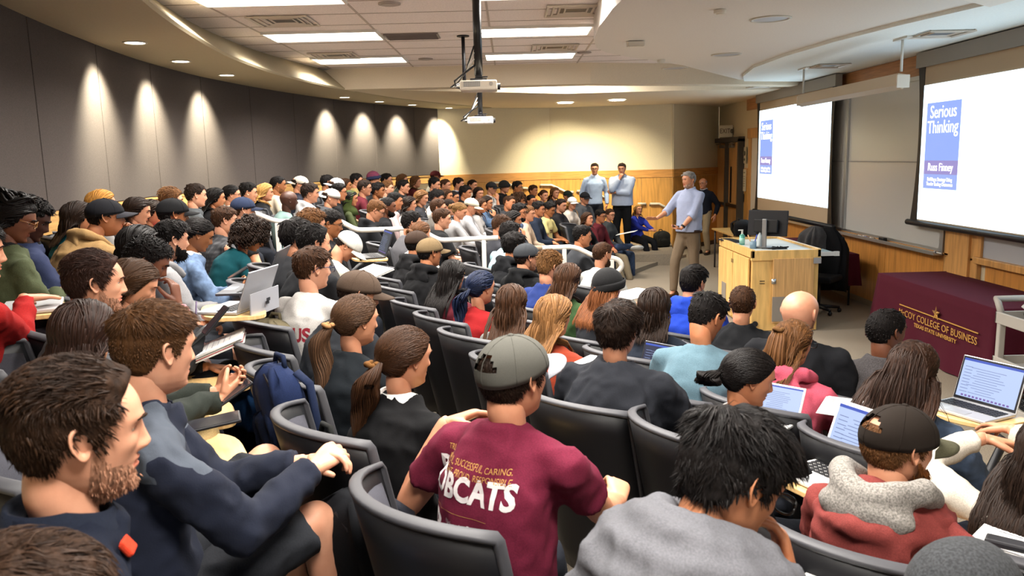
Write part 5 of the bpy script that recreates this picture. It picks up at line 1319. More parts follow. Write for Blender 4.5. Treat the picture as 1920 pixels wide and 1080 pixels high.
def finish(p, res):
    lod = p.lod; ms = [skin_mat(p.skin), lip_mat(p.skin), M_EYEW, M_IRIS]
    st, hc = (p.hair.split(':') + ['db'])[:2]; hcol = HC.get(hc, hc)
    ms.append(mat('hairbase', hcol))
    v, n, q = res[p.jb]; VV = [v]; QQ = [q]; TT = [np.zeros((0, 3), int)]; MI = [np.zeros(len(q), int)]; nb = len(v)
    TMI = []
    hv, hf, hm, _, _ = HEADS[lod]
    Rh = np.array(p.Rh); fw = p.kw.get('fw', 1.0); hv = hv * p.hs * p.hv * np.array([fw, 1, 1]); hv = hv @ Rh.T + np.array(p.H)
    f4 = [i for i, t in enumerate(hf) if len(t) == 4]; f3 = [i for i, t in enumerate(hf) if len(t) == 3]; fn = [i for i, t in enumerate(hf) if len(t) > 4]
    q4 = np.array([hf[i] for i in f4]); t3 = [hf[i] for i in f3]; m3 = [hm[i] for i in f3]
    for i in fn:
        t = hf[i]
        for k in range(1, len(t) - 1): t3.append((t[0], t[k], t[k + 1])); m3.append(hm[i])
    VV.append(hv); QQ.append(q4 + nb); MI.append(hm[f4]); TT.append(np.array(t3) + nb); TMI.append(np.array(m3)); nb += len(hv)
    for s in (-1, 1):
        S, E, Wt, d, zn, hp = p.arm[s]; y = d.normalized(); z = (zn - y * zn.dot(y)).normalized(); x = y.cross(z); Mh = np.array(Matrix((x, y, z)).transposed())
        a, b, c = (HAND if lod else HANDF)[hp]; a = a * (.92 if p.sex == 'f' else 1.0)
        if s > 0: a = a * np.array([-1, 1, 1]); c = c[:, ::-1]
        VV.append(a @ Mh.T + np.array(Wt + y * .012)); QQ.append(c + nb); MI.append(np.zeros(len(c), int)); nb += len(a)
    me = mesh_np('person', np.concatenate(VV), np.concatenate(QQ), ms, np.concatenate(MI + TMI), True, np.concatenate(TT))
    o = bpy.data.objects.new('person', me); COL.objects.link(o); o.matrix_world = p.M; p.o = o
    tag(o, p.label, 'person', p.kw.get('group'))
    Mh = Matrix.Translation(p.H) @ p.Rh.to_4x4() @ Matrix.Diagonal((p.hs * p.hv[0] * fw, p.hs * p.hv[1], p.hs * p.hv[2], 1))
    def child(name, me, mats, M=None, par=o):
        c = link(name, me, par); 
        if M is not None: c.matrix_local = M
        if mats: obj_mats(c, mats)
        return c
    hat = p.kw.get('cap') or p.kw.get('beanie') or p.kw.get('hijab')
    if st != 'bald':
        hm_ = hair_mesh(st, lod, p.kw.get('seed', (p.px * 7 + p.py) % 3 if lod == 0 else (p.px + p.py) % 5), p.hl, bool(p.kw.get('cap') or p.kw.get('beanie')))
        p.hairo = child('hair', hm_, [mat('hair', hcol), mat('hairbase', hcol)], Mh)
    if p.kw.get('beard'):
        full = p.kw['beard'] in (1, 'full'); bc = p.kw.get('beardc', hcol); ca, cb_ = lin(bc), lin(SKIN[p.skin]); bc = bc if full else tuple(.36 * a + .64 * b for a, b in zip(ca, cb_)); child('beard', beard_mesh(lod, full), [mat('hairbase', bc)], Mh)
    if p.kw.get('glasses'): child('glasses', glasses_mesh(), [mat('plastic', p.kw['glasses'] if isinstance(p.kw['glasses'], str) else '#15110f', .25)], Mh)
    if p.kw.get('cap'):
        c = p.kw['cap'].split(':'); kd = c[2] if len(c) > 2 else ''
        dome, br, bt = cap_mesh('trucker' if 'k' in kd else 'cap', lod); Mc = Mh @ Matrix.Rotation(PI if 'b' in kd else 0, 4, 'Z') @ Matrix.Rotation(math.radians(p.kw.get('captilt', 0)), 4, 'X')
        cm = mat('fabric', c[0], scale=900) if 'k' in kd else mat('fabric', c[0])
        d_ = child('cap', dome, [cm], Mc); child('brim', br, [mat('fabric', c[1])], None, d_); child('button_and_seams', bt, [mat('fabric', c[0])], None, d_)
        p.capo = d_
    if p.kw.get('beanie'):
        dome, br, bt = cap_mesh('beanie', lod); c = p.kw['beanie'].split(':'); d_ = child('beanie', dome, [mat('stripe' if len(c) > 1 else 'heather', c[0], **(dict(h2=c[1], scale=20) if len(c) > 1 else {}))], Mh); child('cuff', br, [mat('heather', c[0])], None, d_)
    if p.kw.get('hijab'):
        mb = MB(); R = []
        for z, rx, ry, dy in ((.135, .02, .03, -.01), (.12, .06, .075, -.012), (.07, .093, .112, -.014), (.0, .098, .112, -.02), (-.08, .092, .09, -.025), (-.15, .12, .11, -.02), (-.24, .18, .15, -.02)):
            R.append([(math.cos(a) * rx, dy + (math.sin(a) * ry if math.sin(a) < .55 or z > .085 or z < -.12 else math.sin(a) * ry * .45), z) for a in [2 * PI * j / 24 for j in range(24)]])
        mb.rings(R); child('headscarf', mb.mesh('headscarf', [mat('fabric', p.kw['hijab'])], True), None, Mh)
    if p.kw.get('tie'):
        t = {'pony': (0, -.137, -.012), 'half': (0, -.105, .075), 'bun': (0, -.135, .005)}[st]; mb = MB(); mb.tube([(t[0] + math.cos(a) * .019, t[1] - .004 + math.sin(a) * .019, t[2] + .004 * math.sin(3 * a)) for a in [2 * PI * j / 16 for j in range(17)]], .011, 8)
        child('hair_tie', mb.mesh('hair_tie', [mat('fabric', p.kw['tie'])], True), None, Mh)
    if p.kw.get('sunglasses'):
        mb = MB(); [mb.sphere((s * .034, .06, .105), (.028, .02, .016), 12, 8) for s in (-1, 1)]; mb.tube([(-.08, -.01, .07), (-.06, .05, .1), (.06, .05, .1), (.08, -.01, .07)], .003, 6); child('sunglasses', mb.mesh('sunglasses', [mat('plastic', '#15110f', .15)], True), None, Mh)
    tp = p.top.split(':'); names = dict(t='t_shirt', p='polo_shirt', s='shirt', w='sweater', h='hoodie', j='jacket', b='blazer')
    tm = mat('yoke', tp[1], h2=tp[3], z0=round(p.N.z - .13, 3), x0=.075, x1=.235) if len(tp) > 3 and tp[2] == 'yk' else mat('heather', tp[1]) if (len(tp) > 2 and tp[2] == 'he') else mat('plaid', tp[1], h2=tp[3]) if (len(tp) > 3 and tp[2] == 'pl') else mat('denim', tp[1]) if (len(tp) > 2 and tp[2] == 'de') else mat('stripe', tp[1], h2=tp[3]) if len(tp) > 3 and tp[2] == 'st' else mat('fabric', tp[1])
    def cl(name, r, m, amp, M=None):
        v, n, q = r; v = v + n * (amp * folds(v, p.px % 7))[:, None]
        return link(name, mesh_np(name, v, q, [m]), o), v
    amp = (.003, .009, .011)[lod] * (1.3 if p.tk in 'hjs' else 1)
    p.topo, p.topv = cl(names[p.tk], res[p.jt], tm, amp); p.topq = res[p.jt][2]
    if p.jh is not None: h_, _ = cl('hood', res[p.jh], tm, amp * .8); h_.parent = p.topo
    pm = p.pants.split(':'); pmat = mat('denim', pm[0]) if len(pm) > 1 and pm[1] == 'de' else mat('fabric', pm[0])
    p.panto, _ = cl('shorts' if p.kw.get('shorts') else 'trousers', res[p.jp], pmat, amp * .8)
    if p.kw.get('inner'):   # shirt collar showing at the neck
        mb = MB(); nr = .052 if p.sex == 'f' else .062; R = []
        for (rr, dz) in ((nr * .95, -.03), (nr * 1.08, .028), (nr * 1.2, .030), (nr * 1.36, -.012)):
            R.append([(p.N.x + math.cos(a) * rr, p.N.y + math.sin(a) * rr * 1.05, p.N.z + dz - .03 * max(0, math.sin(a))) for a in [2 * PI * j / 24 for j in range(24)]])
        mb.rings(R, cap=False); mb.build('shirt_collar', mat('fabric', p.kw['inner']), o, True)
    sh = p.shoes.split(':')
    if lod or p.kw.get('showfeet'):
        for s in (-1, 1):
            Hp, K, A = p.leg[s]; nm = p.legs[0 if s < 0 else 1] if isinstance(p.legs, tuple) else p.legs
            Ms = Matrix.Translation((A.x, A.y, A.z - .085)) @ Matrix.Rotation(-s * .18, 4, 'Z')
            if nm == 'x' and s > 0: Ms = Matrix.Translation(A) @ Matrix.Rotation(.9, 4, 'Z') @ Matrix.Rotation(-1.2, 4, 'Y') @ Matrix.Translation((0, 0, -.085))
            u = child('shoe', SHOE[0], [mat('fabric', sh[0])], Ms); child('sole', SHOE[1], [mat('plastic', sh[1] if len(sh) > 1 else sh[0])], None, u)
            if lod: child('laces', SHOE[2], [mat('fabric', sh[2] if len(sh) > 2 else '#cfcfcf')], None, u)
    return o
def shirt_print(p, parts, face, name='shirt_print'):
    """project flat lettering onto the shirt. face: -1 back, 1 chest; parts: (verts, faces, x, z, colour)"""
    bv = BVHTree.FromPolygons([tuple(v) for v in p.topv], [tuple(int(i) for i in q) for q in p.topq])
    for v, f, dx, dz, col in parts:
        out = []
        for a in v:
            x = -(a[0] + dx) * face; z = p.N.z + dz + a[1]; org = Vector((x, p.N.y * .5 + face * .6, z)); hit = bv.ray_cast(org, Vector((0, -face, 0)))
            if hit[0] is None: out.append((x, p.N.y, z)); continue
            out.append(tuple(hit[0] + Vector((0, face * (.0015 + abs(a[2])), 0))))
        # drop faces that fell off the silhouette
        ff = [t for t in f if max(abs(out[i][1] - out[t[0]][1]) for i in t) < .05]
        mb = MB(); mb.add(out, ff); mb.build(name, mat('plastic', col, .8), p.topo)
def txt(s, size, x, z, col, sx=1.0, bold=0, rot=0, align='CENTER'):
    v, f = text_arrays(s, size, 0, align, bold, sx, 2)
    if rot: c, s_ = math.cos(rot), math.sin(rot); v = v @ np.array([[c, s_, 0], [-s_, c, 0], [0, 0, 1]])
    return (v, f, x, z, col)
# ---------------------------------------------------------------- lecture chairs
M_shell = mat('plastic', '#121215', .5); M_rim = mat('plastic', '#424246', .55); M_cush = mat('fabric', '#4c4c54', scale=350); M_tab = mat('wood', '#dcb67c', .3, stretch=(2, 16, 4)); M_tabe = mat('wood', '#c9974f', .35)  # rim grey is the shell plastic with top-edge light put into the colour
def chair_meshes():
    def sec(z, off, w, yoff=0):
        return [(math.sin(a) * w, -.255 - .10 * (math.cos(a) - 1) * -1.0 * 0 + (.115 * (1 - math.cos(a)) / .46) + yoff - .20 * (z - .45), z) for a in np.linspace(-1.0, 1.0, 17)]
    def top_drop(a): return .035 * (abs(a)) ** 2.2
    A = np.linspace(-1, 1, 17); out = {}
    def pt(a, z, y): # a in -1..1 across the back
        ang = a * 1.0; wz = .275 if z > .5 else .275 - .05 * (.5 - z) / .2
        return (math.sin(ang) / math.sin(1.0) * wz, -.235 + .16 * (1 - math.cos(ang)) / .46 * 1.0 - .22 * (z - .45) + y, z)
    mb = MB(); rows = []
    zt = 1.02
    for t in np.linspace(0, 1, 9):
        outer = [pt(a, .26 + (zt - top_drop(a) - .26) * t, -.030) for a in A]; inner = [pt(a, .26 + (zt - top_drop(a) - .26) * t, .0) for a in A[::-1]]
        rows.append(outer + inner)
    mb.rings(rows); out['shell'] = mb.mesh('back_shell', [M_shell], True)
    mb = MB(); P = [pt(a, zt - top_drop(a) + .004, -.014) for a in A]; s0 = [pt(-1, z, -.010) for z in np.linspace(.5, zt - .045, 6)]; s1 = [pt(1, z, -.010) for z in np.linspace(zt - .045, .5, 6)]
    def strip(P, w, h):
        R = []
        for i, q in enumerate(P):
            t = Vector(P[min(i + 1, len(P) - 1)]) - Vector(P[max(i - 1, 0)]); t.normalize(); nrm = Vector((q[0] * -.9, 1, .15)).normalized(); nrm = (nrm - t * nrm.dot(t)).normalized(); bn = t.cross(nrm)
            R.append([tuple(Vector(q) + nrm * (math.copysign(abs(math.cos(c)) ** .6, math.cos(c)) * w) + bn * (math.copysign(abs(math.sin(c)) ** .6, math.sin(c)) * h)) for c in [2 * PI * j / 12 for j in range(12)]])
        mb.rings(R)
    strip(s0 + P + s1, .017, .009); out['rim'] = mb.mesh('back_rim', [M_rim], True)
    mb = MB(); rows = []
    for t in np.linspace(0, 1, 9):
        e = math.sin(min(1, min(t, 1 - t) * 6) * PI / 2); outer = [pt(a * .90, .40 + (zt - .045 - top_drop(a * .9) - .40) * t, .001) for a in A]; inner = [pt(a * .90, .40 + (zt - .045 - top_drop(a * .9) - .40) * t, .004 + .028 * e * math.sin(min(1, (1 - abs(a)) * 6) * PI / 2)) for a in A[::-1]]
        rows.append(outer + inner)
    mb.rings(rows); out['cush'] = mb.mesh('back_cushion', [M_cush], True)
    mb = MB(); R = []
    for z, s in ((.385, .92), (.39, 1), (.43, 1.02), (.45, .97), (.456, .80)):
        R.append([(math.copysign(abs(math.cos(a)) ** .55, math.cos(a)) * .245 * s, .02 + math.copysign(abs(math.sin(a)) ** .55, math.sin(a)) * .23 * s, z) for a in [2 * PI * j / 28 for j in range(28)]])
    mb.rings(R); out['seat'] = mb.mesh('seat_cushion', [M_cush], True)
    mb = MB(); mb.box((0, -.03, .20), (.07, .12, .37)); mb.box((0, -.03, .01), (.20, .26, .02)); mb.box((0, 0, .372), (.3, .3, .02)); out['ped'] = mb.mesh('pedestal', [M_shell])
    mb = MB(); mb.tube([(.27, .02, .40), (.29, .10, .55), (.27, .24, .66), (.16, .30, .672)], .018, 8); out['arm'] = mb.mesh('tablet_arm', [M_shell], True)
    out0 = []
    n = 30; mb = MB(); R = []
    for z, s in ((.680, .985), (.683, 1), (.698, 1), (.700, .985)):
        R.append([(.03 + math.copysign(abs(math.cos(a)) ** .55, math.cos(a)) * .20 * s + .05 * math.sin(a), .37 + math.copysign(abs(math.sin(a)) ** .6, math.sin(a)) * .145 * s, z) for a in [2 * PI * j / n for j in range(n)]])
    mb.rings(R); out['tab'] = mb.mesh('tablet_top', [M_tab])
    return out
CH = chair_meshes()
def chair(O, az, label, lod, tablet=False, group='lecture chairs in curved rows'):
    g = empty('lecture_chair', O, -az, label, 'chair', group)
    link('back_shell', CH['shell'], g); link('back_rim', CH['rim'], g); link('seat_cushion', CH['seat'], g)
    if lod: link('back_cushion', CH['cush'], g); link('pedestal', CH['ped'], g)
    if tablet: a = link('tablet_arm', CH['arm'], g); link('tablet_top', CH['tab'], a)
    return g
# ---------------------------------------------------------------- everyone in the hall
pe = person
# standing
lecturer = pe(1291, 338, 12.0, 'grey haired bearded lecturer in pale blue shirt gesturing with an open hand', hair='grey:gy', beard='short', beardc='#b9b4ad', top='s:#aab4d2', pants='#7b6a57', arms='talk', fa=-128, body=-142, stand=1, scale=1.06, legs='stepL', floor=0.0, lean=.02, build=1.13, rolled=1, inner='#bcc6e0', shoes='#4a3526:#2a1d15', tilt=2, showfeet=1)
pe(1318, 344, 17.2, 'balding man in dark suit and glasses standing behind the lecturer', hair='fringe:gy', top='b:#1b1e2a', pants='#a08f74', arms='side', fa=-150, body=-150, stand=1, glasses=1, inner='#d7dbe6', floor=0.0, skin=1, shoes='#2a1d17:#20170f', showfeet=1)
pe(1115, 317, 16.5, 'slim standing man with glasses, hands in pockets, against the maple wall', hair='short:db', top='s:#a9bcdc', pants='#1b1e28', arms='pocket', fa=-178, body=170, stand=1, glasses=1, floor=.24, skin=1, inner='#bccbe6')
pe(1166, 317, 16.2, 'stocky standing man holding his chin, arm folded, against the maple wall', hair='short:db', top='s:#b3bfd8', pants='#101114', arms='think', fa=-170, body=-172, stand=1, floor=.22, build=1.2, skin=1, inner='#c4cde2')
pe(1197, 393, 16.6, 'blonde woman in royal blue blouse sitting low by the maple wall', 'f', hair='bob:bl', top='w:#27349c', pants='#14151a', arms='clasp', fa=150, body=140, legs='low', floor=-.08, hl=.22, skin=1, tilt=-4)
# front row, near block
pe(1663, 622, 3.85, 'man with close cropped hair in charcoal tweed jacket facing the maroon table', skin=4, hair='crew:bk', top='b:#3f3b3c:he', fa=45, body=20, tilt=2, hl=.1)
pe(1500, 588, 3.95, 'bald heavyset man in black jacket seen from behind', hair='bald', top='j:#15161a', fa=28, body=18, build=1.14, beard='short', beardc='#3a2a20', skin=0, scale=1.05, fw=1.06)
pe(1392, 570, 4.9, 'man with short brown hair and black collared jacket facing the lectern', hair='crew:br', top='j:#131417', fa=3, body=10, skin=1, arms='desk')
pe(1300, 532, 5.3, 'dark haired man in vivid blue hooded sweatshirt before the lecturer', hair='side:bk', top='h:#2040b0', fa=32, body=25, beard='short', skin=1, build=1.1)
# second row, near block
pe(1712, 694, 2.95, 'woman with very long brown hair in denim jacket using a silver laptop', 'f', hair='long:#2c1b12', top='j:#44546c:de', pants='#1b2233:de', fa=22, body=25, hl=.52, arms='desk', skin=1, tilt=14, seed=4)
pe(1487, 645, 3.5, 'woman in pink hooded sweatshirt with half tied light brown hair', 'f', hair='half:lb', top='h:#c4566a', fa=42, body=22, glasses=1, hl=.2, arms='desk', skin=1, tilt=8, tie='#6b4a2a')
pe(1325, 597, 3.75, 'man in pale blue grey sweatshirt with black fade haircut looking down', skin=2, hair='fade:bk', top='w:#5f7a87', fa=42, body=20, tilt=28, lean=.14, arms='desk', build=1.08)
pe(1227, 577, 4.45, 'woman with dark brown hair and cream fur collar on navy jacket', 'f', hair='bob:db', top='j:#1f2530', fa=12, body=20, inner='#cbb894', hl=.17, skin=1)
pe(1141, 540, 4.8, 'woman in black knit beanie with long auburn hair', 'f', hair='long:#6e4124', top='j:#24262b', beanie='#101012', fa=45, body=25, hl=.24, skin=0, arms='deskw')
pe(1066, 524, 5.35, 'woman with long brown hair and dark green jacket behind the beanie wearer', 'f', hair='long:br', top='j:#37502f', fa=38, body=35, hl=.28, skin=1)
pe(1031, 502, 5.9, 'man with slicked light brown hair and navy blue shirt', hair='swept:st', top='p:#24356f', fa=52, body=40, skin=1, glasses=1, tilt=12)
pe(988, 483, 6.4, 'bearded man in dark grey cap and glasses wearing a black hooded top', hair='short:db', top='h:#121315', cap='#3c3f43:#2b2c30', fa=62, body=45, glasses=1, beard='short', skin=1)
pe(964, 462, 6.95, 'person with dark hair in black hooded top behind the grey capped man', hair='thick:bk', top='h:#17181b', fa=55, body=45, skin=2)
pe(957, 440, 7.45, 'curly haired man with glasses in pale aqua tee beside the aisle', hair='curly:bk', top='t:#a3c4cc', fa=65, body=50, glasses=1, skin=1)
pe(1130, 477, 7.4, 'bearded man in pale grey vest at the looped handrail end', hair='crew:br', top='w:#b2b0aa', fa=48, body=40, beard='full', skin=1, arms='desk')
pe(1092, 444, 8.5, 'young man with black hair in charcoal tee beyond the lower handrail', hair='fade:bk', top='t:#34363a', fa=82, body=70, skin=2, arms='desk')
pe(1975, 850, 2.2, 'woman with long dark hair and pale fur vest cut off by the picture edge', 'f', hair='long:db', top='w:#cfc6b8', fa=20, body=10, hl=.36, wl=(1842, 822, 2.5), wr=(1900, 806, 2.52), skin=1)
# third row, near block
pe(1812, 1140, 1.40, 'person in dark grey knit cap cropped at the bottom of the view', hair='short:db', top='w:#1d1e21', beanie='#35373a', fa=40, body=40)
pe(1686, 838, 2.08, 'man in black mesh trucker cap and brick red hooded top with fleece lining', hair='crew:lb', top='h:#7c3733', cap='#241d18:#4c4a38:k', fa=50, body=25, tilt=6, beard='full', beardc='#6d3f1d', bighood=1.0, skin=1, arms='desk', captilt=-4)
pe(1405, 710, 2.85, 'woman with tied back black hair in black blazer typing on a white laptop', 'f', hair='pony:bk', top='b:#121317', fa=72, body=45, inner='#e9e7e4', tilt=16, skin=2, arms='desk', hl=.07)
pe(1160, 622, 3.3, 'man with thick dark brown hair and charcoal rain jacket seen from behind', hair='thick:db', top='j:#212329', fa=26, body=20, build=1.15, skin=1, arms='desk', fw=1.04)
pe(1040, 594, 3.9, 'woman with long copper blonde hair in rust orange knit', 'f', hair='long:#7d5834', top='w:#9c3a1e:st:#7e2c15', fa=45, body=35, hl=.26, skin=0)
pe(960, 569, 4.5, 'woman with long straight brown hair in grey sweater beside the copper blonde woman', 'f', hair='long:br', top='w:#7c7976', fa=20, body=35, hl=.30, skin=1)
pe(903, 540, 5.0, 'woman with navy dyed hair tied low wearing a red sweater', 'f', hair='pony:nb', top='w:#8c181b', fa=52, body=40, hl=.27, skin=1, tie='#0c0d14', seed=2)
pe(850, 517, 5.5, 'woman with long black grey streaked hair in maroon top', 'f', hair='long:bk', top='w:#571a24', fa=42, body=45, hl=.30, skin=1)
pe(807, 474, 6.2, 'man in tan cap and black hooded sweatshirt by the middle handrail', hair='short:bk', top='h:#131315', cap='#806c4f:#6d5a40', fa=60, body=45, skin=2)
pe(783, 458, 6.8, 'man in dark brown cap behind the tan capped man', hair='short:bk', top='h:#1a1a1c', cap='#3b2d25:#33261f', fa=62, body=48, skin=2)
pe(790, 438, 7.3, 'woman with curly light brown hair bun in white sweater at the aisle', 'f', hair='bun:#5a3a22', top='w:#cbc8c4', fa=50, body=50, skin=1)
pe(772, 419, 8.0, 'dark haired person in grey top behind the curly bun', hair='side:bk', top='w:#5d5c60', fa=75, body=60, skin=1)
# fourth row, near block
pe(1372, 905, 1.38, 'man with tousled black hair and glasses in light grey hooded sweatshirt resting his chin', hair='messy:bk', top='h:#626267', fa=56, body=42, glasses='#0d0c0c', tilt=30, lean=.20, arms='chinR', bighood=1.25, hoodz=.045, skin=2, roll=-6, pants='#54688a:de', fw=1.03)
pe(966, 708, 2.05, 'man in grey mesh cap and maroon lettered tee seen from behind', hair='short:db', nz=.02, top='t:#6d1f36', cap='#5a5953:#b4b7c0:k', fa=46, body=38, arms='clasp', skin=1, tilt=2, build=1.0, wl=(835, 795, 2.3), wr=(1160, 940, 2.32), captilt=4)
pe(762, 672, 2.65, 'woman in black blazer with low brown ponytail', 'f', hair='pony:br', top='b:#0f0f11', fa=58, body=48, inner='#e8e6e2', tie='#6f4a24', hl=.28, skin=1, seed=1)
pe(670, 602, 3.25, 'woman with long streaked brown ponytail and dark top', 'f', hair='pony:#4a3424', top='w:#14191e', fa=60, body=52, tie='#b98a5c', hl=.34, skin=1, seed=3)
pe(674, 552, 3.85, 'person in brown felt cap leaning forward beyond the streaked ponytail', hair='short:db', top='w:#25282d', cap='#54453a:#4a3c32', fa=78, body=55, lean=.22, tilt=18)
pe(587, 504, 4.35, 'young man with glasses in white baseball jersey with red lettering', hair='short:br', top='t:#cfccc8', fa=66, body=42, glasses='#1c2548', skin=0, scale=1.02)
pe(590, 458, 4.95, 'man with dark receding hair in black sweater beyond the white jersey', hair='rec:bk', top='w:#1b1c1f', fa=70, body=55, skin=1)
pe(556, 446, 5.4, 'man with wavy dark hair half hidden behind the receding haired man', hair='thick:bk', top='w:#232427', fa=68, body=55, skin=1)
pe(585, 424, 5.9, 'person with curly brown hair seated before the highest handrail', hair='curly:lb', top='w:#4c4a4a', fa=70, body=60, skin=1)
pe(653, 462, 5.9, 'man in white cap and cream tee bent over his notebook', hair='crew:db', top='t:#d8d0bf', cap='#dcdad2:#dcdad2', fa=100, body=70, tilt=48, lean=.34, arms='deskw', skin=1)
pe(620, 421, 6.7, 'man with black hair and glasses under the highest handrail', hair='fade:bk', top='w:#151619', fa=95, body=75, glasses=1, skin=3, tilt=12)
# fifth row, near block
pe(36, 1200, .95, 'person with ruffled brown hair cropped in the bottom corner', hair='messy:#34241a', top='w:#2a2c33', fa=75, body=62)
a19 = pe(152, 812, 1.24, 'young man with brown side swept hair and stubble in navy jacket, closest profile', hair='rec:#2c1c11', top='j:#0f1524', fa=84, body=82, beard='short', beardc='#5b3d26', skin=0, arms='lap', pants='#5b7296:de', kr=(545, 1110, 1.64), inner='#141a28')
pe(293, 658, 1.95, 'man with short sandy brown hair in navy and grey fleece clasping his hands', hair='fade:#4a301a', top='j:#10172a:yk:#424852', fa=62, body=84, skin=0, arms='clasp', shorts=1, pants='#2c2e33', wl=(566, 868, 2.16), wr=(588, 880, 2.08), kr=(592, 975, 2.12), kl=(520, 840, 2.4))
pe(160, 628, 2.45, 'woman with dark brown shoulder length hair and khaki trousers holding a phone', 'f', hair='long:#2b1a13', top='j:#2b302b', pants='#b29a6c', fa=40, body=84, hl=.20, arms='phone', wr=(425, 748, 2.75), wl=(405, 735, 2.8), kr=(440, 775, 2.85), kl=(470, 700, 3.1))
pe(180, 532, 2.9, 'man with receding brown hair and stubble looking up at the slides', hair='rec:#35211a', top='w:#5f6064', fa=86, body=86, beard='short', skin=0, pants='#33343a:de')
pe(252, 534, 3.4, 'young woman with brown hair looking down at papers on her lap', 'f', hair='long:#3c2819', top='w:#2a2b2e', fa=88, body=86, tilt=28, hl=.2, skin=1, pants='#121316', arms='deskw', kr=(500, 660, 3.75), wr=(372, 610, 3.6))
pe(276, 492, 3.9, 'young man with short curly black hair leaning on his fist, pink sleeve', skin=4, hair='curly:bk', top='w:#c98a92', fa=92, body=86, tilt=30, lean=.14, arms='chinR', pants='#15161a')
pe(262, 462, 4.4, 'person with straight black hair behind the curly haired young man', 'f', hair='bob:bk', top='w:#2a2a2d', fa=80, body=70, hl=.16)
pe(322, 451, 4.65, 'bearded man with thick black hair in grey hooded sweatshirt using a laptop', hair='side:bk', top='h:#8b8a8c', fa=70, body=84, beard='full', skin=0, arms='desk', lean=.12, pants='#3a3d44', shorts=1)
pe(373, 441, 5.15, 'woman in pale denim jacket with tied black hair looking at a phone', 'f', skin=3, hair='bun:bk', top='j:#5f7493:de', fa=85, body=86, tilt=26, arms='phone', inner='#d8d4cf', lean=.12)
pe(326, 403, 5.75, 'person in black cap and red tee behind the bearded laptop user', hair='short:bk', top='t:#9c1f26', cap='#141416:#141416', fa=75, body=70, skin=3)
pe(476, 444, 6.1, 'woman with big curly dark hair in teal sweater bent over writing', 'f', skin=3, hair='bigcurl:db', top='w:#0a434b', fa=95, body=80, tilt=38, lean=.30, hl=.12, arms='deskw')
pe(422, 414, 6.7, 'young man with brown hair in grey flannel shirt', hair='short:br', top='s:#4d4d50:pl:#1d1d20', fa=80, body=75, skin=0)
pe(457, 394, 7.2, 'man in navy baseball cap and charcoal shirt', hair='short:br', top='t:#26282c', cap='#222b42:#1d2436', fa=80, body=78, skin=0)
# top row along the dark wall
pe(-48, 474, 3.0, 'person in red shirt cut off by the picture edge beside a silver laptop', hair='short:bk', top='w:#a8201f', fa=85, body=70, arms='desk', wr=(45, 560, 3.3), pants='#cfccc6')
pe(27, 413, 3.85, 'woman with piled braids and glasses in olive green jacket', 'f', skin=4, hair='braids:bk', top='j:#4e553c', fa=98, body=75, tilt=22, glasses='#7a4f22', inner='#18181a', hl=.28, arms='deskw', wr=(110, 545, 3.95))
pe(56, 413, 4.35, 'young man with short black hair in navy jacket beside the braided woman', skin=5, hair='curly:bk', top='j:#2b3350', fa=102, body=75, tilt=26, arms='lap')
pe(148, 408, 5.45, 'dark haired woman with sunglasses on her head and teal scarf', 'f', skin=2, hair='long:db', top='w:#12545c', fa=75, body=75, sunglasses=1, hl=.18)
pe(192, 384, 5.95, 'woman with golden blonde hair behind the black capped man', 'f', hair='long:#b07b36', top='w:#8c8884', fa=78, body=78, hl=.2, skin=1)
pe(200, 408, 4.9, 'man in black cap and tan hooded sweatshirt, hands at his mouth', hair='short:bk', top='h:#9a7a50', cap='#15151a:#2c2c31', fa=88, body=72, arms='face', lean=.26, skin=2, tilt=2)
pe(259, 396, 6.4, 'woman with long dark hair in white sweater looking down', 'f', hair='long:db', top='w:#dcd6d2', fa=95, body=80, tilt=16, hl=.26, skin=1)
pe(285, 399, 6.85, 'woman in bright pink top beside the white sweater', 'f', skin=2, hair='bob:db', top='w:#cf3f78', fa=95, body=80, hl=.16)
pe(322, 378, 7.3, 'man with swept brown hair in pale top near the dark wall', hair='swept:lb', top='w:#cfc8bf', fa=85, body=80, skin=0, beard='short')
pe(368, 367, 7.9, 'man with short dark hair in grey polo shirt', hair='short:db', top='p:#4f5356', fa=80, body=80, skin=0)
pe(405, 372, 8.4, 'woman with long black hair in black sweater on the top row', 'f', skin=2, hair='long:bk', top='w:#17171a', fa=85, body=80, hl=.28)
pe(435, 366, 8.9, 'woman with glasses and tied black hair in white shirt', 'f', hair='bun:bk', top='s:#dad6d0', fa=88, body=82, glasses=1, skin=1)
pe(466, 362, 9.3, 'young man with black hair in white and black sweatshirt', hair='fade:bk', top='w:#cfcdcb', fa=88, body=85, skin=1)
pe(498, 361, 9.9, 'blonde woman in black leather jacket on the top row', 'f', hair='wavy:bl', top='j:#1a1a1c', fa=92, body=85, hl=.22, skin=1)
pe(522, 347, 10.4, 'tall man with cropped black hair in cream turtleneck', skin=3, hair='crew:bk', top='w:#d8cdb8', fa=85, body=85, beard='short')
pe(562, 346, 10.9, 'man in cream backwards cap and glasses in dark jacket', hair='short:db', top='j:#202330', cap='#cfc8ba:#cfc8ba:b', fa=95, body=88, glasses=1, skin=1)
pe(614, 343, 11.9, 'bearded dark haired man in pale blue shirt on the top row', hair='short:bk', top='s:#aab6c4', fa=70, body=85, beard='short', skin=2)
pe(630, 349, 11.3, 'person in white backwards cap before the pale blue shirt', hair='short:br', top='w:#6f7378', cap='#d5d6da:#d5d6da:b', fa=85, body=88, skin=1)
pe(648, 348, 12.5, 'woman with brown hair and dark top on the top row', 'f', skin=3, hair='long:br', top='w:#3b3436', fa=95, body=90, hl=.18)
pe(669, 339, 12.9, 'man with glasses and dark hair in mustard jacket', hair='short:bk', top='j:#b09a62', fa=95, body=90, glasses=1, skin=1)
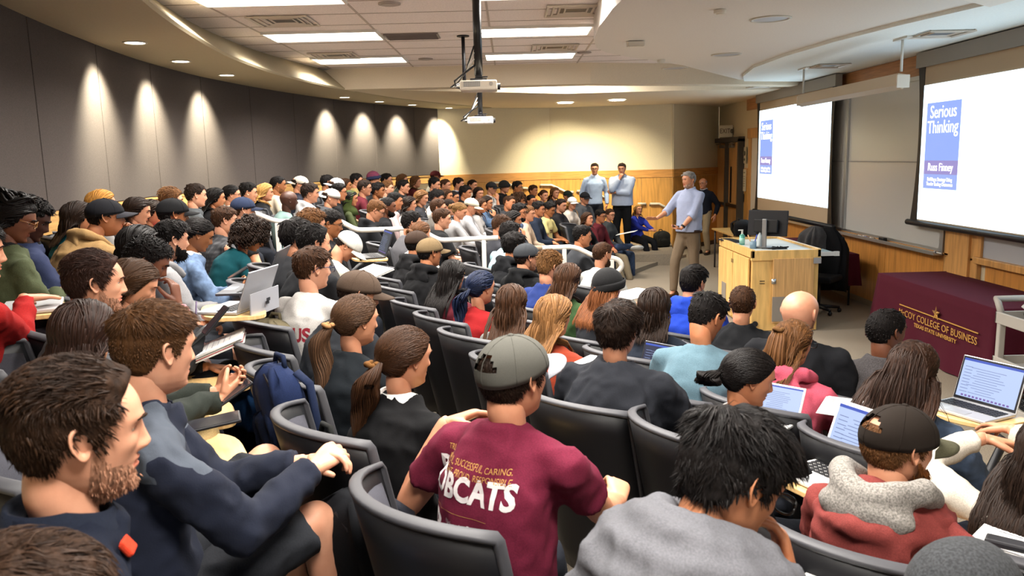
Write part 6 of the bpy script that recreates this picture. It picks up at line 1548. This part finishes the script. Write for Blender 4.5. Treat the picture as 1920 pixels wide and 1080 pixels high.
pe(701, 336, 13.4, 'man in navy and red striped beanie', hair='short:db', top='j:#2d3340', beanie='#2a3050:#8a3040', fa=95, body=92, skin=1)
pe(725, 338, 13.9, 'dark haired man in pale top beside the striped beanie', hair='short:bk', top='w:#a9a39b', fa=100, body=95, skin=1)
pe(755, 338, 14.7, 'woman with glasses and light brown hair near the wall corner', 'f', hair='bob:lb', top='w:#5f6f6c', fa=95, body=95, glasses=1, hl=.14, skin=1)
pe(780, 341, 15.0, 'woman with long light brown hair in maroon top', 'f', hair='long:lb', top='w:#561f22', fa=95, body=95, hl=.24, skin=1)
pe(817, 331, 16.2, 'person in maroon cap at the far end of the top row', hair='short:db', top='w:#b9b4ac', cap='#5c2428:#4c1c20', fa=90, body=100, skin=2)
# second from top, far block
pe(542, 376, 9.3, 'shaven headed man in grey green tee beyond the aisle', skin=5, hair='bald', top='t:#77908c', fa=75, body=80)
pe(582, 363, 9.8, 'young man with dark hair in light grey hooded sweatshirt', hair='thick:db', top='h:#b4b3b4', fa=88, body=85, skin=1)
pe(620, 371, 10.2, 'man in white backwards cap and grey jacket', hair='short:db', top='j:#54565a', cap='#d9d6cd:#d9d6cd:b', fa=92, body=88, skin=1)
pe(636, 361, 10.7, 'man with black hair and glasses in black sweater behind the white cap', hair='fade:bk', top='w:#17181a', fa=92, body=88, glasses=1, skin=2)
pe(658, 373, 11.1, 'woman in olive green headscarf', 'f', hair='bob:bk', top='w:#3f472a', hijab='#3e4a22', fa=98, body=92, hl=.1, skin=2)
pe(684, 353, 11.5, 'man with glasses in maroon sweater', hair='short:db', top='w:#541822', fa=92, body=90, glasses=1, skin=1)
pe(709, 358, 11.9, 'heavy man with black hair in black shirt', hair='thick:bk', top='w:#131416', fa=100, body=92, skin=3, build=1.15)
pe(727, 353, 12.5, 'man with light brown hair beside the heavy man in black', hair='short:lb', top='w:#8f8a80', fa=105, body=95, skin=0)
pe(757, 351, 12.9, 'man with black hair in black jacket past the light brown haired man', hair='short:bk', top='j:#16181c', fa=102, body=95, skin=1)
pe(815, 347, 13.5, 'man with swept dark hair in black jacket before the maroon cap', hair='swept:bk', top='j:#1d1e22', fa=108, body=100, skin=1)
pe(835, 348, 14.1, 'man with short brown hair in olive shirt', hair='crew:br', top='s:#8d8a68', fa=108, body=100, skin=1)
pe(860, 346, 14.4, 'young man with dark hair in navy suit', hair='side:db', top='b:#1b2747', fa=100, body=100, inner='#d9dbe2', skin=1)
pe(886, 348, 15.4, 'young man with cropped hair in cream shirt before the cream wall', hair='crew:db', top='w:#d9cfba', fa=120, body=108, skin=1)
pe(922, 353, 14.8, 'man in black and white cap covering his mouth with his hand', hair='short:db', top='t:#d8d5d2', cap='#222326:#222326', fa=110, body=105, arms='chinR', skin=1)
pe(946, 351, 15.6, 'man in black beanie and black jacket', hair='short:db', top='j:#17181b', beanie='#141416', fa=110, body=108, skin=1)
pe(970, 352, 15.2, 'man with glasses in black jacket below the wall handrails', hair='fade:bk', top='j:#191a1d', fa=105, body=108, glasses=1, skin=3)
pe(1000, 358, 16.2, 'young man with brown hair behind the ponytailed woman in grey', hair='short:br', top='t:#a85a4a', fa=120, body=112, skin=2)
# middle rows, far block
pe(704, 396, 8.95, 'man with light brown hair and glasses in black hooded sweatshirt looking down', hair='fade:lb', top='h:#141518', fa=80, body=82, glasses=1, tilt=28, lean=.14, arms='deskw', skin=1)
pe(727, 388, 9.6, 'bearded man in black sweater beside the hooded man', skin=4, hair='crew:bk', top='w:#151619', fa=92, body=88, beard='full', build=1.1)
pe(741, 378, 10.4, 'man in pale pink striped shirt behind the bearded man', hair='short:bk', top='s:#c4aaa8', fa=95, body=90, skin=2)
pe(768, 383, 11.1, 'woman with dark brown hair in white shirt, middle rows', 'f', hair='long:db', top='w:#cfcac4', fa=92, body=92, hl=.22, skin=1)
pe(791, 371, 11.4, 'woman with long wavy blonde hair in dark cardigan', 'f', hair='wavy:#6d4b2b', top='j:#2a2b30', fa=108, body=95, hl=.32, skin=1, tilt=14)
pe(820, 371, 12.0, 'man with dark hair in white shirt looking down', hair='thick:bk', top='s:#d3d0ca', fa=100, body=95, tilt=20, skin=1)
pe(838, 368, 12.5, 'woman with brown hair between the white shirt and the glasses wearer', 'f', skin=2, hair='long:br', top='w:#6b6350', fa=110, body=100, hl=.16)
pe(851, 371, 13.1, 'woman with glasses in sage green top', 'f', skin=2, hair='bun:bk', top='w:#9aa386', fa=115, body=100, glasses=1)
pe(873, 362, 13.5, 'person with short black hair in black top below the navy suit', hair='thick:bk', top='w:#1b1b1e', fa=105, body=100, skin=2)
pe(898, 363, 14.2, 'woman with dark bob below the cream shirted man', 'f', hair='bob:db', top='w:#77706c', fa=140, body=110, hl=.15, skin=1)
pe(829, 411, 8.9, 'large man in black tee holding a phone by the middle handrail', hair='short:br', top='t:#17181a', fa=85, body=82, build=1.3, arms='phone', skin=0, pants='#2b3a58:de', tilt=8)
pe(822, 391, 10.3, 'man with brown hair behind the large man in the black tee', hair='short:br', top='w:#5a5550', fa=92, body=90, skin=1)
pe(841, 389, 11.0, 'man with short dark hair beside the grey sweatshirted blonde woman', hair='crew:db', top='w:#8d8779', fa=98, body=92, skin=1)
pe(862, 396, 10.5, 'blonde woman in grey sweatshirt looking down', 'f', hair='bun:#7b5a34', top='w:#9b9a9b', fa=100, body=90, tilt=24, skin=1, arms='desk')
pe(884, 387, 11.2, 'person in cream cap and grey sweatshirt with red print', hair='short:br', top='w:#a5a4a6', cap='#d8cdb6:#d8cdb6', fa=98, body=92, tilt=22, arms='desk', skin=1, chest='red')
pe(901, 386, 11.7, 'woman with long dark hair beside the cream cap', 'f', hair='long:br', top='w:#8f8c8a', fa=98, body=95, hl=.3, skin=2)
pe(913, 381, 12.2, 'woman in denim jacket with glasses, hand against her face', 'f', hair='long:db', top='j:#3e5470:de', fa=110, body=98, glasses=1, hl=.2, arms='chinR', skin=2)
pe(955, 381, 12.8, 'man in charcoal tee leaning his head on his hand', hair='short:br', top='t:#3a3c41', fa=115, body=100, roll=-18, arms='chinR', skin=2)
pe(976, 377, 13.9, 'woman with curly brown hair behind the bearded man with glasses', 'f', skin=3, hair='bigcurl:br', top='w:#8c3a3a', fa=120, body=105, hl=.1)
pe(996, 377, 14.3, 'woman with dark hair resting her cheek on her hand', 'f', hair='bun:bk', top='w:#d9c9b4', fa=130, body=108, arms='chinR', skin=2)
pe(1020, 367, 15.4, 'woman with tied brown hair in grey top', 'f', hair='bun:br', top='w:#96908c', fa=140, body=112, skin=1)
pe(1041, 362, 15.8, 'woman with half up brown hair near the maple wall', 'f', hair='long:lb', top='w:#41454c', fa=140, body=115, hl=.2, skin=1)
pe(1065, 368, 16.0, 'person in dark green cap near the maple wall', hair='short:db', top='w:#b9b2a6', cap='#1f2a26:#1f2a26', fa=140, body=118, skin=1)
# lower rows, far block
pe(963, 413, 9.4, 'woman with dark wavy hair beyond the lower handrail, hand raised', 'f', hair='wavy:bk', top='w:#25262a', fa=95, body=88, hl=.16, arms='chinR', skin=2)
pe(940, 424, 8.6, 'person with curly brown hair low behind the aqua tee', hair='curly:br', top='w:#33343a', fa=80, body=80, skin=1, tilt=20)
pe(974, 399, 10.7, 'man with black hair, beard and glasses in blue shirt', hair='thick:bk', top='s:#5d7396', fa=112, body=95, beard='full', glasses=1, skin=2)
pe(991, 401, 11.6, 'person in beige top between the bearded man and the navy jacket', hair='short:lb', top='w:#b09a84', fa=112, body=98, skin=1)
pe(1010, 393, 12.2, 'young man with black hair in navy jacket, middle of the lower rows', hair='thick:bk', top='j:#1c2433', fa=110, body=100, skin=2)
pe(1030, 393, 12.7, 'young man with black fringe in yellow lettered tee', hair='thick:bk', top='t:#d8c988', fa=115, body=108, skin=3, tilt=18, chest='maroon')
pe(1052, 386, 13.6, 'man with dark hair in black jacket, arms folded', hair='short:db', top='j:#1f1e21', fa=122, body=112, arms='cross', skin=1, beard='short')
pe(1073, 381, 14.0, 'woman in white cap with long blonde hair', 'f', hair='long:bl', top='w:#d6ccc0', cap='#e0ddd6:#e0ddd6', fa=145, body=118, hl=.3, skin=1)
pe(1097, 372, 14.6, 'man in black cap and grey hooded top near the standing men', hair='short:db', top='h:#4a4c50', cap='#141519:#141519', fa=140, body=118, skin=1, build=1.15)
pe(1102, 411, 12.8, 'woman with brown hair in black jacket smiling towards the slides', 'f', hair='long:br', top='j:#131417', fa=120, body=110, hl=.22, skin=1, tilt=-4)
pe(1126, 406, 14.0, 'man with glasses in maroon shirt with pale trousers', hair='side:bk', top='s:#5a1c25', fa=120, body=115, glasses=1, skin=2, pants='#8d7f68', floor=-.12, legs='out', showfeet=1, shoes='#1d1d20:#e2e0da')
pe(1144, 403, 14.5, 'woman with glasses in grey jacket with crossed legs holding a notebook', 'f', hair='bun:br', top='j:#3d4042', fa=130, body=115, glasses=1, legs='x', skin=1, pants='#2b3a55:de', floor=-.12, showfeet=1, shoes='#22242a:#d9d8d4')
mb = MB(); mb.prism([(-.6, 15.9), (3.2, 15.6), (3.58, 17.85), (.92, 18.2), (-.9, 17.5)], .0, .22); structure('floor_landing', mb, M_carpet)
# ---------------------------------------------------------------- build everyone, then their chairs
for _ in range(60):                                    # neighbours keep a seat's width between them
    for i, a in enumerate(PEOPLE):
        for b in PEOPLE[:i]:
            if a.stand or b.stand or min(a.Y, b.Y) < 3.9: continue
            d = math.hypot(a.O.x - b.O.x, a.O.y - b.O.y)
            if d < .48:
                far, near = (a, b) if a.Hw.y >= b.Hw.y else (b, a); k = (.48 - d) * .25
                for q, s in ((far, k), (near, -k)):
                    dv = ray(q.px, q.py) * s; q.Hw = q.Hw + dv; q.O = q.O + Vector((dv.x, dv.y, 0))
for q in PEOPLE:
    q.Y = q.Hw.y
    if q.floor is None:
        fz = tier_z(q.O.x, q.O.y); q.fz = q.O.z = min(max(fz, q.Hw.z - 1.27), q.Hw.z - 1.10 + .12 * (q.lean > .2) + .06 * (q.lean > .3))
for p in PEOPLE:
    prep_over = p.kw
    def fix(p=p):
        pass
    for nm, s in (('wl', -1), ('wr', 1)): pass
_old = arm_pose
def arm_pose(nm, s, H, N, stand, _p=[None]):
    p = arm_pose.cur; w = p.kw.get('wl' if s < 0 else 'wr')
    if w:
        q = p.M.inverted() @ atY(*w); r = _old(nm, s, H, N, stand); return (tuple(q), r[1], r[2], r[3], r[4])
    return _old(nm, s, H, N, stand)
_ik = ik
def ik(S, Wt, l1, l2, hint):
    p = arm_pose.cur
    if abs(l1 - .42) < .021 and abs(l2 - .42) < .011 and not p.stand:
        s = -1 if S[0] < 0 else 1; k = p.kw.get('kl' if s < 0 else 'kr')
        if k:
            K = p.M.inverted() @ atY(*k); d = K - Vector(S); K = Vector(S) + d.normalized() * min(d.length, .46); return K, Vector((K.x, K.y + .07, max(.09, K.z - .43)))
    return _ik(S, Wt, l1, l2, hint)
for p in PEOPLE: arm_pose.cur = p; p.M = Matrix.Translation(p.O) @ Matrix.Rotation(-p.baz, 4, 'Z'); prep(p)
RES = run_jobs()
for p in PEOPLE: finish(p, RES)
def who(s): return next(p for p in PEOPLE if s in p.label)
p = who('maroon lettered tee')
G = '#b98848'; WH = '#d9d2d2'
shirt_print(p, [txt('BOBCATS', .082, -.03, -.142, WH, .86, .003), txt('TRUTHFUL, SUCCESSFUL, CARING.', .021, -.03, -.085, G, .80), txt('BE BRIGHT. PROUD. RESPONSIBLE.', .021, -.02, -.107, G, .80), txt('_________________________', .018, -.04, -.196, G, .9), txt('University Bookstore', .019, .0, -.232, WH, .9), txt('TEXAS STATE', .019, .0, -.252, WH, .9)], -1)
em = MB(); em.sphere((0, 0, 0), (.03, .022, .0005), 16, 4); v, f = em.arrays(); shirt_print(p, [(v, f, -.125, -.235, WH)], -1, 'shirt_emblem')
shirt_print(who('white baseball jersey'), [txt('HINDUS', .085, .0, -.20, '#8f2130', .8, .003)] if False else [txt('US', .10, .07, -.20, '#8f2130', .8, .004)], -1)
for p in PEOPLE:
    c = p.kw.get('chest')
    if c == 'red': shirt_print(p, [txt('CATS', .06, 0, -.22, '#9c2a30', .9, .003)], 1)
    if c == 'maroon': shirt_print(p, [txt('TXST', .07, 0, -.22, '#54202a', .9, .003)], 1)
shirt_print(who('grey hooded sweatshirt using a laptop'), [txt('T O', .085, .0, -.2, '#4a2228', 1, .004)], 1)
# hood lining for the brick red top
p = who('brick red'); mb = MB(); N = p.N
for s in (-1, 1): chain(mb, [N + Vector(q) for q in ((s * .055, .075, -.05), (s * .100, .02, .020), (s * .112, -.05, .060), (s * .07, -.120, .060), (0, -.145, .040))], [.030, .034, .036, .036, .036], 14)
mb.sphere(tuple(N + Vector((0, -.13, -.005))), (.135, .060, .060), 18, 12)
JOBS.clear(); job(mb, .01, 8); r = run_jobs()[0]; v = r[0] + r[1] * (.004 * vnoise(r[0], .03, 2))[:, None]
link('hood_lining', mesh_np('hood_lining', v, r[2], [mat('heather', '#8a857f')]), p.topo)
# grey shoulder yoke of the fleece, red tag in the navy jacket
p = who('navy and grey fleece'); mb = MB(); V_, Q_ = p.topv, p.topq
def patch(p, test, name, m, off=.003):
    keep = np.array([test(v) for v in p.topv]); q = p.topq[keep[p.topq].all(1)]
    n = normals_of(p.topv, [tuple(t) for t in q]); s = np.sign(np.sum(n * (p.topv - p.topv.mean(0)), 1).mean()) or 1
    used, inv = np.unique(q, return_inverse=True); k = len(used); qq = inv.reshape(-1, 4)
    vv = np.concatenate([p.topv[used] + n[used] * off * s, p.topv[used] - n[used] * .002 * s]); link(name, mesh_np(name, vv, np.concatenate([qq, qq[:, ::-1] + k]), [m]), p.topo)
0 and patch(p, lambda v: v[2] > p.N.z - .14 + .06 * (v[1] > 0) and abs(v[0]) > .075 and abs(v[0]) < .24, 'shoulder_panel', mat('fabric', '#6f7682'))
p = who('closest profile'); mb = MB(); mb.box((.055, .100, p.N.z - .058), (.036, .012, .030), rotm(.6, 0, -.4)); mb.build('lining_tag', mat('fabric', '#c23a22'), p.o, bevel=.004)
# chairs under the sitters
TABS = ('receding brown hair and', 'grey hooded sweatshirt using', 'cut off by', 'piled braids', 'low brown ponytail', 'looking down at papers', 'teal sweater', 'bent over his notebook', 'beanie with long', 'copper blonde', 'silver laptop', 'typing on', 'charcoal rain', 'trucker', 'resting his chin', 'pink hooded', 'looped', 'hooded sweatshirt looking down', 'holding a phone by', 'grey sweatshirt looking', 'cream cap and', 'khaki', 'flannel')
for p in PEOPLE:
    if p.stand or 'sitting low' in p.label: continue
    L = p.label.split(); lab = 'charcoal lecture chair under the ' + ' '.join(L[:11]).rstrip(',')
    off = Vector((math.sin(p.baz), math.cos(p.baz), 0)) * -.02
    cz = math.atan2(CX - p.O.x, CY - p.O.y); az = cz * .5 + p.baz * .5
    o = p.O + off - Vector((0, 0, 0)); p.ch = chair(o, az, lab, p.lod, any(t in p.label for t in TABS)); p.caz = az
def free_chair(px, py, Y, lab, tab=False):
    q = atY(px, py, Y); z = tier_z(q.x, q.y); az = math.atan2(CX - q.x, CY - q.y); z = q.z - .88
    return chair(Vector((q.x, q.y, z)), az, lab, 2, tab)
free_chair(80, 470, 4.6, 'empty charcoal lecture chair beside the navy jacketed young man on the top row')
free_chair(500, 640, 4.1, 'empty charcoal lecture chair at the end of the tan papers row') if False else None

# ---------------------------------------------------------------- laptops, phones, papers, bags
M_scr = mat('emit', '#b9ccf8', s=.62); M_alum = mat('metal', '#c9cacc', .4, m=.6)
def laptop(P, az, label, w=.32, d=.22, open_=105, case=M_alum, scr=None, logo=None, bez=M_blk, tilt=0, content=True, name='laptop', cat='laptop'):
    g = empty(name, P, -az, label, cat)
    MB().box((0, 0, .008), (w, d, .014)).build('base', case, g, bevel=.004)
    mb = MB(); [mb.box((-w * .42 + i * w * .84 / 12, -d * .02 + j * d * .085, .0165), (w * .055, d * .06, .003)) for i in range(13) for j in range(5)]; k = mb.build('keyboard', mat('plastic', '#1c1c1f'), g)
    MB().box((0, -d * .33, .0158), (w * .32, d * .24, .001)).build('trackpad', mat('metal', '#b4b5b8', .35, m=.5), g)
    a = math.radians(open_ - 90); lid = MB().box((0, 0, d / 2), (w, .007, d)).build('lid', case, g, bevel=.003); lid.location = (0, d / 2, .012); lid.rotation_euler = (-a, 0, 0)
    MB().box((0, -.0042, d / 2), (w * .975, .002, d * .96)).build('bezel', bez, lid)
    s = scr or M_scr; MB().box((0, -.0056, d * .51), (w * .92, .0015, d * .86)).build('screen', s, lid)
    if content:
        mb = MB(); mb.box((0, -.0068, d * .915), (w * .92, .001, d * .05)); mb.build('menu_bar', mat('emit', '#3f5fd0', s=.5), lid)
        mb = MB(); rr = random.Random(int(P[0] * 999)); [mb.box((w * (-.08 + .22 * rr.random() * .3), -.0068, d * (.2 + .055 * i)), (w * (.25 + .3 * rr.random()), .001, d * .012)) for i in range(11)]; [mb.box((-w * .36, -.0068, d * (.2 + .07 * i)), (w * .12, .001, d * .014)) for i in range(9)]; mb.build('page_text', mat('emit', '#8d9cc8', s=.5), lid)
        mb = MB(); [mb.box((w * (-.36 + .06 * i), -.0068, d * .12), (w * .035, .001, d * .04)) for i in range(13)]; mb.build('dock', mat('emit', '#7a5fa8', s=.6), lid)
    if logo: logo(lid, w, d)
    return g
def front(p, f, r, z=.70):
    return p.M @ Vector((r, f, z))
def at_px(px, py, Y): return atY(px, py, Y)
az_of = lambda p: p.baz
def desk_to(p, P):
    for a in p.ch.children:
        if a.name.startswith('tablet_arm'):
            bpy.context.view_layer.update(); a.location = p.ch.matrix_world.inverted() @ Vector(P) - Vector((.03, .37, .702))
desk_to(who('typing on a white'), at_px(1562, 905, 2.62)); desk_to(who('silver laptop'), at_px(1815, 772, 3.55)); desk_to(who('charcoal rain'), at_px(1214, 728, 3.95)); desk_to(who('bent over his'), at_px(692, 482, 7.05)); desk_to(who('sweatshirt using a laptop'), at_px(437, 580, 3.75)); desk_to(who('cut off by the picture edge beside'), at_px(62, 578, 3.45))
p = who('typing on a white'); laptop(at_px(1562, 905, 2.62), p.baz + .05, 'white laptop with a page open before the woman in black blazer', .33, .23, 112, mat('plastic', '#dcdbd8'), bez=mat('plastic', '#d9d8d4'))
p = who('silver laptop'); laptop(at_px(1815, 772, 3.55), p.baz + .22, 'silver laptop open before the woman with very long hair', .31, .215, 108)
g = laptop(at_px(1440, 795, 3.15), .75, 'small white tablet screen showing past the face of the blazer woman', .20, .14, 118, mat('plastic', '#d2d2d0'), bez=mat('plastic', '#d9d8d4'))
p = who('charcoal rain'); laptop(at_px(1214, 728, 3.95), p.baz + .35, 'dark screened laptop past the charcoal rain jacket', .29, .20, 110, mat('metal', '#6d6f74', .4), scr=mat('emit', '#232a4a', s=.6))
p = who('bent over his notebook'); laptop(at_px(692, 482, 7.05), 1.2, 'black laptop with a dark screen below the middle handrail', .34, .23, 110, mat('plastic', '#232428'), scr=mat('emit', '#2c3a4a', s=.5))
p = who('cream cap and'); laptop(front(p, .42, .1, .72), p.baz, 'black laptop before the cream capped person', .3, .21, 105, mat('plastic', '#232428'), content=False)
p = who('grey sweatshirt looking'); laptop(front(p, .42, .1, .72), p.baz, 'brown cased tablet before the blonde woman in grey', .26, .19, 105, mat('plastic', '#4a3325'), content=False)
p = who('cut off by'); g = empty('laptop', at_px(62, 578, 3.45), -1.1, 'closed silver laptop on a tablet desk at the picture edge', 'laptop'); MB().box((0, 0, .009), (.33, .23, .018)).build('case', M_alum, g, bevel=.005)
p = who('grey hooded sweatshirt using')
def kick(lid, w, d):
    mb = MB(); mb.box((0, .05, d * .26), (w * .96, .005, d * .54), rotm(.35)); k = mb.build('kickstand', mat('metal', '#a9abb2', .4, m=.4), lid)
    mb = MB(); [mb.box((sx * .0085, .058 + .006, d * .30 + sz * .0085), (.0145, .003, .0145), rotm(.35)) for sx in (-1, 1) for sz in (-1, 1)]; mb.build('lid_emblem', mat('plastic', '#2a2b30'), lid)
laptop(at_px(437, 580, 3.75), 2.25 + PI * .0 - .5, 'light grey tablet computer on its kickstand, back facing us', .29, .20, 112, mat('metal', '#a9abb2', .4, m=.4), logo=kick, content=False)
laptop(at_px(462, 545, 4.35), 1.5, 'dark grey laptop with raised lid beyond the kickstand tablet', .34, .24, 115, mat('metal', '#55575c', .4, m=.5), content=False)
def phone(P, az, label, tilt=.5, w=.075, l=.15):
    g = empty('phone', P, -az, label, 'phone'); g.rotation_euler = (tilt, 0, -az); MB().box((0, 0, 0), (w, l, .009)).build('case', M_blk, g, bevel=.003); MB().box((0, 0, .0052), (w * .92, l * .94, .001)).build('screen', mat('plastic', '#26262c', .1), g); return g
phone(at_px(436, 738, 2.74), 1.0, 'phone held over the khaki trousers')
phone(at_px(396, 792, 2.45), 1.2, 'large dark phone on the tablet desk beside the fleece', .1, .11, .18)
phone(at_px(446, 512, 5.4), 1.1, 'phone held by the woman in the pale denim jacket')
p = who('holding a phone by'); phone(front(p, .40, .03, .82), p.baz, 'phone in the hands of the large man in black tee', .4)
phone(at_px(404, 600, 3.35), 1.0, 'black phone lifted over the tablet desk by the papers', .8)
def papers(P, az, label, n=1, w=.21, l=.28, tilt=0, name='paper_sheet', col='#ecebe8', lines=True):
    g = empty(name, P, -az, label, 'paper' if name != 'notebook' else 'notebook'); g.rotation_euler = (tilt, 0, -az)
    mb = MB(); rr = random.Random(n)
    for i in range(n): mb.box((rr.uniform(-.006, .006) * (n > 1), rr.uniform(-.006, .006) * (n > 1), .002 + .0022 * i), (w, l, .0018), rotm(0, 0, rr.uniform(-.04, .04) * (n > 1)))
    mb.build('sheets', mat('fabric', col), g)
    if lines: mb = MB(); [mb.box((0, -l * .4 + l * .09 * i, .0032 + .0022 * n), (w * .7, .003, .0006)) for i in range(9)]; mb.build('writing', mat('plastic', '#9a9aa4'), g)
    return g
g = papers(at_px(400, 660, 3.55), 1.3, 'thick stack of white papers with a red edge on a lap', 14, .22, .30, .35, 'paper_stack'); MB().box((0, 0, .012), (.222, .302, .003)).build('red_folder', mat('plastic', '#a32a30'), g)
papers(at_px(688, 516, 4.9), 1.0, 'large white notebook with red edge open below the bent man', 6, .30, .24, .3, 'notebook')
papers(at_px(1190, 552, 5.1), .9, 'white notebook on the tablet desk past the black beanie', 3, .22, .28, .05, 'notebook')
papers(at_px(1175, 437, 14.0), 1.9, 'pale notebook held by the woman with crossed legs', 3, .28, .34, .2, 'notebook')
papers(at_px(1548, 1120, 1.7), .9, 'white sheet at the bottom below the dark chair back', 2, .15, .2, .1)
papers(at_px(1905, 1050, 1.98), .9, 'white sheet beside the brick red sleeve', 2, .24, .34, .1)
papers(at_px(1105, 690, 3.5), .8, 'white sheet between the rust knit and the rain jacket', 2, .2, .27, .1)
papers(at_px(1575, 765, 3.2), .6, 'white sheet past the pink sleeve', 2, .14, .2, .1)
o = MB().box((0, 0, .01), (.045, .16, .02)).build('remote_control', M_dk, bevel=.006); o.location = at_px(1912, 1040, 1.95) + Vector((0, 0, .012)); o.rotation_euler = (0, 0, .9); tag(o, 'black clicker lying on the white sheet beside the brick red sleeve', 'clicker')
mb = MB(); mb.tube([(0, 0, 0), (.01, .02, .14)], .004, 8); o = mb.build('pencil', mat('plastic', '#5a4a6a'), smooth=True); o.location = at_px(366, 622, 3.62); tag(o, 'slim pencil held over the stack of papers', 'pencil')
mb = MB(); mb.box((0, 0, 0), (.03, .09, .02)); o = mb.build('clicker', M_blk, bevel=.005); q = who('gesturing'); o.location = q.M @ (q.arm[-1][2] + q.arm[-1][3].normalized() * .07 + Vector((0, .0, .03))); o.rotation_euler = (0, 0, 1); tag(o, 'small black clicker in the hand of the lecturer', 'clicker')
q = who('gesturing'); E_, W_ = q.arm[-1][1], q.arm[-1][2]; c = W_ + (E_ - W_) * .12; mb = MB(); mb.tube([tuple(c), tuple(c + (E_ - W_) * .10)], .036, 14); mb.build('watch_strap', M_blk, q.o, True)
mb = MB(); mb.rings([[(math.cos(a) * r * 1.34, math.sin(a) * r * 1.0, z) for a in [2 * PI * j / 28 for j in range(28)]] for r, z in ((.150, .995), (.160, .995), (.160, 1.035), (.150, 1.035))], cap=False); mb.build('belt', mat('plastic', '#2b1a12', .4), q.o, True)

def backpack(P, rz, label, c1, c2, w=.32, d=.19, h=.46, lean=0, name='backpack', accent=None):
    g = empty(name, P, rz, label, 'backpack'); g.rotation_euler = (lean, 0, rz); m1, m2 = mat('fabric', c1), mat('fabric', c2)
    def shell(w, d, h, c, e=.55, sag=1.0):
        mb = MB(); R = []
        for t in np.linspace(0, 1, 12):
            z = c[2] + h * t; s = .90 + .12 * math.sin(t * PI * .8); s *= math.sqrt(max(.02, 1 - max(0, (t - .72) / .30) ** 2)) if t > .72 else 1
            R.append([(c[0] + math.copysign(abs(math.cos(a)) ** e, math.cos(a)) * w / 2 * s, c[1] + math.copysign(abs(math.sin(a)) ** e, math.sin(a)) * d / 2 * s * (1 - .1 * t) + .012 * math.sin(7 * a + 5 * t), z) for a in [2 * PI * j / 28 for j in range(28)]])
        mb.rings(R); return mb
    shell(w, d, h, (0, 0, 0)).build('main_compartment', m1, g, True); shell(w * .8, d * .5, h * .52, (0, -d * .42, .02)).build('front_pocket', m2, g, True)
    for s in (-1, 1):
        mb = MB(); mb.tube([(s * .07, d * .42, h * .92), (s * .11, d * .62, h * .8), (s * .12, d * .60, h * .4), (s * .11, d * .45, h * .1)], .022, 8, flat=.45); mb.build('strap', m2, g, True)
    mb = MB(); mb.tube([(-.045, d * .2, h * .97), (-.03, d * .25, h * 1.07), (.03, d * .25, h * 1.07), (.045, d * .2, h * .97)], .010, 8); mb.build('handle', m2, g, True)
    mb = MB(); mb.tube([(-w * .40, -d * .30, h * .58), (-w * .36, -d * .34, h * .80), (0, -d * .28, h * .93), (w * .36, -d * .34, h * .80), (w * .40, -d * .30, h * .58)], .006, 6); mb.build('zipper', mat('plastic', accent or '#15151a'), g, True)
    return g
def bag_at(px, py, Y, h, *a, **k): q = atY(px, py, Y); return backpack(Vector((q.x, q.y, q.z - h / 2)), *a, h=h, **k)
bag_at(540, 772, 2.86, .38, -.9, 'navy blue backpack hanging between the chair rows past the khaki trousers', '#1d2a4d', '#16213c', w=.23, d=.13, lean=.12)
bag_at(492, 738, 3.5, .30, -.7, 'small bright blue bag behind the navy backpack', '#17406e', '#12345a')
bag_at(622, 935, 2.62, .46, -.9, 'black backpack with a lime zipper beside the bare knee', '#1b1c1c', '#262726', accent='#8a9a2a', lean=.1)
bag_at(700, 1045, 2.2, .44, -.8, 'black backpack with loose straps on the floor below the chairs', '#17181c', '#20222a', lean=.15)
bag_at(508, 650, 4.2, .30, -.6, 'beige canvas bag slumped beside the chair backs', '#6f664f', '#5d5541')
q = Vector((3.20, 16.9, .22)); backpack(q, .4, 'dark grey tote bag on the floor by the maple wall', '#2c2b28', '#24231f', .36, .2, .34, 0, 'tote_bag')
g = empty('backpack', (4.05, 13.6, .745), .5, 'black backpack lying on the small table by the door', 'backpack'); b_ = backpack(Vector((4.0, 13.75, .75)), 1.2, 'second black bag on the small table by the door', '#17171a', '#221c18', .5, .3, .26)
bpy.data.objects.remove(g)
